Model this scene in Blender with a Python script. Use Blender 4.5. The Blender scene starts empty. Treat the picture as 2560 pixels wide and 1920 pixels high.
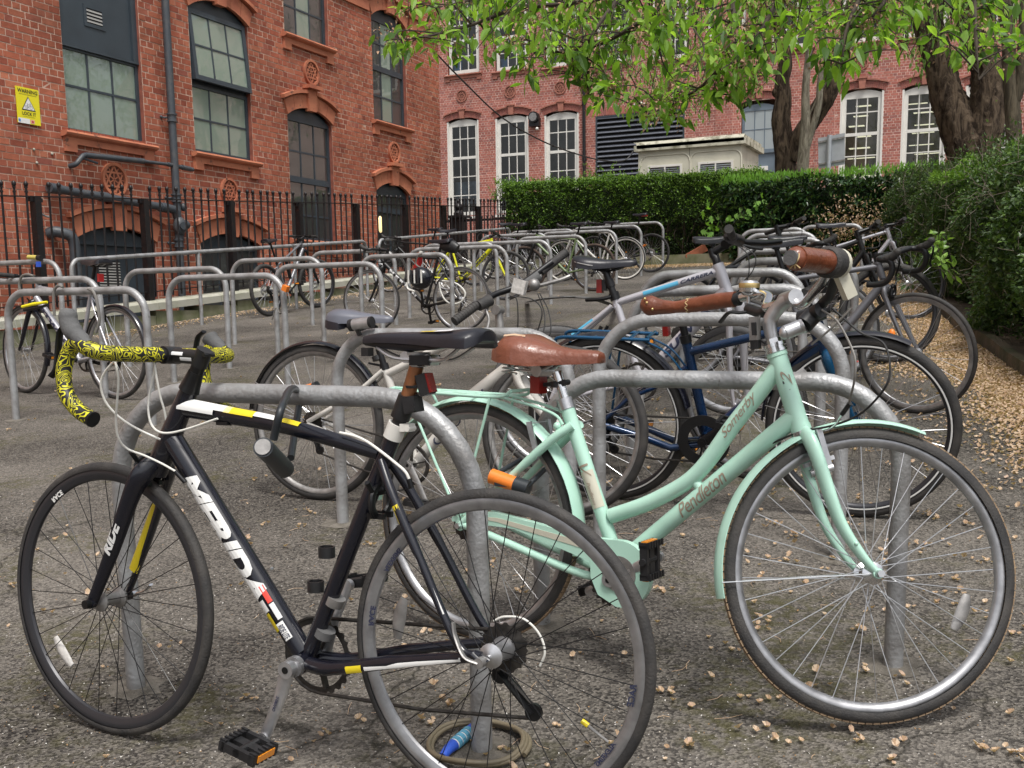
import bpy, bmesh, math, random
import numpy as np
from mathutils import Matrix, Vector
random.seed(7); rng = np.random.default_rng(11)
PI = math.pi; R_ = math.radians
sc = bpy.context.scene; COL = sc.collection
FPX, CX, CY = 2680.0, 1280.0, 1165.0            # focal length and principal point, photograph pixels
_p = math.atan((CY - 767) / FPX); _yaw = R_(25); _roll = -0.0135
fw = np.array([-math.sin(_yaw) * math.cos(_p), math.cos(_yaw) * math.cos(_p), -math.sin(_p)])
_rt = np.array([math.cos(_yaw), math.sin(_yaw), 0.]); _up = np.cross(_rt, fw)
cr = math.cos(_roll) * _rt + math.sin(_roll) * _up
cu = -math.sin(_roll) * _rt + math.cos(_roll) * _up
cam_d = bpy.data.cameras.new('camera'); cam = bpy.data.objects.new('camera', cam_d); COL.objects.link(cam)
cam_d.sensor_width = 36; cam_d.lens = FPX / 2560 * 36; cam_d.shift_y = (CY - 960) / 2560
cam_d.clip_start = 0.05; cam_d.clip_end = 600
cam.matrix_world = Matrix(((cr[0], cu[0], -fw[0], 0), (cr[1], cu[1], -fw[1], 0), (cr[2], cu[2], -fw[2], 0), (0, 0, 0, 1)))
sc.camera = cam
w = bpy.data.worlds.new('World'); sc.world = w; w.use_nodes = True
nt = w.node_tree; nt.nodes.clear()
sky = nt.nodes.new('ShaderNodeTexSky'); sky.sky_type = 'NISHITA'; sky.sun_disc = False
SUN_EL, SUN_AZ = R_(64), R_(140)                 # azimuth measured from +Y towards +X
sky.sun_elevation = SUN_EL; sky.sun_rotation = SUN_AZ; sky.air_density = 1.0; sky.dust_density = 4.0; sky.ozone_density = 1.0
hs = nt.nodes.new('ShaderNodeHueSaturation'); hs.inputs['Saturation'].default_value = 0.28
bg = nt.nodes.new('ShaderNodeBackground'); bg.inputs[1].default_value = 0.105
ow = nt.nodes.new('ShaderNodeOutputWorld')
nt.links.new(sky.outputs[0], hs.inputs['Color']); nt.links.new(hs.outputs[0], bg.inputs[0]); nt.links.new(bg.outputs[0], ow.inputs[0])
sl = bpy.data.lights.new('sun', 'SUN'); sl.energy = 1.5; sl.angle = R_(12); sl.color = (1, .965, .91)
so = bpy.data.objects.new('sun', sl); COL.objects.link(so)
_sd = Vector((math.sin(SUN_AZ) * math.cos(SUN_EL), math.cos(SUN_AZ) * math.cos(SUN_EL), math.sin(SUN_EL)))
so.rotation_euler = _sd.to_track_quat('Z', 'Y').to_euler()
sc.view_settings.view_transform = 'Standard'; sc.view_settings.look = 'None'
sc.view_settings.exposure = 0.86; sc.view_settings.gamma = 1.0; sc.view_settings.use_curve_mapping = False
def ray(px, py): return fw + cr * (px - CX) / FPX - cu * (py - CY) / FPX
def gz(x, y): return -1.215 + .095 * y
def onY(px, py, Y):
 d = ray(px, py); return d * Y / d[1]
def onX(px, py, X):
 d = ray(px, py); return d * X / d[0]
def onG(px, py, h=0.0):
 d = ray(px, py); return d * (-1.215 + h) / (d[2] - .095 * d[1])
def topx(P):
 P = np.asarray(P, float); z = P @ fw
 return CX + FPX * (P @ cr) / z, CY - FPX * (P @ cu) / z, FPX / z
MATS = {}
def new_mat(name):
 m = bpy.data.materials.new(name); m.use_nodes = True; MATS[name] = m
 b = m.node_tree.nodes['Principled BSDF']; return m, m.node_tree, b
def mat(name, col, rough=.5, metal=0., var=0., vscale=8., bump=0., bscale=60., spec=.5, coat=0., col2=None, thr=None, detail=4, chips=None):
 """principled colour; var: brightness mottling; col2: second colour (wear) by noise"""
 m, t, b = new_mat(name)
 b.inputs['Roughness'].default_value = rough; b.inputs['Metallic'].default_value = metal
 b.inputs['Specular IOR Level'].default_value = spec; b.inputs['Coat Weight'].default_value = coat
 b.inputs['Coat Roughness'].default_value = .08
 c = (*col, 1); b.inputs['Base Color'].default_value = c
 tc = t.nodes.new('ShaderNodeTexCoord')
 if var or col2:
  n = t.nodes.new('ShaderNodeTexNoise'); n.inputs['Scale'].default_value = vscale; n.inputs['Detail'].default_value = detail
  t.links.new(tc.outputs['Object'], n.inputs['Vector'])
  r = t.nodes.new('ShaderNodeValToRGB')
  lo, hi = thr or (.3, .7)
  r.color_ramp.elements[0].position = lo; r.color_ramp.elements[1].position = hi
  if col2:
   r.color_ramp.elements[0].color = c; r.color_ramp.elements[1].color = (*col2, 1)
  else:
   r.color_ramp.elements[0].color = tuple(min(1, x * (1 - var)) for x in col) + (1,)
   r.color_ramp.elements[1].color = tuple(min(1, x * (1 + var)) for x in col) + (1,)
  t.links.new(n.outputs['Fac'], r.inputs[0]); t.links.new(r.outputs[0], b.inputs['Base Color'])
 if chips:
  cc_, cs_, ct_ = chips; n4 = t.nodes.new('ShaderNodeTexNoise'); n4.inputs['Scale'].default_value = cs_; n4.inputs['Detail'].default_value = 7; n4.inputs['Roughness'].default_value = .7
  t.links.new(tc.outputs['Object'], n4.inputs['Vector']); r4 = t.nodes.new('ShaderNodeValToRGB'); r4.color_ramp.elements[0].position = ct_; r4.color_ramp.elements[1].position = ct_ + .05
  t.links.new(n4.outputs['Fac'], r4.inputs[0]); mx = t.nodes.new('ShaderNodeMix'); mx.data_type = 'RGBA'; t.links.new(r4.outputs[0], mx.inputs[0])
  if b.inputs['Base Color'].links: t.links.new(b.inputs['Base Color'].links[0].from_socket, mx.inputs[6])
  else: mx.inputs[6].default_value = c
  mx.inputs[7].default_value = (*cc_, 1); t.links.new(mx.outputs[2], b.inputs['Base Color'])
 if bump:
  n2 = t.nodes.new('ShaderNodeTexNoise'); n2.inputs['Scale'].default_value = bscale; n2.inputs['Detail'].default_value = 5
  t.links.new(tc.outputs['Object'], n2.inputs['Vector'])
  bp = t.nodes.new('ShaderNodeBump'); bp.inputs['Strength'].default_value = bump; bp.inputs['Distance'].default_value = .01
  t.links.new(n2.outputs['Fac'], bp.inputs['Height']); t.links.new(bp.outputs[0], b.inputs['Normal'])
 return m
def island_mat(name, cols, rough=.8, bump=.3, bscale=90., trans=0., spec=.3, obj=True, grime=0.):
 """one colour per loose island from a ramp (bricks, leaves)"""
 m, t, b = new_mat(name)
 g = t.nodes.new('ShaderNodeNewGeometry'); o = t.nodes.new('ShaderNodeObjectInfo')
 ad = t.nodes.new('ShaderNodeMath'); ad.operation = 'ADD'
 fr = t.nodes.new('ShaderNodeMath'); fr.operation = 'FRACT'
 t.links.new(g.outputs['Random Per Island'], ad.inputs[0]); t.links.new(o.outputs['Random'], ad.inputs[1]); t.links.new(ad.outputs[0], fr.inputs[0])
 r = t.nodes.new('ShaderNodeValToRGB'); els = r.color_ramp.elements
 n = len(cols)
 while len(els) < n: els.new(.5)
 for i, c in enumerate(cols):
  els[i].position = i / (n - 1); els[i].color = (*c, 1)
 t.links.new(fr.outputs[0], r.inputs[0]); last = r.outputs[0]
 tc = t.nodes.new('ShaderNodeTexCoord')
 nz = t.nodes.new('ShaderNodeTexNoise'); nz.inputs['Scale'].default_value = 9; nz.inputs['Detail'].default_value = 6
 t.links.new(g.outputs['Position'], nz.inputs['Vector'])
 if grime:
  nz2 = t.nodes.new('ShaderNodeTexNoise'); nz2.inputs['Scale'].default_value = .9; nz2.inputs['Detail'].default_value = 8
  t.links.new(g.outputs['Position'], nz2.inputs['Vector'])
  mr = t.nodes.new('ShaderNodeMapRange'); mr.inputs[1].default_value = .35; mr.inputs[2].default_value = .7
  mr.inputs[3].default_value = 1 - grime; mr.inputs[4].default_value = 1 + grime * .5
  t.links.new(nz2.outputs['Fac'], mr.inputs[0])
  mr2 = t.nodes.new('ShaderNodeMapRange'); mr2.inputs[1].default_value = .3; mr2.inputs[2].default_value = .7
  mr2.inputs[3].default_value = .86; mr2.inputs[4].default_value = 1.12
  t.links.new(nz.outputs['Fac'], mr2.inputs[0])
  mu = t.nodes.new('ShaderNodeMath'); mu.operation = 'MULTIPLY'
  t.links.new(mr.outputs[0], mu.inputs[0]); t.links.new(mr2.outputs[0], mu.inputs[1])
  vm = t.nodes.new('ShaderNodeVectorMath'); vm.operation = 'SCALE'
  t.links.new(last, vm.inputs[0]); t.links.new(mu.outputs[0], vm.inputs['Scale']); last = vm.outputs[0]
 t.links.new(last, b.inputs['Base Color'])
 b.inputs['Roughness'].default_value = rough; b.inputs['Specular IOR Level'].default_value = spec
 if bump:
  n2 = t.nodes.new('ShaderNodeTexNoise'); n2.inputs['Scale'].default_value = bscale; n2.inputs['Detail'].default_value = 4
  t.links.new(g.outputs['Position'], n2.inputs['Vector'])
  bp = t.nodes.new('ShaderNodeBump'); bp.inputs['Strength'].default_value = bump; bp.inputs['Distance'].default_value = .01
  t.links.new(n2.outputs['Fac'], bp.inputs['Height']); t.links.new(bp.outputs[0], b.inputs['Normal'])
 if trans:
  tr = t.nodes.new('ShaderNodeBsdfTranslucent'); mx = t.nodes.new('ShaderNodeMixShader'); mx.inputs[0].default_value = trans
  vm2 = t.nodes.new('ShaderNodeVectorMath'); vm2.operation = 'MULTIPLY'; vm2.inputs[1].default_value = (1.5, 1.6, .7)
  t.links.new(last, vm2.inputs[0]); t.links.new(vm2.outputs[0], tr.inputs[0])
  out = t.nodes['Material Output']
  t.links.new(b.outputs[0], mx.inputs[1]); t.links.new(tr.outputs[0], mx.inputs[2]); t.links.new(mx.outputs[0], out.inputs[0])
 return m
def bark(name, c1, c2, strength, sc_):
 m, t, b = new_mat(name); N = t.nodes; L = t.links; g = N.new('ShaderNodeNewGeometry'); mp = N.new('ShaderNodeMapping'); mp.inputs['Scale'].default_value = (1, 1, .22)
 L.new(g.outputs['Position'], mp.inputs[0]); n = N.new('ShaderNodeTexNoise'); n.inputs['Scale'].default_value = sc_; n.inputs['Detail'].default_value = 9; n.inputs['Roughness'].default_value = .68; n.inputs['Distortion'].default_value = .8
 L.new(mp.outputs[0], n.inputs['Vector']); r = N.new('ShaderNodeValToRGB'); r.color_ramp.elements[0].position = .42; r.color_ramp.elements[1].position = .60; r.color_ramp.elements[0].color = (*c2, 1); r.color_ramp.elements[1].color = (*c1, 1)
 L.new(n.outputs[0], r.inputs[0]); L.new(r.outputs[0], b.inputs['Base Color']); b.inputs['Roughness'].default_value = .95; b.inputs['Specular IOR Level'].default_value = .15
 bp = N.new('ShaderNodeBump'); bp.inputs['Strength'].default_value = strength; bp.inputs['Distance'].default_value = .06; L.new(n.outputs[0], bp.inputs['Height']); L.new(bp.outputs[0], b.inputs['Normal'])
mat('galv', (.36, .365, .37), .46, .35, col2=(.17, .16, .15), vscale=11, thr=(.40, .78), bump=.3, bscale=90, detail=12, chips=((.10, .085, .07), 22, .66))
mat('galv_rust', (.33, .33, .33), .5, .4, col2=(.2, .15, .11), vscale=9, thr=(.48, .8), bump=.12, bscale=120, detail=8)
mat('steel', (.55, .55, .56), .3, .9, var=.15, vscale=30)
mat('chrome', (.72, .72, .72), .16, 1., var=.08, vscale=20)
mat('alu', (.50, .50, .51), .38, .85, var=.18, vscale=25, bump=.05)
mat('alu_dull', (.30, .29, .28), .5, .7, var=.25, vscale=30, bump=.1)
mat('black_plastic', (.012, .012, .013), .45, 0, var=.3, vscale=30, bump=.08)
mat('black_metal', (.010, .010, .011), .35, .3, var=.3, vscale=30)
mat('black_gloss', (.006, .0065, .012), .25, 0, coat=.25, col2=(.03, .027, .023), vscale=22, thr=(.60, .95), detail=8, chips=((.16, .14, .12), 60, .70))
mat('rubber', (.026, .025, .025), .72, 0, col2=(.062, .056, .050), vscale=18, thr=(.4, .8), bump=.25, bscale=200, detail=7)
mat('rubber_grey', (.10, .10, .10), .8, 0, var=.2, vscale=12, bump=.2, bscale=200)
mat('rubber_brown', (.055, .035, .025), .8, 0, var=.25, vscale=20)
mat('tread_tan', (.26, .18, .11), .85, 0, var=.3, vscale=40, bump=.3, bscale=200)
mat('iron_black', (.012, .011, .012), .4, .2, col2=(.05, .022, .014), vscale=26, thr=(.55, .85), bump=.1)
mat('terracotta', (.50, .18, .095), .75, 0, col2=(.34, .10, .055), vscale=3, thr=(.35, .75), bump=.25, bscale=60, detail=8, chips=((.16, .07, .045), 5, .60))
mat('terracotta_pale', (.34, .135, .095), .8, 0, var=.2, vscale=5, bump=.2)
mat('mortar_left', (.58, .40, .31), .9, 0, col2=(.38, .24, .18), vscale=2.2, thr=(.35, .75), bump=.5, bscale=120, detail=8)
mat('mortar_back', (.66, .48, .41), .9, 0, var=.2, vscale=1.5, bump=.4, bscale=80)
mat('slate_paint', (.038, .050, .062), .42, 0, var=.12, vscale=3, bump=.04)
mat('slate_pipe', (.050, .058, .068), .48, 0, col2=(.11, .10, .09), vscale=12, thr=(.5, .9), bump=.12, detail=8)
mat('white_paint', (.68, .66, .61), .5, 0, var=.06, vscale=4, bump=.05)
mat('blue_grey_paint', (.13, .165, .20), .5, 0, var=.08, vscale=3)
mat('cream_panel', (.55, .53, .43), .55, 0, col2=(.42, .41, .33), vscale=2.5, thr=(.45, .85), bump=.06, detail=8)
mat('stained_roof', (.50, .48, .38), .7, 0, col2=(.13, .12, .07), vscale=5, thr=(.45, .68), bump=.3, detail=10)
mat('coping_stone', (.40, .39, .33), .85, 0, col2=(.26, .27, .18), vscale=4, thr=(.4, .8), bump=.4, bscale=70, detail=8)
mat('mossy_stone', (.23, .22, .15), .9, 0, col2=(.10, .115, .045), vscale=4, thr=(.35, .7), bump=.5, bscale=60, detail=9)
mat('dark_void', (.012, .012, .013), .7)
mat('room_dark', (.13, .11, .10), .9, var=.6, vscale=1.2)
mat('tube_light', (.8, .75, .5), .5)
mat('paper_blue', (.22, .27, .36), .8, var=.5, vscale=3)
mat('sign_yellow', (.80, .70, .02), .4); mat('sign_white', (.78, .78, .76), .4); mat('print_black', (.02, .02, .02), .5)
mat('print_blue', (.08, .25, .55), .5); mat('print_pink', (.75, .35, .30), .5); mat('sign_back', (.42, .44, .47), .45, .3, var=.08)
mat('reveal', (.23, .07, .045), .85, var=.25, vscale=9, bump=.3)
mat('kerb', (.11, .085, .055), .95, 0, col2=(.045, .05, .02), vscale=5, thr=(.4, .7), bump=.8, bscale=30, detail=9)
mat('earth', (.07, .05, .032), .95, 0, var=.4, vscale=8, bump=.8, bscale=30)
bark('bark', (.125, .092, .064), (.026, .018, .013), 1.0, 11)
bark('bark_pale', (.27, .245, .19), (.12, .105, .08), .45, 16)
bark('bark_smooth', (.12, .10, .07), (.05, .042, .03), .4, 14)
mat('twig', (.04, .028, .018), .85, 0, var=.3)
mat('mint', (.43, .68, .56), .3, 0, coat=.3, col2=(.33, .53, .43), vscale=9, thr=(.48, .85), detail=9, chips=((.10, .11, .085), 42, .68))
mat('mint_worn', (.33, .62, .49), .4, 0, col2=(.02, .05, .04), vscale=16, thr=(.48, .53), detail=6)
mat('decal_white', (.72, .72, .70), .35, var=.05); mat('decal_yellow', (.70, .55, .02), .35); mat('decal_red', (.7, .06, .04), .4)
mat('decal_gold', (.30, .24, .18), .6); mat('decal_dark', (.03, .035, .07), .4); mat('decal_blue', (.10, .40, .60), .35)
mat('brown_leather', (.19, .060, .032), .36, 0, coat=.2, col2=(.125, .036, .019), vscale=9, thr=(.4, .8), bump=.5, bscale=35, detail=7, chips=((.07, .025, .014), 26, .66))
mat('leather_tear', (.55, .38, .25), .8); mat('grip_brown', (.165, .048, .022), .34, 0, coat=.25, var=.3, vscale=12, bump=.5, bscale=40, chips=((.06, .02, .012), 24, .64))
mat('brass', (.6, .45, .2), .35, .8); mat('thread', (.5, .36, .18), .9)
mat('orange_plastic', (.75, .20, .025), .4, 0, var=.1); mat('amber', (.8, .28, .02), .25, coat=.5); mat('reflector', (.55, .53, .50), .3, coat=.5, var=.15, vscale=80, bump=.3)
mat('red_lens', (.22, .012, .010), .2, coat=.6); mat('red_plastic', (.5, .02, .02), .35)
mat('copper_post', (.30, .13, .06), .35, .6, var=.3, vscale=20); mat('white_cable', (.72, .71, .66), .4); mat('grey_cable', (.20, .19, .175), .5, .2)
mat('blue_paint', (.004, .024, .075), .25, .35, coat=.6, var=.2, vscale=9, chips=((.20, .20, .20), 50, .69)); mat('blue_bright', (.008, .085, .19), .22, .5, coat=.6)
mat('white_frame', (.58, .56, .52), .35, 0, coat=.3, col2=(.42, .40, .36), vscale=9, thr=(.5, .9), chips=((.14, .12, .10), 40, .67)); mat('silver_frame', (.42, .42, .45), .32, .45, coat=.3, var=.08)
mat('grey_frame', (.16, .16, .175), .4, .3, coat=.2); mat('lilac_silver', (.50, .49, .52), .35, .3, coat=.3)
mat('yellow_frame', (.62, .62, .01), .35, 0, coat=.4); mat('olive_frame', (.13, .18, .08), .4, 0, coat=.2); mat('black_satin', (.013, .013, .014), .42, .1, var=.2)
mat('saddle_black', (.011, .011, .016), .38, 0, var=.25, vscale=8, bump=.08); mat('saddle_grey', (.11, .115, .14), .4, 0, var=.15)
mat('rim_silver', (.36, .36, .37), .38, .8, var=.25, vscale=26); mat('rim_black', (.04, .04, .045), .35, .4); mat('disc_steel', (.4, .4, .4), .3, .9)
mat('hose_olive', (.17, .14, .09), .5, 0, coat=.2); mat('lock_blue', (.03, .10, .55), .4); mat('lock_dial', (.12, .38, .55), .4)
mat('cassette', (.06, .055, .05), .45, .7, var=.4, vscale=60); mat('lock_black', (.025, .03, .035), .42, .1, var=.2)
mat('label_white', (.7, .7, .7), .5); mat('cable_black', (.015, .015, .015), .5); mat('tile_red', (.32, .10, .05), .8, var=.3)
island_mat('brick_left', [(.25, .068, .042), (.33, .092, .052), (.37, .110, .062), (.40, .128, .072), (.35, .100, .058), (.43, .150, .085), (.29, .088, .062)], .85, .35, 90, grime=.32)
island_mat('brick_back', [(.28, .12, .105), (.37, .13, .10), (.41, .15, .115), (.44, .17, .13), (.39, .14, .105), (.34, .14, .12), (.47, .19, .15)], .88, .25, 90, grime=.2)
island_mat('brick_arch', [(.22, .09, .075), (.32, .12, .095), (.28, .10, .08)], .88, .25, 90)
island_mat('leaf_cherry', [(.05, .11, .022), (.11, .22, .035), (.20, .36, .050), (.32, .50, .080), (.15, .29, .04), (.26, .44, .06)], .42, 0, trans=.52, spec=.35)
island_mat('leaf_far', [(.07, .15, .035), (.15, .27, .06), (.24, .38, .08), (.10, .20, .05), (.32, .46, .11)], .55, 0, trans=.35, spec=.3)
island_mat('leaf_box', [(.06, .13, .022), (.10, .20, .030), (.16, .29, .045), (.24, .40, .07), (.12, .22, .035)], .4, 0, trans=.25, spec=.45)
island_mat('leaf_boxshade', [(.018, .038, .011), (.032, .065, .016), (.055, .105, .024), (.024, .048, .014)], .45, 0, trans=.15, spec=.4)  # darkened copy of the box leaf, with hedge shade put into its colour
island_mat('leaf_laurel', [(.018, .045, .018), (.030, .070, .024), (.045, .09, .032), (.024, .055, .022), (.15, .26, .05)], .25, 0, trans=.12, spec=.55)
island_mat('leaf_right', [(.020, .042, .012), (.040, .080, .018), (.07, .13, .028), (.035, .075, .018), (.13, .21, .05), (.05, .095, .022)], .4, 0, trans=.25, spec=.45)
island_mat('leaf_maple', [(.16, .34, .06), (.22, .42, .08), (.19, .38, .06)], .5, 0, trans=.45)
island_mat('petal', [(.44, .30, .19), (.55, .40, .27), (.66, .52, .39), (.34, .22, .13), (.60, .44, .34)], .85, 0, trans=.2)
island_mat('blossom', [(.30, .18, .12), (.42, .27, .17), (.25, .15, .09)], .8, 0)
island_mat('grit', [(.55, .52, .48), (.30, .28, .26), (.62, .60, .56), (.20, .14, .08), (.38, .22, .10)], .8, 0)
def asphalt():
 m, t, b = new_mat('asphalt'); N = t.nodes; L = t.links
 g = N.new('ShaderNodeNewGeometry')
 def noise(s, d=6, r=.55):
  n = N.new('ShaderNodeTexNoise'); n.inputs['Scale'].default_value = s; n.inputs['Detail'].default_value = d; n.inputs['Roughness'].default_value = r
  L.new(g.outputs['Position'], n.inputs['Vector']); return n
 def ramp(src, a, bb, ca, cb):
  r = N.new('ShaderNodeValToRGB'); r.color_ramp.elements[0].position = a; r.color_ramp.elements[1].position = bb
  r.color_ramp.elements[0].color = ca; r.color_ramp.elements[1].color = cb; L.new(src, r.inputs[0]); return r
 def mix(a, bb, f):
  x = N.new('ShaderNodeMix'); x.data_type = 'RGBA'
  L.new(a, x.inputs[6]); L.new(bb, x.inputs[7]); L.new(f, x.inputs[0]); return x.outputs[2]
 big = noise(.9, 9, .62); base = ramp(big.outputs[0], .40, .62, (.014, .0115, .0095, 1), (.155, .14, .122, 1))
 vor = N.new('ShaderNodeTexVoronoi'); vor.inputs['Scale'].default_value = 135; L.new(g.outputs['Position'], vor.inputs['Vector'])
 sep = N.new('ShaderNodeSeparateColor'); L.new(vor.outputs['Color'], sep.inputs[0])
 agg = ramp(sep.outputs[0], .12, 1.0, (.010, .009, .0085, 1), (.32, .29, .25, 1))
 f = N.new('ShaderNodeValue'); f.outputs[0].default_value = .45
 c = mix(base.outputs[0], agg.outputs[0], f.outputs[0])
 ms = noise(1.15, 12, .7); mf = ramp(ms.outputs[0], .52, .62, (0, 0, 0, 1), (1, 1, 1, 1))
 ms2 = noise(26, 5, .6); mf2 = ramp(ms2.outputs[0], .42, .58, (0, 0, 0, 1), (.75, .75, .75, 1))
 mm = N.new('ShaderNodeMath'); mm.operation = 'MULTIPLY'; L.new(mf.outputs[0], mm.inputs[0]); L.new(mf2.outputs[0], mm.inputs[1])
 mossc = N.new('ShaderNodeRGB'); mossc.outputs[0].default_value = (.062, .058, .018, 1)
 c = mix(c, mossc.outputs[0], mm.outputs[0])
 wn = noise(2.2, 5, .6); va = N.new('ShaderNodeVectorMath'); va.operation = 'SCALE'; va.inputs['Scale'].default_value = .55; L.new(wn.outputs['Color'], va.inputs[0]); vb = N.new('ShaderNodeVectorMath'); vb.operation = 'ADD'; L.new(va.outputs[0], vb.inputs[0]); L.new(g.outputs['Position'], vb.inputs[1])
 ve = N.new('ShaderNodeTexVoronoi'); ve.feature = 'DISTANCE_TO_EDGE'; ve.inputs['Scale'].default_value = .55; L.new(vb.outputs[0], ve.inputs['Vector']); cf = ramp(ve.outputs['Distance'], .0015, .0055, (1, 1, 1, 1), (0, 0, 0, 1))
 cm_ = noise(.8, 3); cmf = ramp(cm_.outputs[0], .46, .56, (0, 0, 0, 1), (.85, .85, .85, 1)); mm2 = N.new('ShaderNodeMath'); mm2.operation = 'MULTIPLY'; L.new(cf.outputs[0], mm2.inputs[0]); L.new(cmf.outputs[0], mm2.inputs[1]); dk = N.new('ShaderNodeRGB'); dk.outputs[0].default_value = (.012, .011, .007, 1); c = mix(c, dk.outputs[0], mm2.outputs[0])
 L.new(c, b.inputs['Base Color']); b.inputs['Roughness'].default_value = .8; b.inputs['Specular IOR Level'].default_value = .35
 d = N.new('ShaderNodeMath'); d.operation = 'ADD'; n3 = noise(60, 6, .6)
 L.new(vor.outputs['Distance'], d.inputs[0]); L.new(n3.outputs[0], d.inputs[1])
 bp = N.new('ShaderNodeBump'); bp.inputs['Strength'].default_value = .9; bp.inputs['Distance'].default_value = .006
 L.new(d.outputs[0], bp.inputs['Height']); L.new(bp.outputs[0], b.inputs['Normal'])
asphalt()
def tape():
 m, t, b = new_mat('bar_tape'); N = t.nodes; L = t.links
 tc = N.new('ShaderNodeTexCoord')
 n = N.new('ShaderNodeTexNoise'); n.inputs['Scale'].default_value = 30; n.inputs['Detail'].default_value = 0; n.inputs['Distortion'].default_value = 1.6
 L.new(tc.outputs['Object'], n.inputs['Vector'])
 mu = N.new('ShaderNodeMath'); mu.operation = 'MULTIPLY'; mu.inputs[1].default_value = 44; L.new(n.outputs[0], mu.inputs[0])
 si = N.new('ShaderNodeMath'); si.operation = 'SINE'; L.new(mu.outputs[0], si.inputs[0])
 r = N.new('ShaderNodeValToRGB'); r.color_ramp.elements[0].position = .18; r.color_ramp.elements[1].position = .55
 r.color_ramp.elements[0].color = (.012, .012, .012, 1); r.color_ramp.elements[1].color = (.62, .58, .02, 1)
 L.new(si.outputs[0], r.inputs[0]); L.new(r.outputs[0], b.inputs['Base Color']); b.inputs['Roughness'].default_value = .5
tape()
def glass_film(name, col, rough=.06, spec=1.0):
 m, t, b = new_mat(name)
 b.inputs['Base Color'].default_value = (*col, 1); b.inputs['Roughness'].default_value = .5
 b.inputs['Specular IOR Level'].default_value = spec; b.inputs['Coat Weight'].default_value = 1.0; b.inputs['Coat Roughness'].default_value = .015; b.inputs['Coat IOR'].default_value = 1.75
 return m
glass_film('glass_green', (.19, .25, .20)); glass_film('glass_dark', (.018, .022, .022)); glass_film('glass_white', (.33, .37, .38))
def glass_clear():
 m, t, b = new_mat('glass_clear'); N = t.nodes; L = t.links
 tr = N.new('ShaderNodeBsdfTransparent'); tr.inputs[0].default_value = (.80, .86, .84, 1); gl = N.new('ShaderNodeBsdfGlossy'); gl.inputs['Roughness'].default_value = .02
 fr = N.new('ShaderNodeFresnel'); fr.inputs['IOR'].default_value = 1.7; mx = N.new('ShaderNodeMixShader')
 L.new(fr.outputs[0], mx.inputs[0]); L.new(tr.outputs[0], mx.inputs[1]); L.new(gl.outputs[0], mx.inputs[2]); L.new(mx.outputs[0], N['Material Output'].inputs[0])
glass_clear()
def emis(name, col, s):
 m, t, b = new_mat(name); b.inputs['Base Color'].default_value = (*col, 1); b.inputs['Emission Color'].default_value = (*col, 1); b.inputs['Emission Strength'].default_value = s
emis('lamp_glow', (1, .78, .38), .55); emis('batten_glow', (1, .92, .68), .45)
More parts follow.
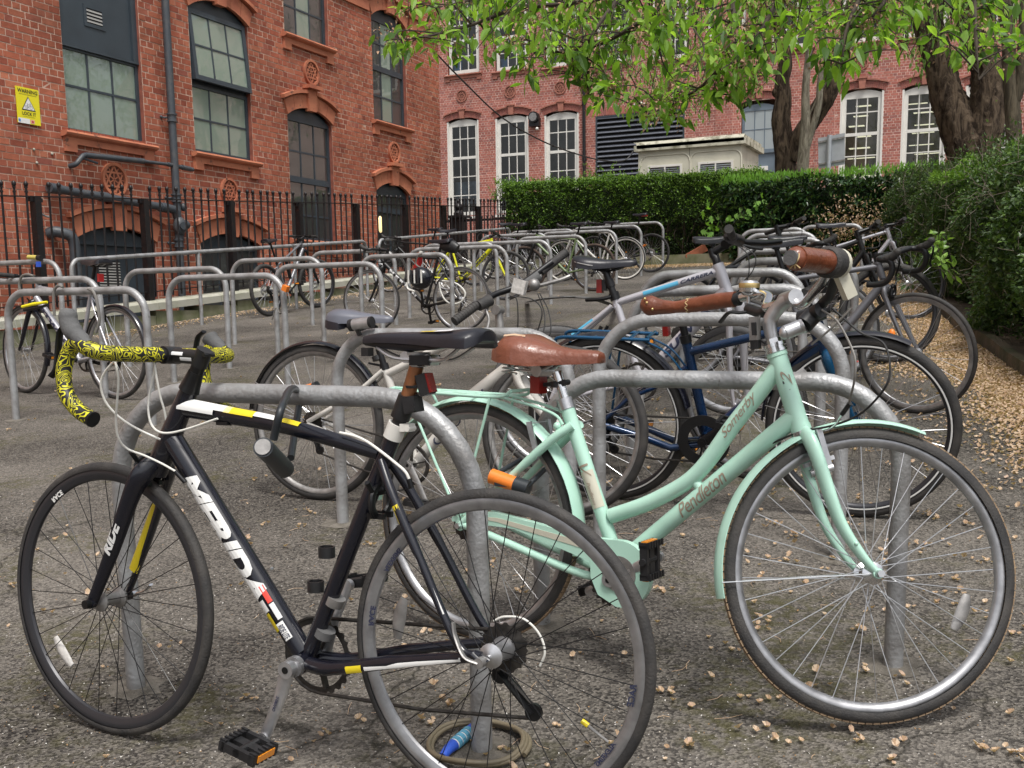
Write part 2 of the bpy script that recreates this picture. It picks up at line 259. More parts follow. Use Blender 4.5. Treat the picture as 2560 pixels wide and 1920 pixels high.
class MB:
 def __init__(s): s.V = []; s.F = []; s.M = []; s.n = 0
 def add(s, V, F, m=0):
  V = np.asarray(V, float).reshape(-1, 3); s.V.append(V); n = s.n
  s.F += [tuple(int(i) + n for i in f) for f in F]; s.M += [m] * len(F); s.n += len(V); return s
 def box(s, a, b, m=0, X=None):
  (x0, y0, z0), (x1, y1, z1) = a, b
  V = np.array([(x, y, z) for x in (x0, x1) for y in (y0, y1) for z in (z0, z1)], float)
  if X is not None: V = V @ np.asarray(X)[:3, :3].T + np.asarray(X)[:3, 3]
  return s.add(V, [(0, 1, 3, 2), (4, 6, 7, 5), (0, 4, 5, 1), (2, 3, 7, 6), (0, 2, 6, 4), (1, 5, 7, 3)], m)
 def bar(s, p, q, wy, wz, m=0, up=(0, 0, 1)):
  """box along p-q, section wy x wz"""
  p = np.array(p, float); q = np.array(q, float); d = q - p; L = np.linalg.norm(d); d /= L
  u = np.array(up, float); sd = np.cross(u, d)
  if np.linalg.norm(sd) < 1e-4: sd = np.cross((1, 0, 0), d)
  sd /= np.linalg.norm(sd); u = np.cross(d, sd)
  V = [p + d * t * L + sd * a * wy / 2 + u * b * wz / 2 for t in (0, 1) for a in (-1, 1) for b in (-1, 1)]
  return s.add(V, [(0, 1, 3, 2), (4, 6, 7, 5), (0, 4, 5, 1), (2, 3, 7, 6), (0, 2, 6, 4), (1, 5, 7, 3)], m)
 def tube(s, pts, r, n=10, m=0, cap=True, sq=None, up=None):
  """swept tube; r scalar or per point; sq=(a,b) section scale per axis (side, up)"""
  P = np.asarray(pts, float); k = len(P)
  r = np.full(k, r) if np.isscalar(r) else np.asarray(r, float)
  T = np.gradient(P, axis=0); T /= np.linalg.norm(T, axis=1)[:, None] + 1e-12
  u = np.array(up if up is not None else ((0, 0, 1) if abs(T[0][2]) < .9 else (1, 0, 0)), float)
  a = np.linspace(0, 2 * PI, n, endpoint=False); V = []
  for i in range(k):
   u = u - T[i] * (u @ T[i]); u /= np.linalg.norm(u) + 1e-12
   v = np.cross(T[i], u)
   su, sv = (1, 1) if sq is None else (sq[i] if isinstance(sq, list) else sq)
   V.append(P[i] + r[i] * (np.outer(np.cos(a), v) * su + np.outer(np.sin(a), u) * sv))
  V = np.concatenate(V); F = []
  for i in range(k - 1):
   for j in range(n):
    b = (j + 1) % n; F.append((i * n + j, i * n + b, (i + 1) * n + b, (i + 1) * n + j))
  if cap: F.append(tuple(range(n - 1, -1, -1))); F.append(tuple((k - 1) * n + j for j in range(n)))
  return s.add(V, F, m)
 def lathe(s, prof, n=32, m=0, X=None, closed=False):
  """profile [(radius, y)] about the Y axis"""
  a = np.linspace(0, 2 * PI, n, endpoint=False); k = len(prof); V = []
  for (r, y) in prof: V.append(np.stack([r * np.cos(a), np.full(n, y), r * np.sin(a)], 1))
  V = np.concatenate(V); F = []
  for i in range(k if closed else k - 1):
   i2 = (i + 1) % k
   for j in range(n):
    b = (j + 1) % n; F.append((i * n + j, i2 * n + j, i2 * n + b, i * n + b))
  if X is not None: V = V @ np.asarray(X)[:3, :3].T + np.asarray(X)[:3, 3]
  return s.add(V, F, m)
 def ball(s, c, r, m=0, n=10, k=6):
  r = np.array([r] * 3 if np.isscalar(r) else r, float)
  V = [(0, 0, 1)]; F = []
  for i in range(1, k):
   t = PI * i / k
   for j in range(n): V.append((math.sin(t) * math.cos(2 * PI * j / n), math.sin(t) * math.sin(2 * PI * j / n), math.cos(t)))
  V.append((0, 0, -1)); V = np.array(V) * r + np.array(c, float)
  for j in range(n): F.append((0, 1 + j, 1 + (j + 1) % n))
  for i in range(k - 2):
   for j in range(n):
    b = (j + 1) % n; F.append((1 + i * n + j, 1 + (i + 1) * n + j, 1 + (i + 1) * n + b, 1 + i * n + b))
  l = len(V) - 1
  for j in range(n): F.append((l, 1 + (k - 2) * n + (j + 1) % n, 1 + (k - 2) * n + j))
  return s.add(V, F, m)
 def cyl(s, p, q, r, n=16, m=0, r2=None): return s.tube([p, q], [r, r if r2 is None else r2], n, m)
 def prism(s, poly, f, w0, w1, m=0):
  """polygon in 2D, f(u,v,w)->xyz, extruded w0..w1"""
  n = len(poly); V = [f(u, v, w0) for u, v in poly] + [f(u, v, w1) for u, v in poly]
  F = [tuple(range(n)), tuple(range(2 * n - 1, n - 1, -1))] + [(i, i + n, (i + 1) % n + n, (i + 1) % n) for i in range(n)]
  return s.add(V, F, m)
 def build(s, name, mats, parent=None, smooth=True, X=None):
  if isinstance(mats, str): mats = [mats]
  V = np.concatenate(s.V) if s.V else np.zeros((0, 3))
  me = bpy.data.meshes.new(name); me.from_pydata(V.tolist(), [], s.F)
  for k in mats: me.materials.append(MATS[k])
  if len(mats) > 1: me.polygons.foreach_set('material_index', s.M)
  if smooth: me.shade_smooth(); me.set_sharp_from_angle(angle=R_(38))
  o = bpy.data.objects.new(name, me); COL.objects.link(o)
  if parent is not None: o.parent = parent
  if X is not None: o.matrix_local = X
  return o
def fastmesh(name, V, F, matname, parent=None, smooth=False):
 """V Nx3, F Kxm"""
 me = bpy.data.meshes.new(name); V = np.ascontiguousarray(V, dtype=np.float32); F = np.ascontiguousarray(F, dtype=np.int32)
 me.vertices.add(len(V)); me.vertices.foreach_set('co', V.ravel())
 k, m = F.shape; me.loops.add(k * m); me.loops.foreach_set('vertex_index', F.ravel())
 me.polygons.add(k); me.polygons.foreach_set('loop_start', np.arange(k, dtype=np.int32) * m)
 me.update(calc_edges=True); me.materials.append(MATS[matname])
 me.shade_smooth() if smooth else me.shade_flat()
 o = bpy.data.objects.new(name, me); COL.objects.link(o)
 if parent is not None: o.parent = parent
 return o
def tag(o, label=None, cat=None, group=None, kind=None):
 if label: o['label'] = label
 if cat: o['category'] = cat
 if group: o['group'] = group
 if kind: o['kind'] = kind
 return o
def thing(name, label, cat, loc=(0, 0, 0), group=None, X=None):
 o = bpy.data.objects.new(name, None); COL.objects.link(o); o.empty_display_size = .1
 if X is not None: o.matrix_world = X
 else: o.location = loc
 return tag(o, label, cat, group)
def copy_tree(o, parent=None):
 c = o.copy(); COL.objects.link(c); c.parent = parent
 for ch in list(o.children): copy_tree(ch, c)
 return c
def smoothline(P, k=8):
 """Catmull-Rom through points (any dim)"""
 P = [np.array(p, float) for p in P]; Q = [2 * P[0] - P[1]] + P + [2 * P[-1] - P[-2]]; out = []
 for i in range(1, len(Q) - 2):
  a, b, c, d = Q[i - 1:i + 3]
  for t in np.linspace(0, 1, k, endpoint=False):
   out.append(.5 * ((2 * b) + (c - a) * t + (2 * a - 5 * b + 4 * c - d) * t * t + (3 * b - 3 * c + d - a) * t ** 3))
 out.append(P[-1]); return np.array(out)
def text_mesh(s, size=1, shear=0, bold=0, space=1.0):
 cu_ = bpy.data.curves.new('t', 'FONT'); cu_.body = s; cu_.size = size; cu_.shear = shear; cu_.offset = bold; cu_.space_character = space
 cu_.align_x = 'CENTER'; cu_.align_y = 'CENTER'; cu_.resolution_u = 3
 o = bpy.data.objects.new('t', cu_); me = bpy.data.meshes.new_from_object(o)
 V = np.array([v.co[:] for v in me.vertices]).reshape(-1, 3); F = [tuple(p.vertices) for p in me.polygons]
 bpy.data.objects.remove(o); bpy.data.curves.remove(cu_); bpy.data.meshes.remove(me)
 return V, F
def slice_v(V, F, cuts):
 bm = bmesh.new(); vs = [bm.verts.new(v) for v in V]
 for f in F:
  try: bm.faces.new([vs[i] for i in f])
  except ValueError: pass
 for c in cuts: bmesh.ops.bisect_plane(bm, geom=bm.verts[:] + bm.edges[:] + bm.faces[:], plane_co=(0, c, 0), plane_no=(0, 1, 0))
 bm.verts.index_update(); V2 = np.array([v.co[:] for v in bm.verts]); F2 = [tuple(v.index for v in f.verts) for f in bm.faces]; bm.free()
 return V2, F2
# ================================================================ GROUND
def build_ground():
 xs = np.array([-90, -40, -20, -12, -6, 0, 6, 20, 60, 90.]); ys = np.array([-60, -20, 0, 5, 10, 15, 20, 25, 32, 45, 60, 140.])
 V = []; F = []
 for y in ys:
  for x in xs: V.append((x, y, -1.215 + .095 * min(y, 45)))
 n = len(xs)
 for j in range(len(ys) - 1):
  for i in range(n - 1): F.append((j * n + i, j * n + i + 1, (j + 1) * n + i + 1, (j + 1) * n + i))
 mb = MB(); mb.add(V, F); o = mb.build('ground', 'asphalt'); tag(o, 'weathered grey asphalt of the cycle park sloping up to the hedge', kind='structure')
build_ground()
def strip_noise(a): return .5 + .5 * np.sin(a * 1.7 + 1.3 * np.sin(a * .63)) * np.cos(a * .41)
HX = [(3.0, 1.0), (7.4, .1), (10, -.45), (13.3, -.98), (16, -1.5), (20.3, -2.3)]      # foot of the right-hand hedge: (y, x)
def hedge_x(y): return np.interp(y, [a for a, _ in HX], [b for _, b in HX])
def build_kerbs():
 mb = MB(); P = [(hedge_x(y) + .05 + .02 * math.sin(y * 3), y, gz(0, y) + .02) for y in np.arange(2, 20.4, .5)]
 for a, b in zip(P[:-1], P[1:]): mb.bar((a[0], a[1], a[2]), (b[0], b[1], b[2]), .07, .17)
 tag(mb.build('kerb', 'kerb', smooth=False), 'low earthy edging along the foot of the right-hand hedge', kind='structure')
 mb = MB()
 for x in np.arange(-10.2, -1.8, .6): mb.bar((x, 20.95 + .02 * math.sin(x * 5), gz(0, 20.95) + .06), (x + .595, 20.95 + .02 * math.sin(x * 5 + 3), gz(0, 20.95) + .06), .12, .28)
 tag(mb.build('kerb', 'mossy_stone', smooth=False), 'mossy low edging in front of the far hedge', kind='structure')
 mb = MB()
 ys = np.arange(2, 21.1, 1.0)
 V = [(hedge_x(y) + .08, y, gz(0, y) + .07) for y in ys] + [(7., y, gz(0, y) + .25) for y in ys]
 k = len(ys); mb.add(V, [(i, i + 1, k + i + 1, k + i) for i in range(k - 1)])
 mb.add([(-10.3, 21.0, gz(0, 21) + .12), (7, 21.0, gz(0, 21) + .12), (7, 25, gz(0, 25) + .15), (-10.3, 25, gz(0, 25) + .15)], [(0, 1, 2, 3)])
 tag(mb.build('planting_bed', 'earth'), 'bare soil bed under the hedges', kind='structure')
build_kerbs()
def quads(C, size, rngl, flat=.5, lift=0.0, aspect=1.0):
 """random small bent quads at centres C"""
 n = len(C); a = rngl.uniform(0, 2 * PI, n); s = size * rngl.uniform(.6, 1.3, n)
 ux = np.stack([np.cos(a), np.sin(a), rngl.normal(0, flat, n)], 1); ux /= np.linalg.norm(ux, axis=1)[:, None]
 vy = np.stack([-np.sin(a), np.cos(a), rngl.normal(0, flat, n)], 1); vy /= np.linalg.norm(vy, axis=1)[:, None]
 ux *= s[:, None]; vy *= (s * aspect)[:, None]
 V = np.stack([C - ux, C - vy * .8, C + ux, C + vy * .8], 1).reshape(-1, 3)
 V[:, 2] += lift
 return V, np.arange(n * 4).reshape(n, 4)
def build_petals():
 r = np.random.default_rng(5)
 n = 95000; y = r.uniform(2.5, 20.6, n); d = np.abs(r.normal(0, 1, n))
 width = (.20 + .22 * strip_noise(y * 1.3) + .08 * np.sin(y * 4.1)) * np.clip((y - 2.5) / 5, .3, 1)
 x = hedge_x(y) - .0 - d * width
 keep = (x > -8); C = np.stack([x, y, gz(x, y) + .008 + r.uniform(0, .022, n) * np.exp(-d)], 1)[keep]
 V, F = quads(C, .0105, r, .55)
 n = 16000; x = r.uniform(-7.2, -1.8, n); d = np.abs(r.normal(0, .28, n)); C = np.stack([x, 20.8 - d, gz(x, 20.8 - d) + .008 + r.uniform(0, .02, n)], 1)
 V2, F2 = quads(C, .014, r, .5)
 n = 3500; x = r.uniform(-10.1, -7, n); d = np.abs(r.normal(0, .25, n)); yy = r.uniform(9.5, 20, n)
 C = np.stack([-10.15 + d, yy, gz(x, yy) + .008], 1); V3, F3 = quads(C, .012, r, .5)
 V = np.concatenate([V, V2, V3]); F = np.concatenate([F, F2 + len(F) * 4, F3 + (len(F) + len(F2)) * 4])
 tag(fastmesh('petal_drift', V, F, 'petal'), 'thick drift of fallen tan blossom along the hedge', 'fallen petals', kind='stuff')
 cs = []
 for _ in range(1150):
  t = r.random()
  if t < .62:
   yy = r.uniform(1.6, 9); xx = hedge_x(yy) - .5 - abs(r.normal(0, 1.1))
  elif t < .8: xx, yy = r.uniform(-4.5, .3), r.uniform(1.3, 4.5)
  else: xx, yy = r.uniform(-9.5, -.5), r.uniform(3, 20)
  k = 1 if r.random() < .55 else r.integers(2, 5)
  ox, oy = xx, yy
  for _k in range(k):
   cs.append((ox, oy)); ox += r.normal(0, .022); oy += r.normal(0, .022)
 cs = np.array(cs); cs = cs[(cs[:, 0] > -9.9)]
 n = len(cs); s = r.uniform(.006, .0115, n); a0 = r.uniform(0, 2 * PI, n); Vs = [];
 tilt = r.normal(0, .35, (n, 2))
 for k in range(5):
  a = a0 + k * 2 * PI / 5; c, sn = np.cos(a), np.sin(a)
  pts = []
  for (u, v, z) in ((0.05, -.12, .05), (.85, -.50, .75), (.80, .50, .85), (0.05, .12, .05)):
   X = (c * u - sn * v) * s; Y = (sn * u + c * v) * s; Z = z * s * 1.0 + .003
   Z = Z + X * tilt[:, 0] + Y * tilt[:, 1] + np.abs(tilt).sum(1) * s * .8
   pts.append(np.stack([cs[:, 0] + X, cs[:, 1] + Y, gz(cs[:, 0], cs[:, 1]) + Z], 1))
  Vs.append(np.stack(pts, 1).reshape(-1, 3))
 V = np.concatenate(Vs); F = np.arange(len(V)).reshape(-1, 4)
 tag(fastmesh('fallen_blossom', V, F, 'petal'), 'single tan blossoms scattered over the asphalt', 'fallen blossom', kind='stuff')
 n = 16000; yy = 1.2 + r.gamma(1.5, 1.6, n); xx = r.uniform(-1.0, .45, n) * (yy + .5) - .2 * yy; C = np.stack([xx, yy, gz(xx, yy) + .0015], 1)
 V, F = quads(C, .0024, r, .4);
 tag(fastmesh('grit', V, F, 'grit'), 'pale grit loose on the asphalt', 'grit', kind='stuff')
 mb = MB()
 for _ in range(170):
  yy = r.uniform(1.3, 5.5); xx = r.uniform(-.75, .3) * yy - .3; a = r.uniform(0, PI); L = r.uniform(.02, .07)
  z = gz(xx, yy) + .004; b = r.normal(0, .35)
  mb.tube([(xx, yy, z), (xx + L * .5 * math.cos(a), yy + L * .5 * math.sin(a), gz(0, yy + L * .5 * math.sin(a)) + .005), (xx + L * math.cos(a + b), yy + L * math.sin(a + b), gz(0, yy + L * math.sin(a + b)) + .004)], .0008, 4)
 tag(mb.build('twig_litter', 'petal'), 'thin dry stalks lying on the asphalt', 'stalks', kind='stuff')
build_petals()
# ================================================================ BRICKWORK
def brickwork(rect, openings, Pf, course, stretch, proud, seed, jt=.013, jitter=.0016):
 """bricks as 5-sided boxes on a plane; Pf(u,v,w)->Nx3 with w outwards; returns V,F"""
 r = np.random.default_rng(seed); u0, u1, v0, v1 = rect
 B = []
 v = v0; row = 0
 while v < v1:
  hdr = (row % 2 == 1); L = stretch / 2 if hdr else stretch
  off = (-stretch * .25 if hdr else 0) + (-(row // 2 % 2) * stretch * .5 if not hdr else 0)
  u = u0 + off
  cuts = [(a, b) for (a, b, c, d) in openings if v + course * .5 > c and v + course * .5 < d]
  while u < u1:
   a, b = max(u, u0), min(u + L, u1)
   segs = [(a, b)]
   for (ca, cb) in cuts:
    ns = []
    for (p, q) in segs:
     if q <= ca or p >= cb: ns.append((p, q))
     else:
      if p < ca: ns.append((p, ca))
      if q > cb: ns.append((cb, q))
    segs = ns
   for (p, q) in segs:
    if q - p > .03: B.append((p + jt / 2, q - jt / 2, v + jt / 2, v + course - jt / 2))
   u += L
  v += course; row += 1
 B = np.array(B); n = len(B); j = r.normal(0, jitter, (n, 4)); A = B + j
 pr = proud + r.normal(0, .0012, n)
 tl = r.normal(0, .0008, (n, 4)); V = np.zeros((n, 8, 3))
 cor = [(0, 2), (1, 2), (1, 3), (0, 3)]
 for k, (a, b) in enumerate(cor):
  V[:, k] = Pf(A[:, a], A[:, b], np.full(n, -.002));
  V[:, 4 + k] = Pf(A[:, a] + (.0012 if a == 0 else -.0012), A[:, b] + (.0012 if b == 2 else -.0012), pr + tl[:, k])
 F1 = np.array([(4, 5, 6, 7), (0, 1, 5, 4), (1, 2, 6, 5), (2, 3, 7, 6), (3, 0, 4, 7)])
 return V, F1, A
def emit_bricks(V, F1, name, matname, parent, near=None, limit=300):
 n = len(V)
 if near is not None:
  idx = np.argsort(near); sel = idx[:limit]; rest = idx[limit:]
  for i in sel:
   c = V[i].mean(0); me = bpy.data.meshes.new('brick'); me.from_pydata((V[i] - c).tolist(), [], F1.tolist()); me.materials.append(MATS[matname])
   o = bpy.data.objects.new('brick', me); COL.objects.link(o); o.location = c; o.parent = parent
  V = V[rest]; n = len(V)
 F = (F1[None] + np.arange(n)[:, None, None] * 8).reshape(-1, 4)
 tag(fastmesh(name, V.reshape(-1, 3), F, matname, parent), kind='stuff')
def wall_cells(mb, rect, openings, P, m=0, depth=.14, mrev=0):
 """wall sheet with holes plus reveals; P(u,v,w)"""
 us = sorted({rect[0], rect[1]} | {o[i] for o in openings for i in (0, 1)}); vs = sorted({rect[2], rect[3]} | {o[i] for o in openings for i in (2, 3)})
 for a, b in zip(us[:-1], us[1:]):
  for c, d in zip(vs[:-1], vs[1:]):
   mu, mv = (a + b) / 2, (c + d) / 2
   if mu < rect[0] or mu > rect[1] or mv < rect[2] or mv > rect[3]: continue
   if any(o[0] < mu < o[1] and o[2] < mv < o[3] for o in openings): continue
   mb.add([P(a, c, 0), P(b, c, 0), P(b, d, 0), P(a, d, 0)], [(0, 1, 2, 3)], m)
 for (a, b, c, d) in openings:
  for (p, q) in (((a, c), (a, d)), ((b, c), (b, d)), ((a, c), (b, c)), ((a, d), (b, d))):
   mb.add([P(p[0], p[1], 0), P(q[0], q[1], 0), P(q[0], q[1], -depth), P(p[0], p[1], -depth)], [(0, 1, 2, 3)], mrev)
def pbox(mb, P, u0, u1, v0, v1, w0, w1, m=0):
 V = [P(u, v, w) for u in (u0, u1) for v in (v0, v1) for w in (w0, w1)]
 mb.add(V, [(0, 1, 3, 2), (4, 6, 7, 5), (0, 4, 5, 1), (2, 3, 7, 6), (0, 2, 6, 4), (1, 5, 7, 3)], m)
def arc_pts(u0, u1, vs, rise, n=14):
 """segmental arch from (u0,vs) to (u1,vs)"""
 c = (u1 - u0) / 2; R = (c * c + rise * rise) / (2 * rise); cu0 = (u0 + u1) / 2; cv = vs + rise - R; a = math.asin(min(1, c / R))
 return [(cu0 + R * math.sin(t), cv + R * math.cos(t)) for t in np.linspace(-a, a, n)]
def make_window(parent, P, u0, u1, v0, v1, cols, bars, fm, gm, fw_=.07, bw=.022, dep=.11, rise=0, heavy=(), film_cells=None, gname='pane', frame_only_right=False, bdep=.02):
 """bars: heights of horizontal glazing bars; heavy: those that are thick rails"""
 mb = MB()
 pbox(mb, P, u0, u0 + fw_, v0, v1, -dep - .05, -dep + .025); pbox(mb, P, u1 - fw_, u1, v0, v1, -dep - .05, -dep + .025)
 pbox(mb, P, u0 + fw_, u1 - fw_, v0, v0 + fw_, -dep - .05, -dep + .023); pbox(mb, P, u0 + fw_, u1 - fw_, v1 - fw_, v1, -dep - .05, -dep + .023)
 if rise:
  A = arc_pts(u0, u1, v1, rise); mb.prism(A + [(u1, v1 + .001), (u0, v1 + .001)], P, -dep - .04, -dep + .02)
 win = mb.build('window', fm, parent, smooth=False)
 a, b = u0 + fw_, u1 - fw_; us = np.linspace(a, b, cols + 1); vs = [v0 + fw_] + list(bars) + [v1 - fw_]
 for u in us[1:-1]:
  m2 = MB();
  segs = [v0 + fw_] + [h for h in heavy] + [v1 - fw_]
  pbox(m2, P, u - bw / 2, u + bw / 2, v0 + fw_, v1 - fw_, -dep - .012, -dep + bdep * .5); m2.build('glazing_bar', fm, win, smooth=False)
 for h in bars:
  t = .05 if h in heavy else bw / 2; m2 = MB(); pbox(m2, P, a, b, h - t, h + t, -dep - .014, -dep + (.03 if h in heavy else bdep * .55)); m2.build('rail' if h in heavy else 'glazing_bar', fm, win, smooth=False)
 for i in range(cols):
  for j in range(len(vs) - 1):
   g = gm if isinstance(gm, str) else gm(i, j)
   r1, r2, r3, r4 = [random.uniform(-.0025, .0025) for _ in range(4)]
   m2 = MB(); U0, U1, W0, W1 = us[i] + .002, us[i + 1] - .002, vs[j] + .002, vs[j + 1] - .002
   m2.add([P(U0, W0, -dep + r1), P(U1, W0, -dep + r2), P(U1, W1, -dep + r3), P(U0, W1, -dep + r4)], [(0, 1, 2, 3)])
   m2.build(gname, g, win, smooth=False)
 return win
def terra_arch(parent, P, u0, u1, vs, rise, th=.24, m='terracotta', proud=.03):
 """segmental terracotta arch with hood mould and keystone"""
 I = arc_pts(u0 - .02, u1 + .02, vs, rise, 13); O = arc_pts(u0 - .10, u1 + .10, vs + th * .93, rise, 13)
 mb = MB()
 n = len(I) - 1; groups = np.array_split(np.arange(n), 6)
 arch = None
 for g in groups:
  i0, i1 = g[0], g[-1] + 1; poly = I[i0:i1 + 1] + O[i0:i1 + 1][::-1]
  sh = [(u + (.004 if k in (0, len(poly) - 1) else (-.004 if k in (i1 - i0, i1 - i0 + 1) else 0)), v) for k, (u, v) in enumerate(poly)]
  m2 = MB(); m2.prism(sh, P, -.03, proud)
  if arch is None:
   arch = m2.build('arch', m, parent, smooth=False)
  else: m2.build('voussoir', m, arch, smooth=False)
 m2 = MB(); O2 = arc_pts(u0 - .16, u1 + .16, vs + th * .93 + .01, rise, 17); O3 = arc_pts(u0 - .17, u1 + .17, vs + th * .93 + .065, rise, 17)
 k = len(O2) // 2; m2.prism(O2[:k] + O3[:k][::-1], P, -.02, proud + .06); m2.prism(O2[k + 1:] + O3[k + 1:][::-1], P, -.02, proud + .06)
 m2.build('hood_mould', m, arch, smooth=False)
 uc = (u0 + u1) / 2; vt = vs + rise + th * .93; vb = vs + rise
 m2 = MB(); m2.prism([(uc - .10, vb - .05), (uc + .10, vb - .05), (uc + .14, vt + .09), (uc - .14, vt + .09)], P, -.02, proud + .05)
 pr = [(vt + .09, proud + .10), (vt + .02, proud + .10), (vb + .12, proud + .07), (vb - .02, proud + .09), (vb - .06, proud + .06)]
 pbox(m2, P, uc - .19, uc + .19, vt + .09, vt + .15, -.02, proud + .13)
 m2.build('keystone', m, arch, smooth=False)
 return arch
def terra_sill(parent, P, u0, u1, v, m='terracotta', drop=.26, proud=.05):
 mb = MB(); prof = [(0, 0), (proud + .055, -.005), (proud + .07, -.03), (proud + .055, -.055), (proud + .01, -.075), (0.0, -.075)]
 n = len(prof); V = [P(u, v + dv, dw) for u in (u0 - .10, u1 + .10) for dw, dv in prof]
 mb.add(V, [(i, (i + 1) % n, (i + 1) % n + n, i + n) for i in range(n)] + [tuple(range(n)), tuple(range(2 * n - 1, n - 1, -1))])
 s = mb.build('sill', m, parent, smooth=False)
 m2 = MB(); pbox(m2, P, u0 - .07, u0 + .12, v - drop, v - .075, -.02, proud); pbox(m2, P, u1 - .12, u1 + .07, v - drop, v - .075, -.02, proud)
 pbox(m2, P, u0 + .12, u1 - .12, v - .16, v - .075, -.02, proud - .002); m2.build('apron', m, s, smooth=False)
def star(parent, P, uc, vc, R, m='terracotta', proud=.025):
 """pierced roundel with a six pointed star"""
 mb = MB(); n = 28
 def ring(r0, r1, w0, w1):
  V = [];
  for k in range(n):
   a = 2 * PI * k / n; c, s = math.cos(a), math.sin(a)
   V += [P(uc + r0 * c, vc + r0 * s, w0), P(uc + r0 * c, vc + r0 * s, w1), P(uc + r1 * c, vc + r1 * s, w1), P(uc + r1 * c, vc + r1 * s, w0)]
  F = []
  for k in range(n):
   b = (k + 1) % n
   for i in range(3): F.append((k * 4 + i, k * 4 + i + 1, b * 4 + i + 1, b * 4 + i))
  mb.add(V, F)
 ring(R * .82, R, -.01, proud + .02)
 V = [P(uc + R * .85 * math.cos(a), vc + R * .85 * math.sin(a), .013) for a in np.linspace(0, 2 * PI, n, endpoint=False)]
 ri = R * .82
 def strut(p, q, wd, h=proud):
  d = np.array(q) - np.array(p); L = np.linalg.norm(d); d /= L; nn = np.array([-d[1], d[0]]) * wd / 2
  poly = [tuple(np.array(p) + nn), tuple(np.array(p) - nn), tuple(np.array(q) - nn), tuple(np.array(q) + nn)]
  mb.prism([(uc + a, vc + b) for a, b in poly], P, .0, h)
 for off in (PI / 2, -PI / 2):
  T = [(ri * math.cos(off + k * 2 * PI / 3), ri * math.sin(off + k * 2 * PI / 3)) for k in range(3)]
  for k in range(3): strut(T[k], T[(k + 1) % 3], R * .11, proud + (.002 if off > 0 else 0))
 for k in range(6):
  a = k * PI / 3 + PI / 6; strut((0, 0), (ri * .58 * math.cos(a), ri * .58 * math.sin(a)), R * .07, proud - .004)
  a = k * PI / 3; strut((ri * .55 * math.cos(a), ri * .55 * math.sin(a)), (ri * 1.0 * math.cos(a), ri * 1.0 * math.sin(a)), R * .05, proud - .006)
 o = mb.build('roundel', m, parent, smooth=False)
 m2 = MB(); m2.add(V, [tuple(range(n))]); m2.build('roundel_back', 'roundel_dark', o, smooth=False)
mat('roundel_dark', (.10, .035, .022), .9, 0, var=.3)
def louvre_vent(parent, P, u0, u1, v0, v1, w, n=5):
 mb = MB(); pbox(mb, P, u0, u1, v0, v0 + .045, w, w + .012); pbox(mb, P, u0, u1, v1 - .045, v1, w, w + .012); pbox(mb, P, u0, u0 + .045, v0 + .045, v1 - .045, w, w + .012); pbox(mb, P, u1 - .045, u1, v0 + .045, v1 - .045, w, w + .012)
 fr = mb.build('vent', 'slate_paint', parent, smooth=False)
 m2 = MB(); pbox(m2, P, u0 + .045, u1 - .045, v0 + .045, v1 - .045, w + .001, w + .003); m2.build('vent_back', 'dark_void', fr, smooth=False)
 for k in range(n):
  v = v0 + .05 + (v1 - v0 - .10) * (k + .5) / n; h = (v1 - v0) / n * .20
  m2 = MB(); m2.add([P(u0 + .045, v - h, w + .014), P(u1 - .045, v - h, w + .014), P(u1 - .045, v + h, w + .003), P(u0 + .045, v + h, w + .003)], [(0, 1, 2, 3)]); m2.build('slat', 'vent_slat', fr, smooth=False)
mat('vent_slat', (.32, .31, .29), .45, .2)
XW = -11.2
def PL(u, v, w): return (XW + w, u, v)
def PLn(u, v, w): return np.stack([XW + w, u, v], 1)
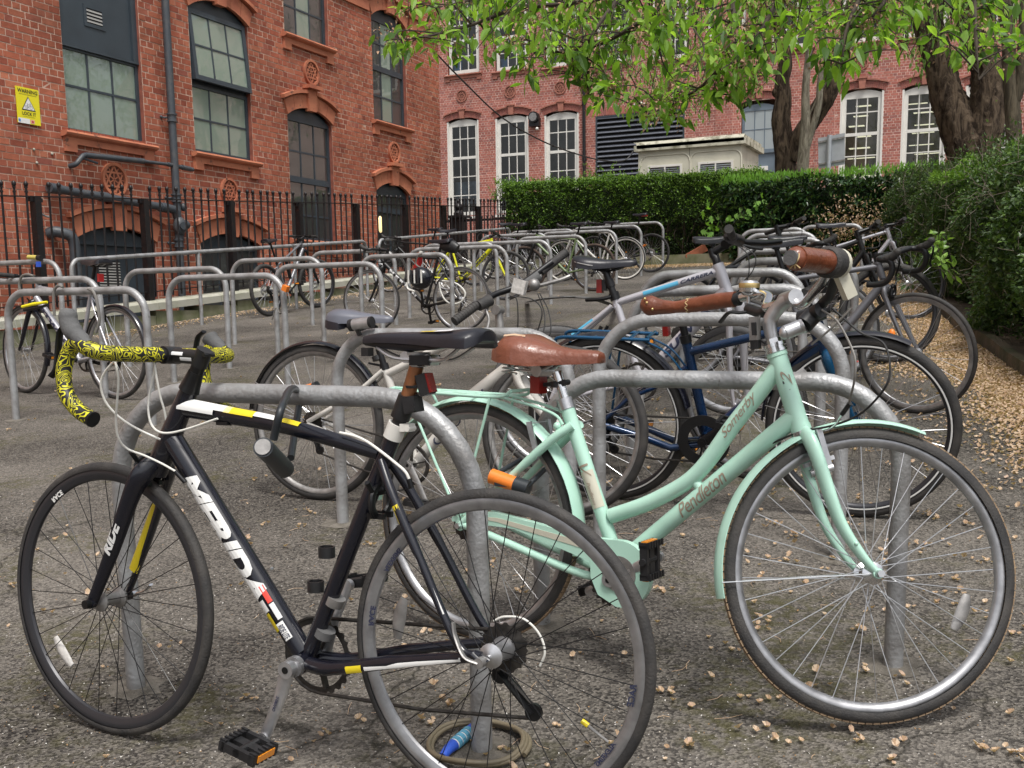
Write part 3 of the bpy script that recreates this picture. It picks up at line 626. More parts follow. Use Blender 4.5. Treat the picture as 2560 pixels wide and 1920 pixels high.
def left_building():
 root = thing('brick_building', 'red brick building with dark framed windows and orange terracotta trim, at the left', 'building', (XW, 14, 0))
 root.matrix_world = Matrix.Identity(4)
 OP = dict(W1=(10.60, 11.98, 2.33, 5.2), W2=(13.0, 14.36, 2.36, 4.62), W3u=(15.33, 16.61, 4.55, 7.2), W3l=(15.31, 16.61, 1.2, 3.42), W4=(18.04, 19.28, 3.55, 5.66), W4l=(18.04, 19.27, .78, 2.44), B1=(10.62, 12.04, -.1, 1.16), B2=(13.0, 14.42, -.1, 1.2))
 rect = (8.3, 20.65, -.9, 7.4)
 mb = MB(); wall_cells(mb, rect, list(OP.values()), PL, 0, mrev=1)
 mb.box((XW - 9, -14, -3), (XW - .02, 8.3, 12)); mb.box((XW - 9, 8.3, 7.4), (XW - .02, 20.65, 12)); mb.box((XW - 9, 20.60, -3), (XW - .25, 20.65, 12)); mb.box((XW - .3, 20.62, -3), (XW - .001, 20.65, 7.4))
 mb.box((XW - 9, 8.3, -3), (XW - .6, 20.6, 7.4))
 mb.build('wall', ['mortar_left', 'reveal'], root, smooth=False)
 V, F1, A = brickwork(rect, list(OP.values()), PLn, .086, .25, .0042, 3)
 c = V.mean(1); px = np.array([topx(p)[:2] for p in c]); inside = (px[:, 0] > -10) & (px[:, 1] > -10)
 d = np.linalg.norm(c, axis=1) + np.where(inside, 0, 100) + np.where(A[:, 1] - A[:, 0] < .1, 5, 0)
 emit_bricks(V, F1, 'brickwork', 'brick_left', root, d, 300)
 u0, u1, v0, v1 = OP['W1']
 make_window(root, PL, u0, u1, v0, 3.42, 3, [2.92], 'slate_paint', 'glass_green', .05, .03, .09)
 mb = MB(); pbox(mb, PL, u0, u1 - .09, 3.43, v1, -.16, -.07); pbox(mb, PL, u1 - .09, u1, 3.43, v1, -.16, -.04); pbox(mb, PL, u0, u1, 3.40, 3.435, -.15, -.035)
 mb.build('infill_panel', 'slate_paint', root, smooth=False)
 louvre_vent(root, PL, 11.06, 11.42, 3.73, 4.01, -.07, 4)
 terra_sill(root, PL, u0 - .03, u1 + .03, 2.32)
 u0, u1, v0, v1 = OP['W2']
 make_window(root, PL, u0, u1, v0, 3.36, 3, [2.86], 'slate_paint', 'glass_green', .05, .026, .09)
 def PO(u, v, w): return PL(u, v, w + .05 + .10 * (4.42 - v) / 1.06)
 make_window(root, PO, u0 + .03, u1 - .03, 3.40, 4.42, 3, [3.91], 'slate_paint', 'glass_green', .07, .026, .11)
 mb = MB(); mb.prism(arc_pts(u0, u1, 4.43, .2) , PL, -.15, -.07); pbox(mb, PL, u0, u1, 3.35, 3.42, -.17, -.09); pbox(mb, PL, u0, u0 + .035, 3.4, 4.43, -.2, -.05); pbox(mb, PL, u1 - .035, u1, 3.4, 4.43, -.2, -.05); mb.build('window_head', 'slate_paint', root, smooth=False)
 mb = MB(); pbox(mb, PL, u0, u1, v0, 4.6, -.30, -.29); mb.build('room_back', 'dark_void', root, smooth=False)
 terra_arch(root, PL, u0, u1, 4.42, .2); terra_sill(root, PL, u0, u1, 2.35)
 u0, u1, v0, v1 = OP['W3u']
 gd = lambda i, j: 'glass_green' if i == 1 else 'glass_dark'
 make_window(root, PL, u0, u1, v0, v1, 3, [5.03, 5.51, 6.0, 6.5], 'slate_paint', gd, .05, .03, .09, heavy=(6.0,)); terra_sill(root, PL, u0, u1, 4.54)
 u0, u1, v0, v1 = OP['W3l']
 make_window(root, PL, u0, u1, v0, 3.22, 3, [1.62, 2.21, 2.68], 'slate_paint', 'glass_dark', .05, .03, .09, rise=.18, heavy=(2.21,)); terra_arch(root, PL, u0, u1, 3.24, .18); terra_sill(root, PL, u0, u1, 1.19)
 u0, u1, v0, v1 = OP['W4']
 make_window(root, PL, u0, u1, v0, 5.44, 3, [4.03, 4.54, 5.0], 'slate_paint', gd, .05, .03, .09, rise=.2, heavy=(4.54,)); terra_arch(root, PL, u0, u1, 5.44, .2); terra_sill(root, PL, u0, u1, 3.54)
 u0, u1, v0, v1 = OP['W4l']
 make_window(root, PL, u0, u1, v0, 2.24, 2, [1.9], 'slate_paint', 'glass_dark', .06, .04, .09, rise=.18, heavy=(1.9,)); terra_arch(root, PL, u0, u1, 2.25, .18)
 for k in ('B1', 'B2'):
  u0, u1, v0, v1 = OP[k]
  terra_arch(root, PL, u0, u1, .98 if k == 'B1' else 1.02, .17, .25)
  mb = MB(); top = .96 if k == 'B1' else 1.0
  mb.prism(arc_pts(u0, u1, top, .17), PL, -.15, -.08); mb.build('window_head', 'slate_paint', root, smooth=False)
  if k == 'B1':
   mb = MB(); pbox(mb, PL, u0, u1, v0, top, -.16, -.12); pbox(mb, PL, u0, u0 + .05, v0, top, -.12, -.06); pbox(mb, PL, u1 - .05, u1, v0, top, -.12, -.06); pbox(mb, PL, u0 + .05, u1 - .05, top - .06, top, -.12, -.065)
   mb.build('infill_panel', 'slate_paint', root, smooth=False); louvre_vent(root, PL, 11.02, 11.5, .30, .74, -.12, 9)
  else: make_window(root, PL, u0, u1, v0, top, 3, [.55], 'slate_paint', 'glass_dark', .06, .04, .09)
 for (u, v, R) in ((11.32, 1.78, .225), (13.70, 1.84, .20), (16.02, 4.03, .215), (18.71, 3.02, .205)): star(root, PL, u, v, R)
 for a, b in ((16.75, 17.93), (19.42, 20.66)):
  mb = MB(); pbox(mb, PL, a, b, 5.48, 5.70, -.02, .045); pbox(mb, PL, a - .02, b, 5.70, 5.76, -.02, .085); mb.build('string_course', 'terracotta', root, smooth=False)
 mb = MB(); pbox(mb, PL, 17.83, 17.95, 2.6, 5.4, -.01, .012);
 mb = MB(); mb.tube(smoothline([(XW, 9.98, 1.32), (XW + .07, 9.99, 1.25), (XW + .08, 10.05, 1.21), (XW + .09, 10.12, 1.20)], 5), .013, 8); mb.build('pipe_stub', 'galv', root)
 for (u, v) in ((10.02, 2.02), (10.3, 2.0), (10.05, 1.86)):
  mb = MB(); mb.ball((XW + .012, u, v), .018); mb.build('wall_plug', 'coping_stone', root)
left_building()
def drainpipes():
 o = thing('drainpipe', 'dark grey cast iron drainpipe running down the left brick wall', 'drainpipe'); r = .055; x = XW + .13; y = 12.39
 mb = MB(); mb.tube([(x, y, -.3), (x, y, 7.4)], r, 16); mb.build('pipe', 'slate_pipe', o)
 for z in (2.74, 5.0, 1.62, .98):
  mb = MB(); mb.lathe([(r, -.07), (r + .02, -.06), (r + .02, -.045), (r + .008, -.04), (r + .008, .03), (r + .022, .035), (r + .022, .055), (r, .06)], 18, X=Matrix.Translation((x, y, z)) @ Matrix.Rotation(PI / 2, 4, 'X')); mb.build('collar', 'slate_pipe', o)
  mb = MB(); mb.cyl((XW, y - .09, z + .0), (x, y - .02, z), .014, 8); mb.ball((XW + .05, y - .13, z), .022); mb.build('bracket', 'slate_pipe', o)
 mb = MB(); mb.ball((x + .03, y, 1.22), (.09, .10, .14), n=16, k=10); mb.ball((x, y + .15, 1.25), (.07, .08, .07), n=14, k=8); mb.tube(smoothline([(x, y + .13, 1.25), (x, y + .05, 1.15), (x, y, 1.0)], 5), .06, 14)
 mb.cyl((x + .08, y - .02, 1.22), (x + .13, y - .03, 1.22), .055, 16); mb.build('inspection_chamber', 'slate_pipe', o)
 mb = MB(); mb.tube(smoothline([(XW, 10.58, 1.88), (XW + .09, 10.60, 1.90), (XW + .11, 10.66, 1.97), (XW + .11, 10.75, 2.03), (XW + .11, 11.0, 2.035)], 6)[:-1], .032, 12)
 mb.tube([(XW + .11, 10.75, 2.03), (XW + .11, 11.8, 2.07)], .038, 12); mb.tube([(XW + .11, 11.75, 2.068), (XW + .12, 12.3, 2.08)], .024, 10); mb.tube([(XW + .12, 12.25, 2.08), (XW + .12, 12.78, 2.06)], .03, 10)
 mb.tube([(XW + .12, 12.55, 2.07), (XW + .12, 12.72, 2.06)], .038, 12); mb.tube([(XW + .11, 10.68, 1.99), (XW + .11, 10.95, 1.95)], .016, 8); mb.build('branch_pipe', 'slate_pipe', o)
 mb = MB(); mb.tube([(XW + .11, 10.13, 1.56), (XW + .12, 12.3, 1.46)], .055, 14); mb.tube([(XW + .11, 10.12, 1.56), (XW + .11, 10.3, 1.553)], .066, 14); mb.tube([(XW + .11, 10.95, 1.525), (XW + .11, 11.08, 1.52)], .066, 14); mb.tube([(XW + .12, 12.05, 1.47), (XW + .12, 12.2, 1.465)], .068, 14)
 mb.tube(smoothline([(XW + .12, 12.2, 1.465), (x, 12.34, 1.44), (x, y, 1.34)], 5), .06, 14); mb.ball((x, y + .13, 1.50), (.05, .06, .06), n=14, k=8); mb.build('branch_pipe', 'slate_pipe', o)
 o2 = thing('vent_pipe', 'grey cowl ended vent pipe by the basement window behind the railings', 'pipe')
 mb = MB(); mb.tube(smoothline([(XW, 10.15, 1.0), (XW + .10, 10.20, 1.02), (XW + .2, 10.32, .97), (XW + .22, 10.36, .85), (XW + .22, 10.36, .6)], 6), .07, 14); mb.tube([(XW + .22, 10.36, .7), (XW + .22, 10.36, -.4)], .068, 14); mb.tube([(XW + .22, 10.36, .42), (XW + .22, 10.36, .36)], .078, 14); mb.build('pipe', 'slate_pipe', o2)
 s = thing('warning_sign', 'yellow bicycle lock warning sign screwed to the brick wall', 'sign'); x = XW + .03
 def PS(u, v, w): return (XW + .03 + w, u, v)
 mb = MB(); pbox(mb, PS, 9.80, 10.14, 2.315, 2.745, -.012, .0); mb.build('plate', 'sign_yellow', s, smooth=False)
 def prt(name, m, polys, w):
  mb = MB()
  for poly in polys: mb.add([PS(u, v, w) for u, v in poly], [tuple(range(len(poly)))])
  return mb.build(name, m, s, smooth=False)
 def txt(st, u, v, size, m, w=.003, bold=.02):
  V, F = text_mesh(st, size, 0, bold * size); mb = MB(); mb.add([PS(u + a, v + b, w) for a, b, _ in V], F); mb.build('lettering', m, s, smooth=False)
 prt('logo_strip', 'sign_white', [[(9.80, 2.315), (9.975, 2.315), (9.975, 2.375), (9.80, 2.375)]], .002); prt('logo_strip', 'print_pink', [[(9.985, 2.325), (10.045, 2.325), (10.045, 2.370), (9.985, 2.370)]], .002)
 prt('logo', 'print_blue', [[(9.82 + .018 * math.cos(a), 2.345 + .018 * math.sin(a)) for a in np.linspace(0, 2 * PI, 14, endpoint=False)]], .004)
 prt('logo', 'red_plastic', [[(10.003, 2.338), (10.028, 2.338), (10.028, 2.358), (10.003, 2.358)]], .004)
 txt('WARNING', 9.97, 2.70, .062, 'print_black'); prt('small_print', 'print_black', [[(9.84, 2.66), (10.10, 2.66), (10.10, 2.664), (9.84, 2.664)]], .002)
 txt('LOCK IT', 9.97, 2.435, .055, 'print_black'); prt('small_print', 'print_black', [[(9.88, 2.398), (10.06, 2.398), (10.06, 2.401), (9.88, 2.401)]], .002)
 prt('triangle', 'print_black', [[(9.865, 2.475), (10.075, 2.475), (9.97, 2.645)]], .002); prt('triangle', 'sign_white', [[(9.883, 2.486), (10.057, 2.486), (9.97, 2.627)]], .004)
 mb = MB()
 def ln(p, q, t=.0025):
  d = np.array(q) - np.array(p); d = d / np.linalg.norm(d); n = np.array([-d[1], d[0]]) * t / 2; mb.add([PS(*(np.array(a) + b), .006) for a, b in ((p, n), (p, -n), (q, -n), (q, n))], [(0, 1, 2, 3)])
 for cx_ in (9.935, 10.005):
  A = np.linspace(0, 2 * PI, 15); pts = [(cx_ + .020 * math.cos(a), 2.512 + .020 * math.sin(a)) for a in A]
  for p, q in zip(pts[:-1], pts[1:]): ln(p, q)
 for p, q in (((9.935, 2.512), (9.965, 2.512)), ((9.935, 2.512), (9.955, 2.545)), ((9.955, 2.545), (9.995, 2.548)), ((9.965, 2.512), (9.995, 2.548)), ((10.005, 2.512), (9.992, 2.556)), ((9.965, 2.512), (9.952, 2.553)), ((9.943, 2.555), (9.960, 2.555)), ((9.985, 2.56), (10.003, 2.556))): ln(p, q)
 mb.build('bicycle_symbol', 'print_black', s, smooth=False)
 l = thing('bulkhead_lamp', 'lit oval lamp behind the door glass beyond the railings', 'lamp'); mb = MB(); p = onX(951, 561, XW + .02); mb.ball(p, (.03, .085, .16), n=14, k=8); mb.build('lamp_lens', 'lamp_glow', l)
 mb = MB(); mb.box((XW - .1, p[1] - .06, p[2] - .1), (XW + .01, p[1] + .06, p[2] + .1)); mb.build('lamp_base', 'slate_paint', l)
drainpipes()
YB = 38.0
def PB(u, v, w): return (u, YB - w, v)
def PBn(u, v, w): return np.stack([u, YB - w, v], 1)
def back_building():
 root = thing('brick_building', 'pink red brick building with tall white sash windows behind the hedge', 'building')
 W = []; # (u0, top spring, bottom)
 G = [(-20.30, 7.08, 3.5), (-18.22, 7.05, 3.5), (-16.20, 7.0, 3.5), (-5.56, 6.80, 3.3), (-3.63, 6.76, 3.3), (-1.73, 6.70, 3.3)]
 U = [(-20.22, 11.6, 8.82), (-18.20, 11.6, 8.75), (-16.18, 11.6, 8.68), (-14.16, 11.6, 8.58), (-5.62, 11.2, 8.36), (-3.70, 11.2, 8.34), (-1.80, 11.2, 8.3), (-12.1, 11.4, 8.5), (-10.1, 11.4, 8.5), (-7.9, 11.3, 8.4), (-.0, 11.2, 8.3)]
 ops = []
 for (u, t, b) in G: ops.append((u, u + 1.36, b, t + .12))
 for (u, t, b) in U: ops.append((u, u + 1.36, b, t))
 LV = (-14.18, -10.85, 3.4, 6.80); DR = (-8.85, -7.62, 2.4, 6.85); ops += [LV, DR]
 rect = (-23.5, 3.0, 2.4, 12.2)
 mb = MB(); wall_cells(mb, rect, ops, PB, 0, .16, mrev=1)
 mb.box((-40, YB + .9, 1), (-23.5, YB + 8, 16)); mb.box((-40, YB + .01, 1), (-23.5, YB + .9, 16)); mb.box((3., YB + .01, 1), (14, YB + 8, 16)); mb.box((-23.5, YB + .01, 12.2), (3, YB + 8, 16)); mb.box((-23.5, YB + 1.4, 1), (3, YB + 8, 12.2))
 mb.build('wall', ['mortar_back', 'reveal'], root, smooth=False)
 V, F1, A = brickwork(rect, ops, PBn, .0875, .25, .005, 8)
 emit_bricks(V, F1, 'brickwork', 'brick_back', root, np.linalg.norm(V.mean(1) - np.array([-4.5, 36, 5.5]), axis=1), 300)
 lit = {3, 4, 5}
 for i, (u, t, b) in enumerate(G):
  h = (t - b) / 5.05; rows = [b + .1 + h * k for k in (1, 2, 3, 4)]
  rl = rows[2]
  gm = 'glass_clear'
  make_window(root, PB, u + .05, u + 1.31, b + .05, t - .05, 3, rows, 'white_paint', gm, .13, .035, .10, rise=.13, heavy=(rl,), bdep=.03)
  m2 = MB(); pbox(m2, PB, u, u + .06, b, t, -.12, .0); pbox(m2, PB, u + 1.30, u + 1.36, b, t, -.12, .0); pbox(m2, PB, u - .04, u + 1.40, b - .09, b, -.12, .05); m2.build('window_surround', 'white_paint', root, smooth=False)
  I = arc_pts(u - .03, u + 1.39, t - .02, .15, 23); O = arc_pts(u - .10, u + 1.46, t + .20, .15, 23)
  m2 = MB()
  for k in range(22):
   q = [I[k], I[k + 1], O[k + 1], O[k]]; c = np.mean(q, 0); q = [tuple(c + (np.array(x) - c) * (.86 if True else 1)) for x in q]; m2.prism(q, PB, -.02, .014)
  a = m2.build('brick_arch', 'brick_arch', root, smooth=False)
  m2 = MB(); O1 = arc_pts(u - .14, u + 1.50, t + .22, .15, 15); O2 = arc_pts(u - .14, u + 1.50, t + .27, .15, 15); m2.prism(O1 + O2[::-1], PB, -.01, .07); uc = u + .68
  m2.prism([(uc - .09, t + .10), (uc + .09, t + .10), (uc + .12, t + .42), (uc - .12, t + .42)], PB, -.01, .09); pbox(m2, PB, uc - .16, uc + .16, t + .42, t + .48, -.01, .12); m2.build('keystone', 'terracotta_pale', a, smooth=False)
 for i, (u, t, b) in enumerate(U):
  make_window(root, PB, u + .04, u + 1.32, b + .04, t - .02, 3, [b + .66, b + 1.22, b + 1.80, b + 2.36], 'white_paint', 'glass_clear', .12, .035, .10, heavy=(b + 1.22,), bdep=.03)
  terra_sill(root, PB, u - .02, u + 1.38, b - .01, 'terracotta_pale', .24, .05)
 for u, v in ((-19.62, 8.02), (-17.58, 7.99), (-15.55, 7.94), (-8.25, 7.77), (-13.4, 7.9), (-4.95, 7.72), (-3.0, 7.7), (-11.3, 7.85)):
  star(root, PB, u, v, .235, 'terracotta_pale')
 for i, (u, t, b) in enumerate(G + U):
  mb = MB(); mb.box((u - .2, YB + .9, b - .2), (u + 1.56, YB + .92, t + .2)); mb.build('room_back', 'room_dark', root, smooth=False)
 mb = MB()
 for i in (3, 4):
  u, t, b = G[i]
  for k in range(9):
   z = t - .35 - k * .33 + random.uniform(-.05, .05); a = u + random.uniform(.1, .5); c = min(u + 1.25, a + random.uniform(.4, .9)); mb.box((a, YB + .55 + random.random() * .2, z), (c, YB + .6 + .2, z + .022))
 mb.build('strip_light', 'batten_glow', root, smooth=False)
 mb = MB()
 for i in (3, 4):
  u, t, b = G[i]
  for du in (.42, .50): mb.tube([(u + du, YB + .2, b), (u + du + .06, YB + .2, t)], .008, 4)
 mb.build('blind_cord', 'white_paint', root, smooth=False)
 for i, (a, bb) in enumerate(((0, .85), (1, .55))):
  u, t, b = G[a]; mb = MB(); mb.box((u + .1, YB + .3, b + .5), (u + 1.26, YB + .32, b + 1.35)); mb.build('desk_clutter', 'paper_blue', root, smooth=False)
 u, t, b = U[0]; mb = MB(); mb.box((u + .1, YB + .25, b + .1), (u + .5, YB + .27, b + .55)); mb.build('blind', 'print_blue', root, smooth=False)
 u, t, b = U[1]; mb = MB(); mb.box((u + .1, YB + .25, b + .1), (u + .45, YB + .27, b + .5)); mb.build('blind', 'print_blue', root, smooth=False)
 a, b, c, d = LV; mb = MB(); pbox(mb, PB, a, a + .06, c, d, -.12, .01); pbox(mb, PB, b - .06, b, c, d, -.12, .01); pbox(mb, PB, a + .06, b - .06, d - .06, d, -.12, .012); lv = mb.build('louvre', 'slate_paint', root, smooth=False)
 mb = MB(); pbox(mb, PB, a, b, c, d, -.16, -.15); mb.build('louvre_back', 'dark_void', lv, smooth=False)
 for k in range(20):
  v = c + .1 + k * .168; mb = MB(); mb.add([PB(a + .06, v, .01), PB(b - .06, v, .01), PB(b - .06, v + .085, -.09), PB(a + .06, v + .085, -.09), PB(a + .06, v + .085 + .012, -.09), PB(b - .06, v + .097, -.09), PB(b - .06, v + .02, .015), PB(a + .06, v + .02, .015)], [(0, 1, 2, 3), (4, 5, 6, 7), (0, 1, 6, 7)]); mb.build('slat', 'louvre_slat', lv, smooth=False)
 mb = MB(); u = a - .2
 while u < b + .2: pbox(mb, PB, u + .005, u + .08, d + .02, d + .27, -.01, .014); u += .085
 mb.build('soldier_course', 'brick_back', root, smooth=False)
 a, b, c, d = DR
 make_window(root, PB, a + .02, b - .02, 5.15, 6.6, 3, [5.9], 'blue_grey_paint', 'glass_white', .08, .03, .1, rise=.15)
 mb = MB(); pbox(mb, PB, a, b, 4.45, 5.15, -.16, -.1); pbox(mb, PB, a, a + .08, c, 4.45, -.16, -.06); pbox(mb, PB, b - .08, b, c, 4.45, -.16, -.06); pbox(mb, PB, a, b, 5.1, 5.18, -.14, -.04); pbox(mb, PB, a + .1, b - .1, c, 4.35, -.16, -.11); mb.build('door', 'blue_grey_paint', root, smooth=False)
 mb = MB(); pbox(mb, PB, a + .42, b - .3, 4.52, 4.66, -.1, -.02); mb.build('door_light', 'white_paint', root, smooth=False)
 for k in range(3):
  mb = MB(); pbox(mb, PB, a + .12 + k * .34, a + .40 + k * .34, 3.5, 4.32, -.108, -.10); mb.build('door_pane', 'glass_dark', root, smooth=False)
 m2 = MB(); I = arc_pts(a - .05, b + .05, d - .10, .15, 21); O = arc_pts(a - .12, b + .12, d + .13, .15, 21)
 for k in range(20):
  q = [I[k], I[k + 1], O[k + 1], O[k]]; cc = np.mean(q, 0); m2.prism([tuple(cc + (np.array(x) - cc) * .86) for x in q], PB, -.02, .014)
 m2.build('brick_arch', 'brick_arch', root, smooth=False)
 mb = MB(); O1 = arc_pts(a - .16, b + .16, d + .14, .15, 15); O2 = arc_pts(a - .16, b + .16, d + .19, .15, 15); mb.prism(O1 + O2[::-1], PB, -.01, .07); uc = (a + b) / 2; mb.prism([(uc - .09, d + .05), (uc + .09, d + .05), (uc + .12, d + .36), (uc - .12, d + .36)], PB, -.01, .09); mb.build('hood_mould', 'terracotta_pale', root, smooth=False)
 for a in (-9.75, -6.35): mb = MB(); pbox(mb, PB, a, a + .62, 2.4, 12.2, -.01, .03); o = mb.build('pilaster', 'mortar_back', root, smooth=False); V, F1, A = brickwork((a, a + .62, 2.4, 12.2), [], lambda u, v, w: np.stack([u, YB - .03 - w, v], 1), .0875, .25, .008, 5); emit_bricks(V, F1, 'brickwork', 'brick_back', o)
mat('louvre_slat', (.16, .17, .20), .45, .2, var=.1)
back_building()
def back_bits():
 o = thing('drainpipe', 'thin black drainpipe on the far brick wall beside the louvre', 'drainpipe'); mb = MB(); mb.tube([(-14.58, YB - .1, 2.5), (-14.6, YB - .1, 12)], .06, 10); mb.build('pipe', 'iron_black', o)
 for z in (7.25, 5.25, 9.6): mb = MB(); mb.tube([(-14.58, YB - .1, z), (-14.58, YB - .1, z + .16)], .085, 10); mb.build('collar', 'iron_black', o)
 f = thing('floodlight', 'round black floodlight on the far wall between white windows', 'floodlight'); c = onY(1335, 293, YB - .2)
 mb = MB(); mb.box((c[0] - .2, c[1] - .03, c[2] - .32), (c[0] + .2, c[1] + .17, c[2] - .02)); mb.cyl((c[0], c[1] + .1, c[2]), (c[0], c[1] - .1, c[2]), .2, 18); mb.build('housing', 'iron_black', f)
 mb = MB(); mb.cyl((c[0], c[1] - .1, c[2]), (c[0], c[1] - .12, c[2]), .15, 18); mb.build('lens', 'alu_dull', f)
 cm = thing('camera_dome', 'tiny white sensor under the far wall floodlight', 'sensor'); mb = MB(); mb.ball((c[0] + .12, c[1], c[2] - .42), .06); mb.build('dome', 'white_paint', cm)
 wl = thing('wall_lamp', 'white fluted wall lamp above the big louvre', 'lamp'); c = onY(1598, 262, YB - .12); mb = MB(); mb.ball(c, (.22, .1, .10), n=14, k=8); mb.build('shade', 'white_paint', wl)
 Yc = 30.; P0 = onY(1596, 365, Yc); P1 = onY(1853, 358, Yc); x0, x1 = P0[0], P1[0]; zt = P0[2] - .02; zb = gz(0, Yc) - .1
 cab = thing('utility_cabin', 'cream flat roofed cabin with a stained roof edge behind the hedge', 'cabin')
 mb = MB(); mb.box((x0, Yc, zb), (x1, Yc + 2.2, zt)); mb.build('body', 'cream_panel', cab, smooth=False)
 mb = MB(); n = 9
 prof = [(-.06, -.14), (-.10, -.08), (-.10, .02), (-.05, .09), (.05, .12)]
 for i in range(1):
  V = [];
  for (dy, dz) in prof: V += [(x0 - .06 + (-dy - .06), Yc + dy, zt + dz), (x1 + .10, Yc + dy, zt + dz + .02)]
  mb.add(V, [(2 * k, 2 * k + 1, 2 * k + 3, 2 * k + 2) for k in range(4)])
 mb.box((x0 - .10, Yc - .1, zt - .14), (x1 + .14, Yc + 2.3, zt + .02)); mb.box((x0 - .04, Yc + .0, zt + .0), (x1 + .08, Yc + 2.2, zt + .12)); mb.build('roof', 'stained_roof', cab, smooth=False)
 xm = onY(1723, 440, Yc)[0]; mb = MB(); mb.box((xm - .006, Yc - .004, zb), (xm + .006, Yc + .01, zt - .1)); mb.build('joint', 'room_dark', cab, smooth=False)
 for (pa, pb, nm) in (((1625, 420), (1700, 445), 'w'), ((1751, 411), (1827, 460), 'e')):
  a = onY(*pa, Yc)[0]; b = onY(*pb, Yc)[0]; t = onY(*pa, Yc)[2]
  m2 = MB(); fwd = .05
  m2.box((a - .06, Yc - .03, t - .95), (a, Yc + .02, t + .06)); m2.box((b, Yc - .03, t - .95), (b + .06, Yc + .02, t + .06)); m2.box((a, Yc - .03, t), (b, Yc + .02, t + .06)); m2.box(((a + b) / 2 - .02, Yc - .028, t - .95), ((a + b) / 2 + .02, Yc + .02, t)); wn = m2.build('window', 'white_paint', cab, smooth=False)
  m2 = MB(); m2.box((a, Yc - .012, t - .95), (b, Yc - .008, t)); m2.build('pane', 'glass_dark', wn, smooth=False)
  for k in range(17):
   if nm == 'w' and k > 9: break
   m2 = MB(); z = t - .05 - k * .055; m2.box((a + .01, Yc - .022, z - .012), (b - .01, Yc - .014, z + (.010 if nm == 'e' else .002))); m2.build('slat', 'blind_grey' , wn, smooth=False)
  m2 = MB(); aa, bb_, tt = a - .28, b + .28, t + .33; R = .22
  pts = [(aa, t - 1.2), (aa, tt - R)] + [(aa + R - R * math.cos(q), tt - R + R * math.sin(q)) for q in np.linspace(0, PI / 2, 6)] + [(bb_ - R + R * math.sin(q), tt - R + R * math.cos(q)) for q in np.linspace(0, PI / 2, 6)] + [(bb_, t - 1.2)]
  m2.tube([(u, Yc - .0, v) for u, v in pts], .022, 6); m2.build('moulding', 'cream_panel', cab)
 a = onX(1085, 128, XW + .02); b = np.array([x0 - .08, Yc, zt - .02]); P = []
 tgt = [(1085, 128), (1160, 205), (1250, 290), (1340, 345), (1420, 378), (1500, 400), (1560, 401), (1588, 372)]
 P = [onY(px, py, a[1] + (Yc - a[1]) * t) for (px, py), t in zip(tgt, [0, .2, .4, .58, .74, .88, .97, 1])]
 mb = MB(); mb.tube(smoothline(P, 6), .018, 6); tag(mb.build('overhead_cable', 'cable_black'), 'black cable sagging from the left building to the cream cabin', 'cable')
 s = thing('road_sign', 'blank grey back of a square road sign on a pole by the slim trees', 'sign'); Ys = 21.9; c = onY(2072, 400, Ys)
 mb = MB(); mb.tube([(c[0], Ys, gz(0, Ys)), (c[0] + .0, Ys, onY(2068, 338, Ys)[2])], .044, 12); mb.build('pole', 'sign_back', s)
 a0, b0 = onY(2045, 345, Ys - .06), onY(2112, 410, Ys - .06)
 V = [onY(*q, Ys + w) for w in (.05, .07) for q in ((2045, 346), (2112, 332), (2112, 411), (2046, 422))]; mb = MB(); mb.add(V, [(0, 1, 2, 3), (7, 6, 5, 4), (0, 4, 5, 1), (1, 5, 6, 2), (2, 6, 7, 3), (3, 7, 4, 0)]); mb.build('panel', 'sign_back', s, smooth=False)
 for y1, y2 in ((356, 343), (411, 400)):
  mb = MB(); mb.bar(onY(2046, y1, Ys + .03), onY(2112, y2, Ys + .03), .02, .035); mb.build('rail', 'alu_dull', s, smooth=False)
mat('blind_grey', (.28, .32, .34), .5)
back_bits()
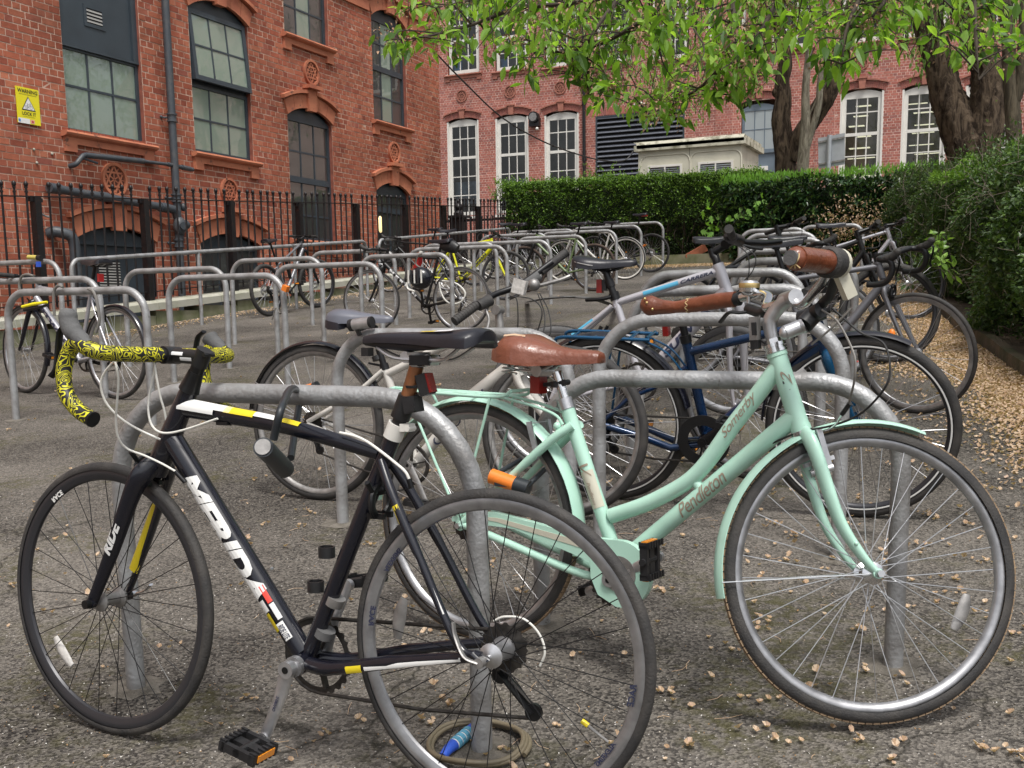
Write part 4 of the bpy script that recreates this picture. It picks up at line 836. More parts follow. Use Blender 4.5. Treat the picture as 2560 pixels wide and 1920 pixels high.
# ================================================================ RAILINGS AND LOW WALL (left)
XF = -10.4
def zr(y): return 1.31 + .0665 * (y - 8.8)
def zc(y): return -.03 + .0805 * (y - 8.84)
def picket_mesh(h):
 mb = MB(); mb.tube([(0, 0, 0), (0, 0, h)], .0135, 6); mb.ball((0, 0, h + .020), .026, n=8, k=5); mb.tube([(0, 0, h - .05), (0, 0, h - .035)], .020, 8); mb.tube([(0, 0, h - .012), (0, 0, h)], .021, 8)
 o = mb.build('picket', 'iron_black'); me = o.data; bpy.data.objects.remove(o); return me
def railings():
 pw = thing('low_wall', 'mossy low stone wall with pale coping under the left railings', 'wall')
 y = 6.0
 while y < 22:
  b = y + .83; mb = MB(); mb.box((XF - .14, y + .006, -1.6), (XF + .13, b - .006, zc(y) - .13)); mb.build('stone', 'mossy_stone', pw, smooth=False); y = b
 y = 6.0
 while y < 22:
  b = y + 1.25; mb = MB(); V = [(XF + sx, yy, zc(yy) + sz) for yy in (y + .004, b - .004) for sx, sz in ((-.19, -.12), (.17, -.12), (.17, -.03), (.12, 0), (-.14, 0), (-.19, -.03))]
  mb.add(V, [(i, (i + 1) % 6, (i + 1) % 6 + 6, i + 6) for i in range(6)] + [tuple(range(6)), tuple(range(11, 5, -1))]); mb.build('coping_stone', 'coping_stone', pw, smooth=False); y = b
 fn = thing('iron_railing', 'black iron railing with ball topped pickets along the left building', 'fence')
 me = picket_mesh(1.0); posts = [7.55, 9.28, 11.02, 12.75, 14.42, 16.08, 17.75, 19.25, 20.76, 22.3]
 y = 7.0
 while y < 22.8:
  if min(abs(y - p) for p in posts) > .07:
   o = bpy.data.objects.new('picket', me); COL.objects.link(o); o.parent = fn; b = zc(y) + .04; h = zr(y) + .11 - b; o.location = (XF, y, b); o.scale = (1, 1, h)
   o.rotation_euler = (0, random.gauss(0, .006), 0)
  y += .1655
 for y in posts:
  mb = MB(); mb.box((XF - .045, y - .045, zc(y) - .02), (XF + .045, y + .045, zr(y) - .01)); mb.box((XF - .02, y - .09, zr(y) - .06), (XF + .02, y + .09, zr(y) - .012)); mb.build('post', 'iron_black', fn, smooth=False)
 mb = MB(); mb.bar((XF, 7, zr(7)), (XF, 22.8, zr(22.8)), .045, .014); mb.build('rail', 'iron_black', fn, smooth=False)
 mb = MB(); mb.bar((XF, 7, zc(7) + .11), (XF, 22.8, zc(22.8) + .11), .04, .012); mb.build('rail', 'iron_black', fn, smooth=False)
 gp = thing('gate_post', 'stout black iron gate post with a finial by the far corner', 'gate post'); c = onY(1148, 600, 24.5); zt = onY(1148, 545, 24.5)[2]
 mb = MB(); mb.box((c[0] - .16, 24.35, gz(0, 24.5)), (c[0] + .16, 24.65, zt)); mb.box((c[0] - .2, 24.3, zt), (c[0] + .2, 24.7, zt + .06)); mb.build('shaft', 'iron_black', gp, smooth=False)
 mb = MB(); mb.lathe([(.0, .42), (.05, .36), (.05, .3), (.10, .26), (.12, .2), (.08, .12), (.13, .06), (.13, 0)], 14, X=Matrix.Translation((c[0], 24.5, zt + .06)) @ Matrix.Rotation(PI / 2, 4, 'X')); mb.build('finial', 'iron_black', gp)
 f2 = thing('iron_railing', 'lower black railing beside the gate post at the far corner', 'fence'); X0 = c[0] - 1.6; X1 = c[0] + 2.2; zt2 = onY(1150, 547, 24.5)[2]
 x = X0
 while x < X1:
  o = bpy.data.objects.new('picket', me); COL.objects.link(o); o.parent = f2; o.location = (x, 24.5, gz(0, 24.5)); o.scale = (1, 1, zt2 - gz(0, 24.5)); x += .15
 mb = MB(); mb.bar((X0, 24.5, zt2 - .05), (X1, 24.5, zt2 - .05), .04, .05); mb.build('rail', 'iron_black', f2, smooth=False)
 f3 = thing('iron_railing', 'black iron railing half buried in the far hedge', 'fence'); x = -10.3; b0 = gz(0, 21.7) + .1
 while x < -1.6:
  o = bpy.data.objects.new('picket', me); COL.objects.link(o); o.parent = f3; o.location = (x, 21.75, b0); o.scale = (1, 1, 1.25); x += .15
 for z in (.1, 1.15): mb = MB(); mb.bar((-10.3, 21.75, b0 + z), (-1.6, 21.75, b0 + z), .04, .014); mb.build('rail', 'iron_black', f3, smooth=False)
railings()
# ================================================================ PLANTS
def leaf_cloud(C, D, size, r, width=.5, fold=.25, droop=.3):
 """leaf = folded 6-point blade (4 tris as 2 quads): C base points, D directions"""
 n = len(C); D = D / (np.linalg.norm(D, axis=1)[:, None] + 1e-9)
 up = r.normal(0, .5, (n, 3)) + np.array([0, 0, 1.]); S = np.cross(D, up); S /= np.linalg.norm(S, axis=1)[:, None] + 1e-9
 N = np.cross(S, D); L = (size * r.uniform(.6, 1.25, n))[:, None]; W = L * width * r.uniform(.8, 1.15, n)[:, None]
 dz = np.array([0, 0, -1.]) * L * droop
 tip = C + D * L + dz; m1 = C + D * L * .45 + dz * .25
 a = m1 + S * W * .5 + N * W * fold; b = m1 - S * W * .5 + N * W * fold
 V = np.stack([C, a, tip, b, m1], 1).reshape(-1, 3); k = np.arange(n)[:, None] * 5
 F = np.concatenate([k + np.array([[0, 4, 2, 1]]), k + np.array([[0, 3, 2, 4]])], 0)
 return V, F
def big_leaf(C, D, size, r, width=.5):
 """elliptic leaf with 9 points and a folded midrib, for close leaves"""
 n = len(C); D = D / (np.linalg.norm(D, axis=1)[:, None] + 1e-9)
 up = r.normal(0, .55, (n, 3)) + np.array([0, 0, 1.]); S = np.cross(D, up); S /= np.linalg.norm(S, axis=1)[:, None] + 1e-9
 N = np.cross(S, D); L = (size * r.uniform(.65, 1.2, n))[:, None]; W = L * width; out = []
 bend = r.uniform(.1, .5, n)[:, None]
 def mid(t): return C + D * L * t + np.array([0, 0, -1.]) * L * bend * t * t
 prof = [(.0, 0), (.18, .55), (.42, 1.), (.68, .82), (.88, .34), (1.0, 0)]
 cols = [mid(0)]
 for t, wd in prof[1:-1]:
  m = mid(t); cols += [m + S * W * .5 * wd + N * W * .12 * wd, m, m - S * W * .5 * wd + N * W * .12 * wd]
 cols.append(mid(1.0)); V = np.stack(cols, 1); q = 14
 F = []
 F += [(0, 1, 2, 2), (0, 2, 3, 3)]
 T = [(0, 2, 1), (0, 3, 2)]
 for i in range(3):
  a = 1 + i * 3; T += [(a, a + 1, a + 4), (a, a + 4, a + 3), (a + 1, a + 2, a + 5), (a + 1, a + 5, a + 4)]
 T += [(10, 11, 13), (11, 12, 13)]
 T = np.array(T); V = V[:, :14].reshape(n, -1, 3)
 return V, T
def in_view(P, m=60):
 P = np.asarray(P); z = P @ fw; x = CX + FPX * (P @ cr) / z; y = CY - FPX * (P @ cu) / z
 return (z > 0) & (x > -m) & (x < 2560 + m) & (y > -m) & (y < 1920 + m)
def hedge_shell(n, sampler, size, seed, name, matname, parent, width=.5, fold=.25, droop=.1, spread=.9):
 r = np.random.default_rng(seed); C, Nn = sampler(n, r); D = Nn + r.normal(0, spread, (n, 3)); V, F = leaf_cloud(C, D, np.full(n, size), r, width, fold, droop)
 tag(fastmesh(name, V, F, matname, parent), kind='stuff')
def lump(x, y, z, s=1.3): return .5 * np.sin(x * 2.1 * s + 1.7 * np.sin(z * 1.9 * s)) * np.cos(y * 1.7 * s + z * 2.3 * s) + .5 * np.sin(x * 5.3 * s + y * 4.1 * s + 2) * np.sin(z * 6.1 * s + x)
def twigs_in(parent, n, box, seed, L=.5, rad=.004, mname='twig'):
 r = np.random.default_rng(seed); mb = MB()
 for _ in range(n):
  p = np.array([r.uniform(*box[0]), r.uniform(*box[1]), r.uniform(*box[2])]); d = r.normal(0, 1, 3); d[2] = abs(d[2]) + .6; d /= np.linalg.norm(d); q = p + d * L * r.uniform(.4, 1); m_ = (p + q) / 2 + r.normal(0, .05, 3)
  mb.tube([p, m_, q], [rad, rad * .8, rad * .4], 4, cap=False)
 tag(mb.build('branch', mname, parent), kind='stuff')
def far_hedge():
 h = thing('box_hedge', 'clipped bright green box hedge running along the far side', 'hedge')
 x0, x1 = -10.3, -4.6; zt = lambda x: 2.60 - .012 * (x + 10.3)
 yf = 21.35
 def front(n, r):
  x = r.uniform(x0, x1, n); t = r.random(n); zb = gz(0, 21.6) + .08; z = zb + (zt(x) - zb) * (t ** .8)
  bare = (z < zb + .75) & (r.random(n) < .12 + .22 * np.sin(x * 2.3));
  y = yf + .10 * lump(x, 0, z) + np.abs(r.normal(0, .09, n)) + np.where(z < zb + .7, .15, 0)
  end = np.clip((-10.0 - x) / .3, 0, 1); y += end * .5 + r.random(n) * end * .6
  C = np.stack([x, y, z], 1); N_ = np.tile([0, -1, .35], (n, 1)).astype(float); return C[~bare], N_[~bare]
 def fr(n, r):
  C, N_ = front(n, r); k = len(C);
  idx = r.integers(0, k, n); return C[idx] + r.normal(0, .012, (n, 3)), N_[idx]
 hedge_shell(40000, fr, .040, 21, 'leaves', 'leaf_boxshade', h, .72, .1)
 def frt(n, r):
  C, N_ = fr(n, r); keep = C[:, 2] > zt(C[:, 0]) - r.exponential(.5, n) - .0; idx = np.where(keep)[0]; idx = r.choice(idx, n); C = C[idx] + r.normal(0, .02, (n, 3)); C[:, 1] -= .02; return C, N_[idx]
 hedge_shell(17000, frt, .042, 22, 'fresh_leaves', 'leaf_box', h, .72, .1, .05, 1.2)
 def top(n, r):
  x = r.uniform(x0, x1, n); y = r.uniform(yf, 22.9, n); z = zt(x) + .10 * lump(x, y, 0, 2.6) + r.normal(0, .025, n) + np.where(r.random(n) < .07, r.uniform(0, .14, n), 0)
  return np.stack([x, y, z], 1), np.tile([0, -.2, 1.], (n, 1))
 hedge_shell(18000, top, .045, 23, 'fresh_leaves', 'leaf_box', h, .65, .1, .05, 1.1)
 mb = MB(); mb.box((x0 + .3, 21.9, gz(0, 21.7) - .1), (x1, 22.8, 2.45)); mb.build('shade_core', 'hedge_shade', h, smooth=False)
 twigs_in(h, 420, ((x0, x1), (21.35, 21.8), (gz(0, 21.5), 1.6)), 3, .7, .008)
mat('hedge_shade', (.010, .016, .006), .95, 0, var=.3, vscale=9, bump=.5)  # near-black fill: shade inside and low in the hedges, painted as colour
far_hedge()
def laurel():
 h = thing('laurel_hedge', 'dark glossy laurel hedge with lighter shoots right of the box hedge', 'hedge')
 def f(n, r):
  px = r.uniform(-5.25, -1.0, n); t = r.random(n); zb = gz(0, 20.6) + .1; zt_ = 2.26 + .05 * np.sin(px * 3) ; z = zb + (zt_ - zb) * t
  y = 20.75 + .18 * lump(px, 1, z, 1.0) + np.abs(r.normal(0, .12, n)) + .2 * (px < -5.0); k = r.random(n) < .14
  y = np.where(k, r.uniform(20.8, 22.6, n), y); z = np.where(k, zt_ + .06 * lump(px, y, 0, 2), z)
  return np.stack([px, y, z], 1), np.tile([0, -.8, .45], (n, 1))
 hedge_shell(9500, f, .145, 31, 'leaves', 'leaf_laurel', h, .42, .10, .25, .9)
 def sh(n, r):
  px = r.uniform(-5.25, -1.0, n); C = np.stack([px, r.uniform(20.7, 21.3, n), 2.62 + r.uniform(-.38, -.22, n)], 1); return C, np.tile([0, -.1, 1.2], (n, 1))
 hedge_shell(1800, sh, .085, 32, 'young_shoots', 'leaf_maple', h, .3, .2, -.1, .35)
 mb = MB(); mb.box((-4.9, 21.05, gz(0, 21) + .1), (-.9, 22.6, 2.12)); mb.build('shade_core', 'hedge_shade', h, smooth=False)
 twigs_in(h, 160, ((-4.8, -1.2), (20.6, 21.1), (gz(0, 21), 1.7)), 5, .6, .006)
 d = thing('dry_shrub', 'patch of dry pale leaves in front of the laurel', 'shrub')
 def dr(n, r):
  c = onY(2130, 560, 20.3); C = c + r.normal(0, 1, (n, 3)) * np.array([.38, .15, .24]); return C, r.normal(0, 1, (n, 3))
 hedge_shell(900, dr, .07, 33, 'leaves', 'petal', d, .35, .2, .1, .5)
laurel()
def right_hedge():
 h = thing('privet_hedge', 'tall loose dark green hedge running down the right-hand side', 'hedge')
 def zt(x, y): return np.interp(y, [2, 5, 8, 12, 16, 20.5], [.6, .85, 1.05, 1.26, 1.62, 2.05])
 def face(n, r, out=0.):
  y = 3.2 + 17.4 * r.random(n) ** .85; t = r.random(n); zb = gz(0, y) + .02; z = zb + (zt(0, y) - zb) * t
  b = np.interp(t, [0, .12, .35, .8, 1], [.28, .10, .02, .10, .30])
  l = lump(y, 0, z, .75); gap = (lump(y + 5, 2, z, 1.1) > .44) & (r.random(n) < .9)
  x = hedge_x(y) + .14 + b - .36 * l + np.abs(r.normal(0, .07, n)); C = np.stack([x, y, z], 1)
  return C[~gap], np.tile([-1., -.25, .35], (n, 1))[~gap]
 def f(n, r):
  C, N_ = face(n, r); idx = r.integers(0, len(C), n); return C[idx] + r.normal(0, .018, (n, 3)), N_[idx]
 hedge_shell(62000, f, .044, 41, 'leaves', 'leaf_right', h, .62, .12, .12, 1.1)
 def f2(n, r):
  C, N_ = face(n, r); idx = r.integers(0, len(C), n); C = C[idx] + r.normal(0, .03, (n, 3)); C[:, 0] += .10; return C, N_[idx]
 hedge_shell(42000, f2, .046, 42, 'inner_leaves', 'leaf_boxshade', h, .5, .2, .15, .9)
 def top(n, r):
  y = 3.2 + 17.6 * r.random(n); x = hedge_x(y) + .25 + r.uniform(0, 2.6, n); z = zt(x, y) + .16 * lump(x, y, 0, 1.6) + np.abs(r.normal(0, .07, n)) + np.where(r.random(n) < .06, r.uniform(0, .25, n), 0) + (x - hedge_x(y)) * .06
  return np.stack([x, y, z], 1), np.tile([-.3, -.2, 1.], (n, 1))
 hedge_shell(40000, top, .040, 43, 'top_leaves', 'leaf_right', h, .5, .2, .1, .7)
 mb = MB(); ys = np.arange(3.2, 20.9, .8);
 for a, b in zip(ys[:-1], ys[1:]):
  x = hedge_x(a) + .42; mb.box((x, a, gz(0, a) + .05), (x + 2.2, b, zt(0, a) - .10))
 mb.build('shade_core', 'hedge_shade', h, smooth=False)
 r = np.random.default_rng(8); mb = MB()
 for _ in range(650):
  y = r.uniform(4, 19); t = r.random(); z = gz(0, y) + .1 + t * 1.4; x = hedge_x(y) + r.uniform(.0, .28); d = r.normal(0, 1, 3) * np.array([.5, 1, 1]); d /= np.linalg.norm(d); L = r.uniform(.08, .30); p = np.array([x, y, z])
  mb.tube([p, p + d * L * .5 + r.normal(0, .02, 3), p + d * L], [.0028, .002, .001], 4, cap=False)
 tag(mb.build('bare_twigs', 'twig_grey', h), kind='stuff')
 for i, (px, py, Y, n, sz, lab) in enumerate(((2445, 760, 7.6, 130, .075, 'bright broad leaved shoots low in the right hedge'), (2535, 865, 6.6, 90, .08, 'bright drooping shoots above the kerb at the right edge'), (2355, 620, 10.5, 80, .08, 'light green leafy shoot half way up the right hedge'), (2260, 690, 14, 60, .08, 'small leafy seedling at the hedge foot behind the wheels'))):
  c = onX(px, py, float(hedge_x(Y)) + .05); s = thing('leafy_shoot', lab, 'plant', group='leafy shoots in the right hedge')
  r2 = np.random.default_rng(60 + i); mb = MB(); Cs = []; Ds = []
  for k in range(9):
   base = c + np.array([.10, r2.normal(0, .12), -.22]); tip = c + np.array([r2.uniform(-.16, .02), r2.normal(0, .22), r2.uniform(-.05, .22)]); ln = smoothline([base, (base + tip) / 2 + r2.normal(0, .03, 3), tip], 4); mb.tube(ln, .0022, 4, cap=False)
   for q in range(n // 9):
    t = r2.uniform(.25, 1); p = ln[int(t * (len(ln) - 1))]; Cs.append(p); Ds.append((tip - base) / .4 + r2.normal(0, .8, 3))
  mb.build('stem', 'twig', s); V, T = big_leaf(np.array(Cs), np.array(Ds), np.full(len(Cs), sz), r2, .45); k = V.shape[1]
  F = (T[None] + np.arange(len(V))[:, None, None] * k).reshape(-1, 3); tag(fastmesh('leaves', V.reshape(-1, 3), F, 'leaf_box' if i != 3 else 'leaf_right', s), kind='stuff')
mat('twig_grey', (.12, .10, .075), .9)
right_hedge()
def climbers():
 s = thing('maple_sapling', 'small maple sapling with lobed pale green leaves before the far hedge', 'sapling'); c = onY(1808, 545, 20.9); mb = MB(); r = np.random.default_rng(4)
 st = []
 for k in range(9):
  tip = c + np.array([r.normal(0, .33), r.normal(0, .12), r.normal(0, .22)]); ln = smoothline([(c[0] + .02, 20.9, gz(0, 20.9)), (c[0] + .03, 20.9, c[2] - .3), tip], 5); mb.tube(ln, [.010 - .008 * i / (len(ln) - 1) for i in range(len(ln))], 5, cap=False); st.append(tip)
 mb.build('stem', 'twig', s)
 out = [(0, 0), (.12, -.18), (.40, -.42), (.36, -.16), (.75, -.45), (.62, -.12), (1.0, -.14), (1.25, 0), (1.0, .14), (.62, .12), (.75, .45), (.36, .16), (.40, .42), (.12, .18)]
 for k in range(44):
  tip = st[k % 9] + r.normal(0, .09, 3); L = r.uniform(.10, .17); d = r.normal(0, 1, 3) + np.array([0, -.6, -.3]); d /= np.linalg.norm(d); u = np.cross(d, r.normal(0, .4, 3) + np.array([0, -1, .6])); u /= np.linalg.norm(u)
  mb = MB(); mb.add([tip + d * a * L + u * b * L for a, b in out], [(0, 1, 2, 3), (0, 3, 4, 5), (0, 5, 6, 7), (0, 7, 8, 9), (0, 9, 10, 11), (0, 11, 12, 13)]); mb.build('leaf', 'leaf_maple', s, smooth=False)
 for (px, py, Y, n, lab) in ((1500, 428, 22.3, 26, 'leafy shoots sticking up above the box hedge before the third window'), (1290, 470, 21.9, 60, 'loose shoots at the left end of the box hedge')):
  s = thing('hedge_shoot', lab, 'shoots'); mb = MB(); Cs = []; Ds = []
  c = onY(px, py, Y)
  for k in range(n):
   b = c + np.array([r.normal(0, .35), r.normal(0, .1), -.25]); t = b + np.array([r.normal(0, .12), 0, r.uniform(.15, .55)]); mb.tube([b, t], [.005, .002], 4, cap=False)
   for q in range(9): u = r.random(); Cs.append(b + (t - b) * u); Ds.append(r.normal(0, 1, 3) + np.array([0, -.3, .4]))
  mb.build('stem', 'twig', s); V, F = leaf_cloud(np.array(Cs), np.array(Ds), np.full(len(Cs), .075), r, .42); tag(fastmesh('leaves', V, F, 'leaf_box', s), kind='stuff')
 b = thing('old_brick', 'red brick lying on the soil at the foot of the far hedge', 'brick'); c = onY(1738, 633, 21.1); mb = MB(); mb.box((-.22, -.12, -.07), (.22, .12, .07), X=Matrix.Translation(c) @ Matrix.Rotation(.5, 4, 'Z') @ Matrix.Rotation(-.5, 4, 'Y')); mb.build('block', 'tile_red', b, smooth=False)
climbers()
def trunk_mesh(mb, ln, rad, r, n=22, rough=.10, k=5):
 ln = smoothline(ln, k); rad = np.interp(np.linspace(0, 1, len(ln)), np.linspace(0, 1, len(rad)), rad)
 s0 = mb.n; mb.tube(ln, rad, n, cap=True); V = mb.V[-1]; m_ = len(ln)
 for i in range(m_):
  a = np.arange(n); nz = .55 * np.sin(a * 2 * PI / n * 3 + i * .21 + 1.3 * math.sin(i * .17)) + .45 * np.sin(a * 2 * PI / n * 7 + i * .13) + .5 * r.normal(0, 1, n)
  V[i * n:(i + 1) * n] += (V[i * n:(i + 1) * n] - ln[i]) * (rough * nz)[:, None] * .5
 return ln
def P3(pts, Y): return [onY(x, y, Y if not isinstance(Y, (list, tuple)) else Y[i]) for i, (x, y) in enumerate(pts)]
def trees():
 r = np.random.default_rng(14); out = {}
 t1 = thing('cherry_tree', 'dark barked tree forking low, left of the slim pale trunks', 'tree', group='trees behind the hedges'); mb = MB(); Y = 22.9
 trunk_mesh(mb, P3([(1962, 520), (1964, 440), (1962, 380), (1952, 300), (1958, 250), (1955, 205), (1962, 150), (1945, 60), (1930, -60)], Y), [.24, .215, .21, .19, .165, .15, .14, .12, .10], r, k=7)
 trunk_mesh(mb, P3([(1975, 400), (1995, 350), (2035, 290), (2070, 235), (2090, 170), (2118, 100), (2128, 20), (2150, -80)], Y), [.17, .18, .19, .18, .16, .14, .125, .11], r, k=7)
 mb.ball(onY(1948, 230, Y), (.15, .12, .13), n=12, k=8); mb.build('trunk', 'bark', t1); out['t1'] = t1
 t2 = thing('slim_tree', 'slim pale grey twin stemmed tree beside the road sign', 'tree', group='trees behind the hedges'); mb = MB(); Y = 22.3
 trunk_mesh(mb, P3([(2003, 520), (2005, 440), (2010, 380), (2014, 300), (2014, 220), (2022, 130), (2030, 40), (2040, -80)], Y), [.125, .12, .115, .09, .075, .065, .055, .04], r, rough=.05)
 trunk_mesh(mb, P3([(2008, 400), (2025, 340), (2045, 270), (2052, 190), (2062, 110), (2066, 30), (2070, -60)], Y), [.07, .07, .065, .06, .05, .045, .035], r, rough=.05)
 mb.tube(smoothline(P3([(2022, 290), (2060, 215), (2100, 155), (2150, 95), (2190, 30)], Y), 4), [.018] * 17, 6); mb.build('trunk', 'bark_pale', t2); out['t2'] = t2
 t3 = thing('big_tree', 'massive rough barked tree forked into a V behind the right hedge', 'tree', group='trees behind the hedges'); mb = MB(); Y = 17.2
 trunk_mesh(mb, P3([(2440, 560), (2436, 440), (2425, 370), (2392, 300), (2368, 240), (2352, 170), (2335, 110), (2318, 50), (2300, -70)], Y), [.42, .37, .34, .27, .225, .21, .20, .195, .18], r, 30, .15, k=8)
 trunk_mesh(mb, P3([(2440, 420), (2450, 350), (2464, 290), (2468, 220), (2462, 150), (2430, 50), (2405, -60)], Y), [.30, .29, .25, .22, .205, .225, .22], r, 30, .15, k=8); mb.build('trunk', 'bark', t3); out['t3'] = t3
 t4 = thing('edge_tree', 'smooth dark trunk with a steep side limb at the right edge', 'tree', group='trees behind the hedges'); mb = MB(); Y = 13.6
 trunk_mesh(mb, P3([(2538, 560), (2538, 440), (2535, 380), (2533, 300), (2525, 200), (2520, 100), (2510, 0), (2505, -80)], Y), [.10, .095, .09, .085, .075, .07, .065, .06], r, rough=.05)
 trunk_mesh(mb, P3([(2534, 262), (2549, 215), (2556, 130), (2560, 20), (2564, -80)], Y), [.06, .06, .055, .05, .045], r, rough=.05)
 trunk_mesh(mb, P3([(2520, 50), (2495, 20), (2475, -30)], Y), [.05, .045, .04], r, rough=.05); mb.build('trunk', 'bark_smooth', t4); out['t4'] = t4
 return out
TR = trees()
def twig_spray(starts, ends, leaves_per, size, seed, droop=.15, leafw=.5, spread=.035, sag=0.12):
 """twigs from start to end points carrying leaves; returns twig lines and leaf arrays"""
 r = np.random.default_rng(seed); lines = []; C = []; D = []
 for a, b in zip(starts, ends):
  a, b = np.array(a), np.array(b); L = np.linalg.norm(b - a); m_ = (a + b) / 2 + r.normal(0, .08 * L, 3) + np.array([0, 0, sag * L]); ln = smoothline([a, m_, b], 6); lines.append(ln)
  T = np.gradient(ln, axis=0)
  for _ in range(leaves_per if np.isscalar(leaves_per) else int(leaves_per())):
   t = 1 - abs(r.normal(0, .38)); t = min(max(t, .05), 1); i = int(t * (len(ln) - 1)); C.append(ln[i] + r.normal(0, spread, 3)); tt = T[i] / (np.linalg.norm(T[i]) + 1e-9)
   D.append(tt * .8 + r.normal(0, .8, 3) + np.array([0, 0, -.35]))
 return lines, np.array(C), np.array(D)
LOW = [(930, 95), (955, 120), (1000, 150), (1050, 150), (1100, 125), (1150, 150), (1200, 170), (1245, 150), (1290, 195), (1340, 215), (1370, 150), (1420, 205), (1470, 262), (1520, 250), (1560, 240), (1600, 285), (1650, 300), (1700, 300), (1745, 270), (1800, 262), (1850, 250), (1900, 240), (1940, 180), (2000, 150), (2050, 190), (2110, 205), (2170, 110), (2250, 150), (2330, 110), (2400, 150), (2450, 240), (2500, 150), (2560, 130)]
def low(x): return np.interp(x, [a for a, _ in LOW], [b for _, b in LOW])
def canopy():
 r = np.random.default_rng(77)
 ch = thing('cherry_canopy', 'overhanging leafy cherry branches across the top of the picture', 'tree')
 limbs = [([(1960, -260), (1700, -80), (1480, 0), (1300, 20), (1180, 62), (1060, 92), (965, 100)], 6.6), ([(1900, -300), (1720, -60), (1620, 40), (1500, 110), (1400, 130), (1310, 95)], 6.4), ([(2000, -300), (1850, -60), (1830, 60), (1790, 180), (1700, 250), (1620, 285)], 6.0),
             ([(1750, -250), (1560, -20), (1475, 100), (1470, 180), (1470, 235)], 6.8), ([(2100, -300), (1980, -60), (1900, 80), (1860, 150), (1800, 235)], 5.8), ([(2300, -300), (2190, -80), (2120, 60), (2105, 160)], 5.6), ([(2500, -280), (2440, -60), (2440, 100), (2447, 200)], 5.6), ([(2420, -260), (2250, -60), (2200, 20), (2150, 70)], 5.9), ([(1650, -200), (1400, -60), (1270, -10), (1180, 0), (1090, 20)], 7.0)]
 mb = MB(); starts = []; ends = []
 for pts, Z in limbs:
  ln = smoothline([ray(x, y) * (Z + .25 * math.sin(i * 2.1 + Z)) for i, (x, y) in enumerate(pts)], 6); mb.tube(ln, np.linspace(.022, .0035, len(ln)), 6, cap=False); mb.build('branch', 'twig', ch); mb = MB()
  for i in range(2, len(ln)):
   for _ in range(1 + (i % 3 == 0)):
    p = ln[i]; px, py, s_ = topx(p); tx = px + r.normal(0, 75); ty = py + abs(r.normal(20, 50)); ty = min(ty, low(tx) - 22);
    if tx < 925: continue
    starts.append(p); ends.append(ray(tx, ty) * (np.linalg.norm(p) / np.linalg.norm(ray(px, py)) + r.normal(0, .25)))
 for _ in range(150):
  x = 985 + (2600 - 985) * r.random() ** 1.0
  if x > 1960 and r.random() < .75: continue
  if x < 1350 and r.random() < .35: continue
  Z = r.uniform(5.0, 9.0); t = r.random() ** .8; y1 = low(x) * t - 30; y0 = y1 - r.uniform(60, 220)
  starts.append(ray(x + r.normal(0, 70), y0) * Z); ends.append(ray(x, y1) * (Z + r.normal(0, .2)))
 lines, C, D = twig_spray(starts, ends, 8, 0, 5, spread=.05)
 for ln in lines: mb.tube(ln[::2] if len(ln) > 6 else ln, np.linspace(.0055, .0018, len(ln[::2])), 5, cap=False)
 tag(mb.build('twigs', 'twig', ch), kind='stuff')
 px = CX + FPX * (C @ cr) / (C @ fw); py = CY - FPX * (C @ cu) / (C @ fw); k = (py < low(px) + 10) & (px > 925); C, D = C[k], D[k]
 V, T = big_leaf(C, D, np.full(len(C), .084), r, .46)
 dist = np.linalg.norm(C, axis=1) + np.where(in_view(C, 0), 0, 100); order = np.argsort(dist)
 for i in order[:300]:
  c = V[i].mean(0); me = bpy.data.meshes.new('leaf'); me.from_pydata((V[i] - c).tolist(), [], T.tolist()); me.materials.append(MATS['leaf_cherry']); o = bpy.data.objects.new('leaf', me); COL.objects.link(o); o.location = c; o.parent = ch
 rest = V[order[300:]]; F = (T[None] + np.arange(len(rest))[:, None, None] * V.shape[1]).reshape(-1, 3); tag(fastmesh('leaves', rest.reshape(-1, 3), F, 'leaf_cherry', ch), kind='stuff')
 m = 420; idx = r.choice(len(C), m); Cb = []
 for i in idx:
  for _ in range(16): Cb.append(C[i] + r.normal(0, .032, 3))
 Cb = np.array(Cb); Vb, Fb = leaf_cloud(Cb, r.normal(0, 1, Cb.shape), np.full(len(Cb), .022), r, .7, .3); tag(fastmesh('spent_blossom', Vb, Fb, 'blossom', ch), kind='stuff')
 def crown(tree, spec, n, size, leaves, matn, seed, Yr):
  r2 = np.random.default_rng(seed); st = []; en = []
  for _ in range(n):
   x = r2.uniform(spec[0], spec[1]); lowy = np.interp(x, [a for a, _ in spec[2]], [b for _, b in spec[2]]); y = -700 + (lowy + 700) * (r2.random() ** .62); Y = r2.uniform(*Yr)
   en.append(onY(x, y, Y)); L = r2.uniform(.35, .9); st.append(en[-1] + np.array([r2.normal(0, .35), r2.normal(0, .35), L]))
  lines, C, D = twig_spray(st, en, leaves, 0, seed + 1, spread=.07); mb = MB()
  for ln in lines:
   if in_view(ln[-1:], 100)[0]: mb.tube(ln[::3], [.012, .006, .004][:len(ln[::3])] if len(ln[::3]) <= 3 else np.linspace(.012, .003, len(ln[::3])), 4, cap=False)
  tag(mb.build('branch', 'twig', tree), kind='stuff'); V, F = leaf_cloud(C, D, np.full(len(C), size), r2, .45, .2, .3); tag(fastmesh('crown', V, F, matn, tree), kind='stuff')
 crown(TR['t1'], (1380, 2180, [(1380, 60), (1450, 180), (1530, 260), (1560, 310), (1620, 330), (1660, 300), (1740, 330), (1800, 260), (1860, 280), (1900, 230), (1950, 100), (2000, 90), (2100, 120), (2180, 40)]), 640, .078, 22, 'leaf_far', 101, (15.5, 24))
 crown(TR['t2'], (1950, 2250, [(1950, 60), (2020, 100), (2060, 130), (2120, 90), (2250, 40)]), 90, .085, 20, 'leaf_far', 111, (20, 24))
